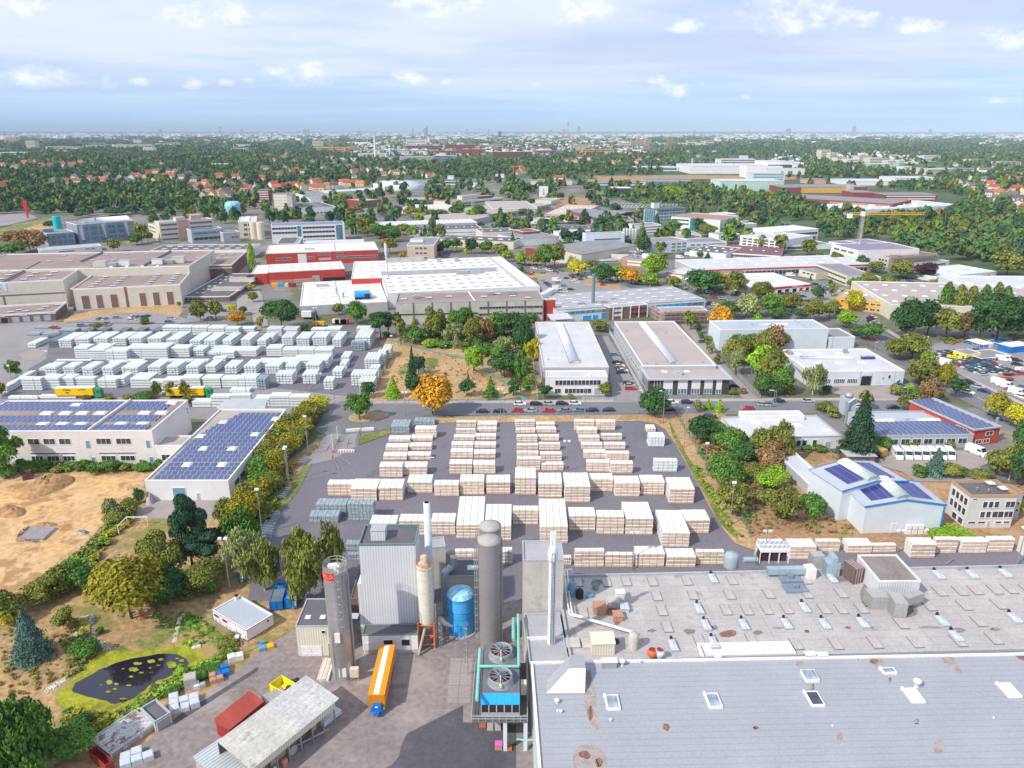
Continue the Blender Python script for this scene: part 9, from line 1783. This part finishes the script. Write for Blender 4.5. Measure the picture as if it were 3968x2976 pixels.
def cabin(t,abc,base,wall,roof,label,**k):return bld('cabin',label,t,abc,base,wall,roof,par=.2,cat='cabin',**k)
cabin('H',(1862,520,1955,510,1800,468),('b',1955,545),BLUEP,TRIMW,'blue and white sales cabin in the dealer lot',wins=[('win','f',.1,.5,.3,.8,1),('fill','f',.55,.95,.1,.95,1,TRIMW),('win','l',.2,.6,.4,.8,1)])
cabin('H',(1725,605,1845,590,1680,560),('b',1845,640),YELP,RMID,'yellow sales office with white windows in the dealer lot',wins=[('win','f',.1,.95,.2,.6,3),('win','l',.1,.8,.2,.6,2)])
cabin('H',(1850,640,2110,615,1850,565),('b',2110,650),DARKW,RMID,'grey garage building right of the yellow sales office',wins=[('win','f',.35,.45,.3,.7,1),('door','f',.55,.95,0,.8,1,GREYW)])
cabin('H',(2105,540,2280,520,2060,500),('b',2105,580),BLUEP,TRIMW,'blue long cabin with white roof at the right edge')
cabin('H',(2000,510,2110,480,2020,455),('b',2110,500),BLUEP,BLUEP,'blue container behind the sales cabins')
def board(t,x,yb,yt,wd,label,txt,m,rz=0,lift=.0,tm=None):
 g=P(px(t,x,yb));h=zat(g,px(t,x,yt)[1]);r0=thing('sign_board',label,'sign',g,rz);MB().box(-wd/2,wd/2,-.05,.05,h-1.3,h).obj('panel',m,r0)
 for s in(-1,1):MB().tube((s*wd*.4,.1,0),(s*wd*.4,.1,h-.1),.06,5).obj('post',RAILM,r0)
 if txt:lettering(dict(root=r0,W=0,h=h),txt,0,(h-.65)/h,1.0,tm or DARK,off=.08)
board('H',1608,660,612,5.5,'yellow sign board over the cars of the dealer lot','AUTO',YELP,-.5)
board('H',2200,790,712,7,'white and red sign board at the right edge of the dealer lot','AUTO',TRIMW,-.1,tm=TRIMR)
tk=P(px('H',1950,835));r0=thing('tow_truck','beige cabbed truck with orange loader arm at the dealer lot corner','truck',tk,.1);MB().box(-1.2,1.0,-1.2,1.2,.6,2.9).obj('cab',mat('beige_cab',(.5,.45,.36),var=.1),r0);MB().box(1.1,7.5,-1.1,1.1,.7,1.3).obj('flatbed',REDP,r0);s_=MB();s_.path([(2,0,1.3),(3,0,3.4),(6.5,0,3.2)],.2,6);s_.obj('loader_arm',ORANGE,r0)
for x in(0,4.5,5.8):
 for s in(-1,1):MB().tube((x,s*.9,.5),(x,s*1.2,.5),.5,10).obj('wheel',BLACK,r0)
def lorry(t,x,yb,rz,label,tarp,roofm,cabm,Lt,texts=()):
 g=P(px(t,x,yb));r0=thing('articulated_lorry',label,'lorry',g,rz);MB().box(0,Lt,0,2.5,1.2,3.96).obj('tarpaulin',tarp,r0);MB().box(-.02,Lt+.02,-.02,2.52,3.965,4.05).obj('trailer_roof',roofm,r0)
 s_=MB();s_.box(.2,Lt-.2,.3,2.2,.8,1.19);s_.obj('chassis',BLACK,r0)
 s_=MB();n=[(Lt+.6,.5),(Lt+.6,3.7),(Lt+1.3,3.8),(Lt+2.2,3.3),(Lt+2.6,2.2),(Lt+2.7,.5)];s_.add([(a,.05,b)for a,b in n]+[(a,2.45,b)for a,b in n],[tuple(range(6)),tuple(range(6,12))[::-1]]+[(i,i+6,(i+1)%6+6,(i+1)%6)for i in range(6)]);cb=s_.obj('cab',cabm,r0)
 s_=MB();s_.add([(Lt+2.23,.2,3.2),(Lt+2.23,2.3,3.2),(Lt+2.62,2.3,2.25),(Lt+2.62,.2,2.25)],[(0,3,2,1)]);s_.add([(Lt+1.3,.03,2.2),(Lt+2.3,.03,2.2),(Lt+2.1,.03,3.0),(Lt+1.3,.03,3.0)],[(0,1,2,3)]);s_.obj('cab_glass',CGL,cb)
 for x_ in(1.6,2.9,4.2,Lt-.6,Lt+1.8):
  for y_ in(.15,2.05):s_=MB();s_.tube((x_,y_,.5),(x_,y_+.3,.5),.5,12);s_.obj('wheel',BLACK,r0)
 for(txt,u,z,sz)in texts:lettering(dict(root=r0,W=Lt,h=4),txt,u,z,sz,DARK,off=.03)
 return r0
YT=mat('yellow_tarpaulin',(.85,.52,.0),var=.04,rough=.5)
lorry('E',482,985,.02,'yellow lorry with green cab, left one in the left storage yard',YT,TRIMW,PAINT['green'],13.6,[('Pfeiffer',.33,.83,1.0),('LOGISTIK',.72,.84,.7),('0800',.33,.55,.7)])
lorry('E',1430,985,.02,'yellow lorry with green cab half hidden by saplings, right one',YT,TRIMW,PAINT['green'],13.6,[('SPEDITION',.70,.86,.8),('LOGISTIK',.70,.68,.7),('TRANSPORTE',.70,.50,.6)])
lorry('F',375,305,0,'lorry with blue cab in front of the grey wall of the white factory',TRIMW,TRIMW,PAINT['blue'],5)
cx_=[('F',465,370,6,BLACK,YELW,'orange and black machine row behind the left yard'),('F',638,350,7,TRIMW,DARK,'white covered trailer behind the left yard')]
for(t,x,y,L_,a,b,lb)in cx_:
 s_=MB();s_.box(0,L_,0,2.4,.8,2.6,0);s_.box(0,L_,0,2.4,.3,.79,1);s_.obj('machine_trailer',[b if a is BLACK else a,DARK],None,P(px(t,x,y)),0,label=lb,category='trailer')
for i,(x,c,w_)in enumerate(((120,'yellow','yellow'),(175,'blue','blue'),(218,'cream','cream'),(262,'red','red'))):
 m_={'yellow':YELW,'blue':BLUEBR,'cream':CREAM,'red':REDP}[c];s_=MB();s_.add([(0,0,0),(3.6,0,0),(3.9,2.4,0),(0,2.4,0),(-.3,-.3,2.2),(3.9,-.3,2.2),(4.1,2.5,2.2),(-.3,2.5,2.2)],[(0,1,5,4),(1,2,6,5),(2,3,7,6),(3,0,4,7),(4,5,6,7)]);s_.obj('skip',m_,None,P(px('B',x,1575)),0,label=w_+' skip in front of the low red hall',category='skip')
for i,(x,c)in enumerate(((660,PAINT['orange']),(705,PAINT['blue']),(735,PAINT['red']))):
 MB().box(0,2.2,0,2.2,.4,2.8).obj('tractor_cab',c,None,P(px('F',x,350)),0,label=['orange','blue','red'][i]+' small vehicle cab below the grey factory wall',category='vehicle')
#  houses in the woods
HOUSEP=[];HM={}
def house_mesh(k,wall,roof):
 key=(k,wall.name,roof.name)
 if key not in HM:
  w,d,e,r=[(9,8,3.6,3.4),(12,9,4.5,3.8),(8,8,5.2,3.2),(16,9,5.5,3.2)][k];mb=MB();x,y=w/2,d/2
  mb.add([(-x,-y,0),(x,-y,0),(x,y,0),(-x,y,0),(-x,-y,e),(x,-y,e),(x,y,e),(-x,y,e),(-x,0,e+r),(x,0,e+r)],[(0,1,5,4),(2,3,7,6),(1,2,6,9,5),(3,0,4,8,7)],0)
  x+=.5;y+=.5;mb.add([(-x,-y,e-.2),(x,-y,e-.2),(x,0,e+r+.2),(-x,0,e+r+.2),(x,y,e-.2),(-x,y,e-.2)],[(0,1,2,3),(3,2,4,5)],1);mb.box(x*.3,x*.3+.8,.3,1.1,e+r-1.2,e+r+1,0)
  for sx in(-.55,-.1,.4):mb.box(sx*x,sx*x+1.3,-d/2-.04,-d/2-.005,1.2,2.6,2)
  m=mb.mesh('house');[m.materials.append(q)for q in(wall,roof,GLASS)];HM[key]=m
 return HM[key]
RSLATE=mat('slate_roof',(.13,.12,.14),var=.12,rnd=.3);RORG=mat('orange_tile_roof',(.55,.17,.07),var=.1,rnd=.2)
HW={'white':mat('white_house_render',(.72,.70,.66),rnd=.1),'cream':mat('cream_house_render',(.66,.54,.34),rnd=.15)}
HR={'red roofed':RRED,'orange roofed':RORG,'brown roofed':RREDB,'slate roofed':RSLATE}
def house(t,x,y,k,wc,rc,ctx,rz,s=1.0):
 s*=1.15;g=P(px(t,x,y));o=link('house',house_mesh(k,HW[wc],HR[rc]),None,g,rz,category='house',group='houses among the trees');o.scale=(s,)*3
 HOUSEP.append(g.copy());reg(o,rc+' '+wc+' house',ctx)
rh=random.Random(5);BR=['red roofed','red roofed','orange roofed','brown roofed','slate roofed']
def houses(t,ctx,L,s=1.0):
 for(x,y,*k)in L:house(t,x,y,rh.randrange(4),rh.choice(['white','cream','white']),(k[0]if k else rh.choice(BR)),ctx,rh.uniform(-.6,.6)+(math.pi/2 if rh.random()<.35 else 0),s)
r_='red roofed';o_r='orange roofed';sl='slate roofed';bn='brown roofed'
houses('A','on the far left',[(30,550,r_),(110,555,r_),(150,560,r_),(210,525,r_),(250,515,r_),(300,520,r_),(360,555,r_),(430,545,r_),(540,540,r_),(620,545,r_),(700,530,r_),(35,730,r_),(1380,530,r_),(500,420,o_r),(560,425,o_r)],1.25)
houses('A','in the woods on the left',[(435,690,r_),(470,680,sl),(520,685,bn),(560,680,sl),(600,690,r_),(665,690,bn),(780,665,r_),(815,680,sl),(850,665,r_),(885,680,r_),(1030,640,bn),(1080,670,sl),(1130,650,bn),(1180,640,r_),(1190,665,r_),(1250,640,r_),(1275,610,r_),(1330,680,bn),(1430,640,r_),(1470,645,r_),(1500,600,bn),(1560,650,sl),(1620,620,bn),(1665,670,sl),(1640,725,bn),(1700,720,r_),(1760,700,r_),(1790,745,r_),(1740,800,sl),(1800,760,bn),(1830,810,r_),(1900,790,o_r),(1940,780,sl),(1980,800,bn),(1880,640,r_),(2030,650,r_),(2110,750,r_),(2150,770,r_),(2190,740,r_),(2090,700,bn),(1960,700,bn),(1450,600,sl),(1350,600,bn),(1560,580,bn),(1000,690,bn),(920,640,sl),(720,640,bn),(640,650,sl)])
houses('B','left of centre in the garden suburb',[(45,660,r_),(90,450,r_),(210,470,r_),(120,720,r_),(165,745,r_),(210,740,r_),(255,730,r_),(300,725,r_),(340,730,r_),(390,735,r_),(330,580,r_),(290,600,r_),(400,600,bn),(410,590,r_),(460,680,r_),(500,690,r_),(590,470,r_),(640,475,r_),(640,510,bn),(560,560,bn),(720,500,r_),(740,700,r_),(780,710,r_),(875,710,o_r),(590,730,o_r),(660,730,bn),(480,740,r_),(520,750,r_),(820,500,r_),(840,540,r_),(830,600,r_),(825,640,r_),(895,580,bn),(955,590,r_),(1020,575,bn),(1060,580,sl),(1080,620,r_),(1140,605,r_),(1185,610,bn),(1245,610,bn),(1360,605,o_r),(1410,620,bn),(1460,640,r_),(1500,630,sl),(1640,550,bn),(700,550,sl),(770,560,bn),(230,560,r_),(180,620,bn),(60,570,bn),(1250,560,sl),(470,510,bn),(310,500,bn),(140,500,r_),(240,440,r_),(700,420,bn)])
houses('C','right of centre among trees',[(320,515,r_),(430,510,r_),(470,505,bn),(510,510,r_),(545,475,r_),(630,490,r_),(60,600,r_),(20,610,bn),(40,570,r_),(835,525,r_),(885,515,sl),(1000,480,r_),(1040,515,r_),(1060,495,r_),(1130,475,bn),(1220,500,bn),(1350,495,bn),(1560,460,bn),(380,670,r_),(960,440,bn),(1470,420,bn),(1700,420,sl)],1.15)
houses('D','on the far right',[(390,420,r_),(170,425,o_r),(280,375,r_),(1320,435,r_),(1250,450,r_),(1745,655,r_),(1760,740,sl),(1915,715,r_),(1960,750,r_),(1985,800,o_r),(2120,760,r_),(2035,830,bn),(2090,815,sl),(1720,720,sl),(1900,800,bn),(2150,900,r_),(2190,930,r_),(2170,670,r_),(2070,650,bn),(1860,680,sl),(1980,850,bn),(2150,840,sl),(2200,780,r_),(1620,540,r_),(1640,700,bn),(1550,440,bn),(1800,440,bn),(1950,470,sl),(2100,440,bn),(940,420,r_)],1.1)
houses('D','beside the apartment towers',[(1820,590,bn),(1870,600,sl),(1920,590,bn),(1960,560,bn),(2060,590,sl)],1.2)
woodland()
undergrowth()
#  the city near the horizon: thousands of blocks, one mass
CITY=[mat('city_white',(.88,.87,.85)),mat('city_cream',(.62,.57,.48)),mat('city_grey',(.32,.33,.36)),mat('city_brick',(.34,.17,.13))]
def city():
 r=random.Random(9);mb=MB()
 def blk(x,y,wpx,hpx,mi):
  g=P((x,y));d=proj(g)[2];w_=wpx*d/F;h_=max(5,hpx*d/F);a=r.uniform(-.4,.4);dp=min(w_,60)*r.uniform(.3,.8);c,s=math.cos(a),math.sin(a)
  pts=[(g.x+c*u-s*v,g.y+s*u+c*v)for u,v in((-w_/2,0),(w_/2,0),(w_/2,dp),(-w_/2,dp))];mb.prism(pts,0,h_,mi,1 if mi==3 and r.random()<.3 else mi)
 for i in range(8000):
  y=516.5+abs(r.gauss(0,15));x=r.uniform(-300,4250)
  if y>585:continue
  cl=math.sin(x*.006+y*.05)+math.sin(x*.017+1+y*.11)+.6*math.sin(x*.041)
  if y>528 and cl<.2 and r.random()<.85:continue
  sc=1 if y<530 else 1.35
  blk(x,y,r.uniform(3,16)*sc,r.uniform(1.2,4.8)*sc,r.choices([0,1,2,3],[.46,.28,.16,.10])[0])
 for i in range(1500):
  x,y=r.uniform(1350,2500),r.uniform(518,602);blk(x,y,r.uniform(6,26),r.uniform(2,6),r.choices([0,1,2,3],[.3,.3,.2,.2])[0])
 for i in range(500):
  t_=r.random();x,y=r.uniform(2990,3560),r.uniform(595,660);blk(x,y,r.uniform(6,22),r.uniform(3,8),r.choices([0,1,2],[.5,.35,.15])[0])
 mb.obj('distant_city',CITY,kind='stuff',label='pale strip of thousands of distant city blocks under the horizon',category='city')
city()
TW=[('TV',2200,462,509,5),(2243,490,511,11),(3308,487,512,12),(855,490,512,6),(622,498,514,11),(938,499,512,9),(1655,490,512,6),(1648,497,512,14),(1600,495,510,5),(1895,500,512,6),(2185,500,522,14),(1186,500,511,22),(12,508,530,12),(1455,532,620,7),(1055,511,530,8),(1810,499,510,7),(2135,503,515,12),(3055,497,512,18),(3150,519,538,20),(3603,500,510,10),(2690,503,512,7),(2900,503,512,6),(1390,506,512,14)]
for i,q in enumerate(TW):
 tv=q[0]=='TV';q=q[1:]if tv else q;x,yt,yb,w_=q;yb=max(yb,526);g=P((x,yb));h_=zat(g,yt);s=F/proj(g)[2];m_=MB();wm=w_/s
 if tv:m_.tube((0,0,0),(0,0,h_*.62),wm*.35,10,0,wm*.2);m_.lathe([(.1,h_*.58),(wm*.8,h_*.66),(wm*.95,h_*.7),(wm*.6,h_*.76),(.1,h_*.78)],n=16);m_.tube((0,0,h_*.76),(0,0,h_*1.18),wm*.18,8,0,wm*.05)
 elif w_<7.5 and yb>600:m_.tube((0,0,0),(0,0,h_),wm*.6,12,0,wm*.4)
 else:m_.box(-wm/2,wm/2,0,wm*.6,0,h_*.93);m_.box(-wm*.3,wm*.3,wm*.1,wm*.5,h_*.93,h_)
 lb='thin television tower with a sphere on the horizon' if tv else 'tall slim white power station chimney left of centre' if yb>600 else ''
 o=m_.obj('television_tower' if tv else 'chimney' if yb>600 else 'tower_block',[CITY[0]if yb>600 else CITY[2]],None,g,category='television tower' if tv else 'chimney' if yb>600 else 'tower block')
 if lb:o['label']=lb
 else:o['group']='towers on the horizon';reg(o,'grey tower block','on the horizon')
for(t,x,y,yt,lb)in(('C',1325,418,345,'orange tower crane in front of the distant flats'),('C',1145,412,372,'smaller orange crane left of the other orange crane'),('B',2190,600,540,'red mobile crane jib among the trees')):
 g=P(px(t,x,y));h_=zat(g,px(t,x,yt)[1]);m_=MB();m_.tube((0,0,0),(0,0,h_),1.6,4);m_.tube((-h_*.5,0,h_*.92),(h_*1.1,0,h_*.92),1.3,4);m_.obj('crane',ORANGE,None,g,label=lb,category='crane')
#  air
hz=bpy.data.materials.new('haze');hz.use_nodes=True;t=hz.node_tree;t.nodes.clear();pv=N(t,'ShaderNodeVolumePrincipled');pv.inputs['Color'].default_value=(.66,.83,1,1);pv.inputs['Density'].default_value=4.4e-5;pv.inputs['Anisotropy'].default_value=-.35
ou=N(t,'ShaderNodeOutputMaterial');t.links.new(pv.outputs[0],ou.inputs['Volume'])
s_=MB();s_.box(-62000,62000,-61000,62000,-2,340);o=s_.obj('haze',hz,kind='stuff')
flush_labels()
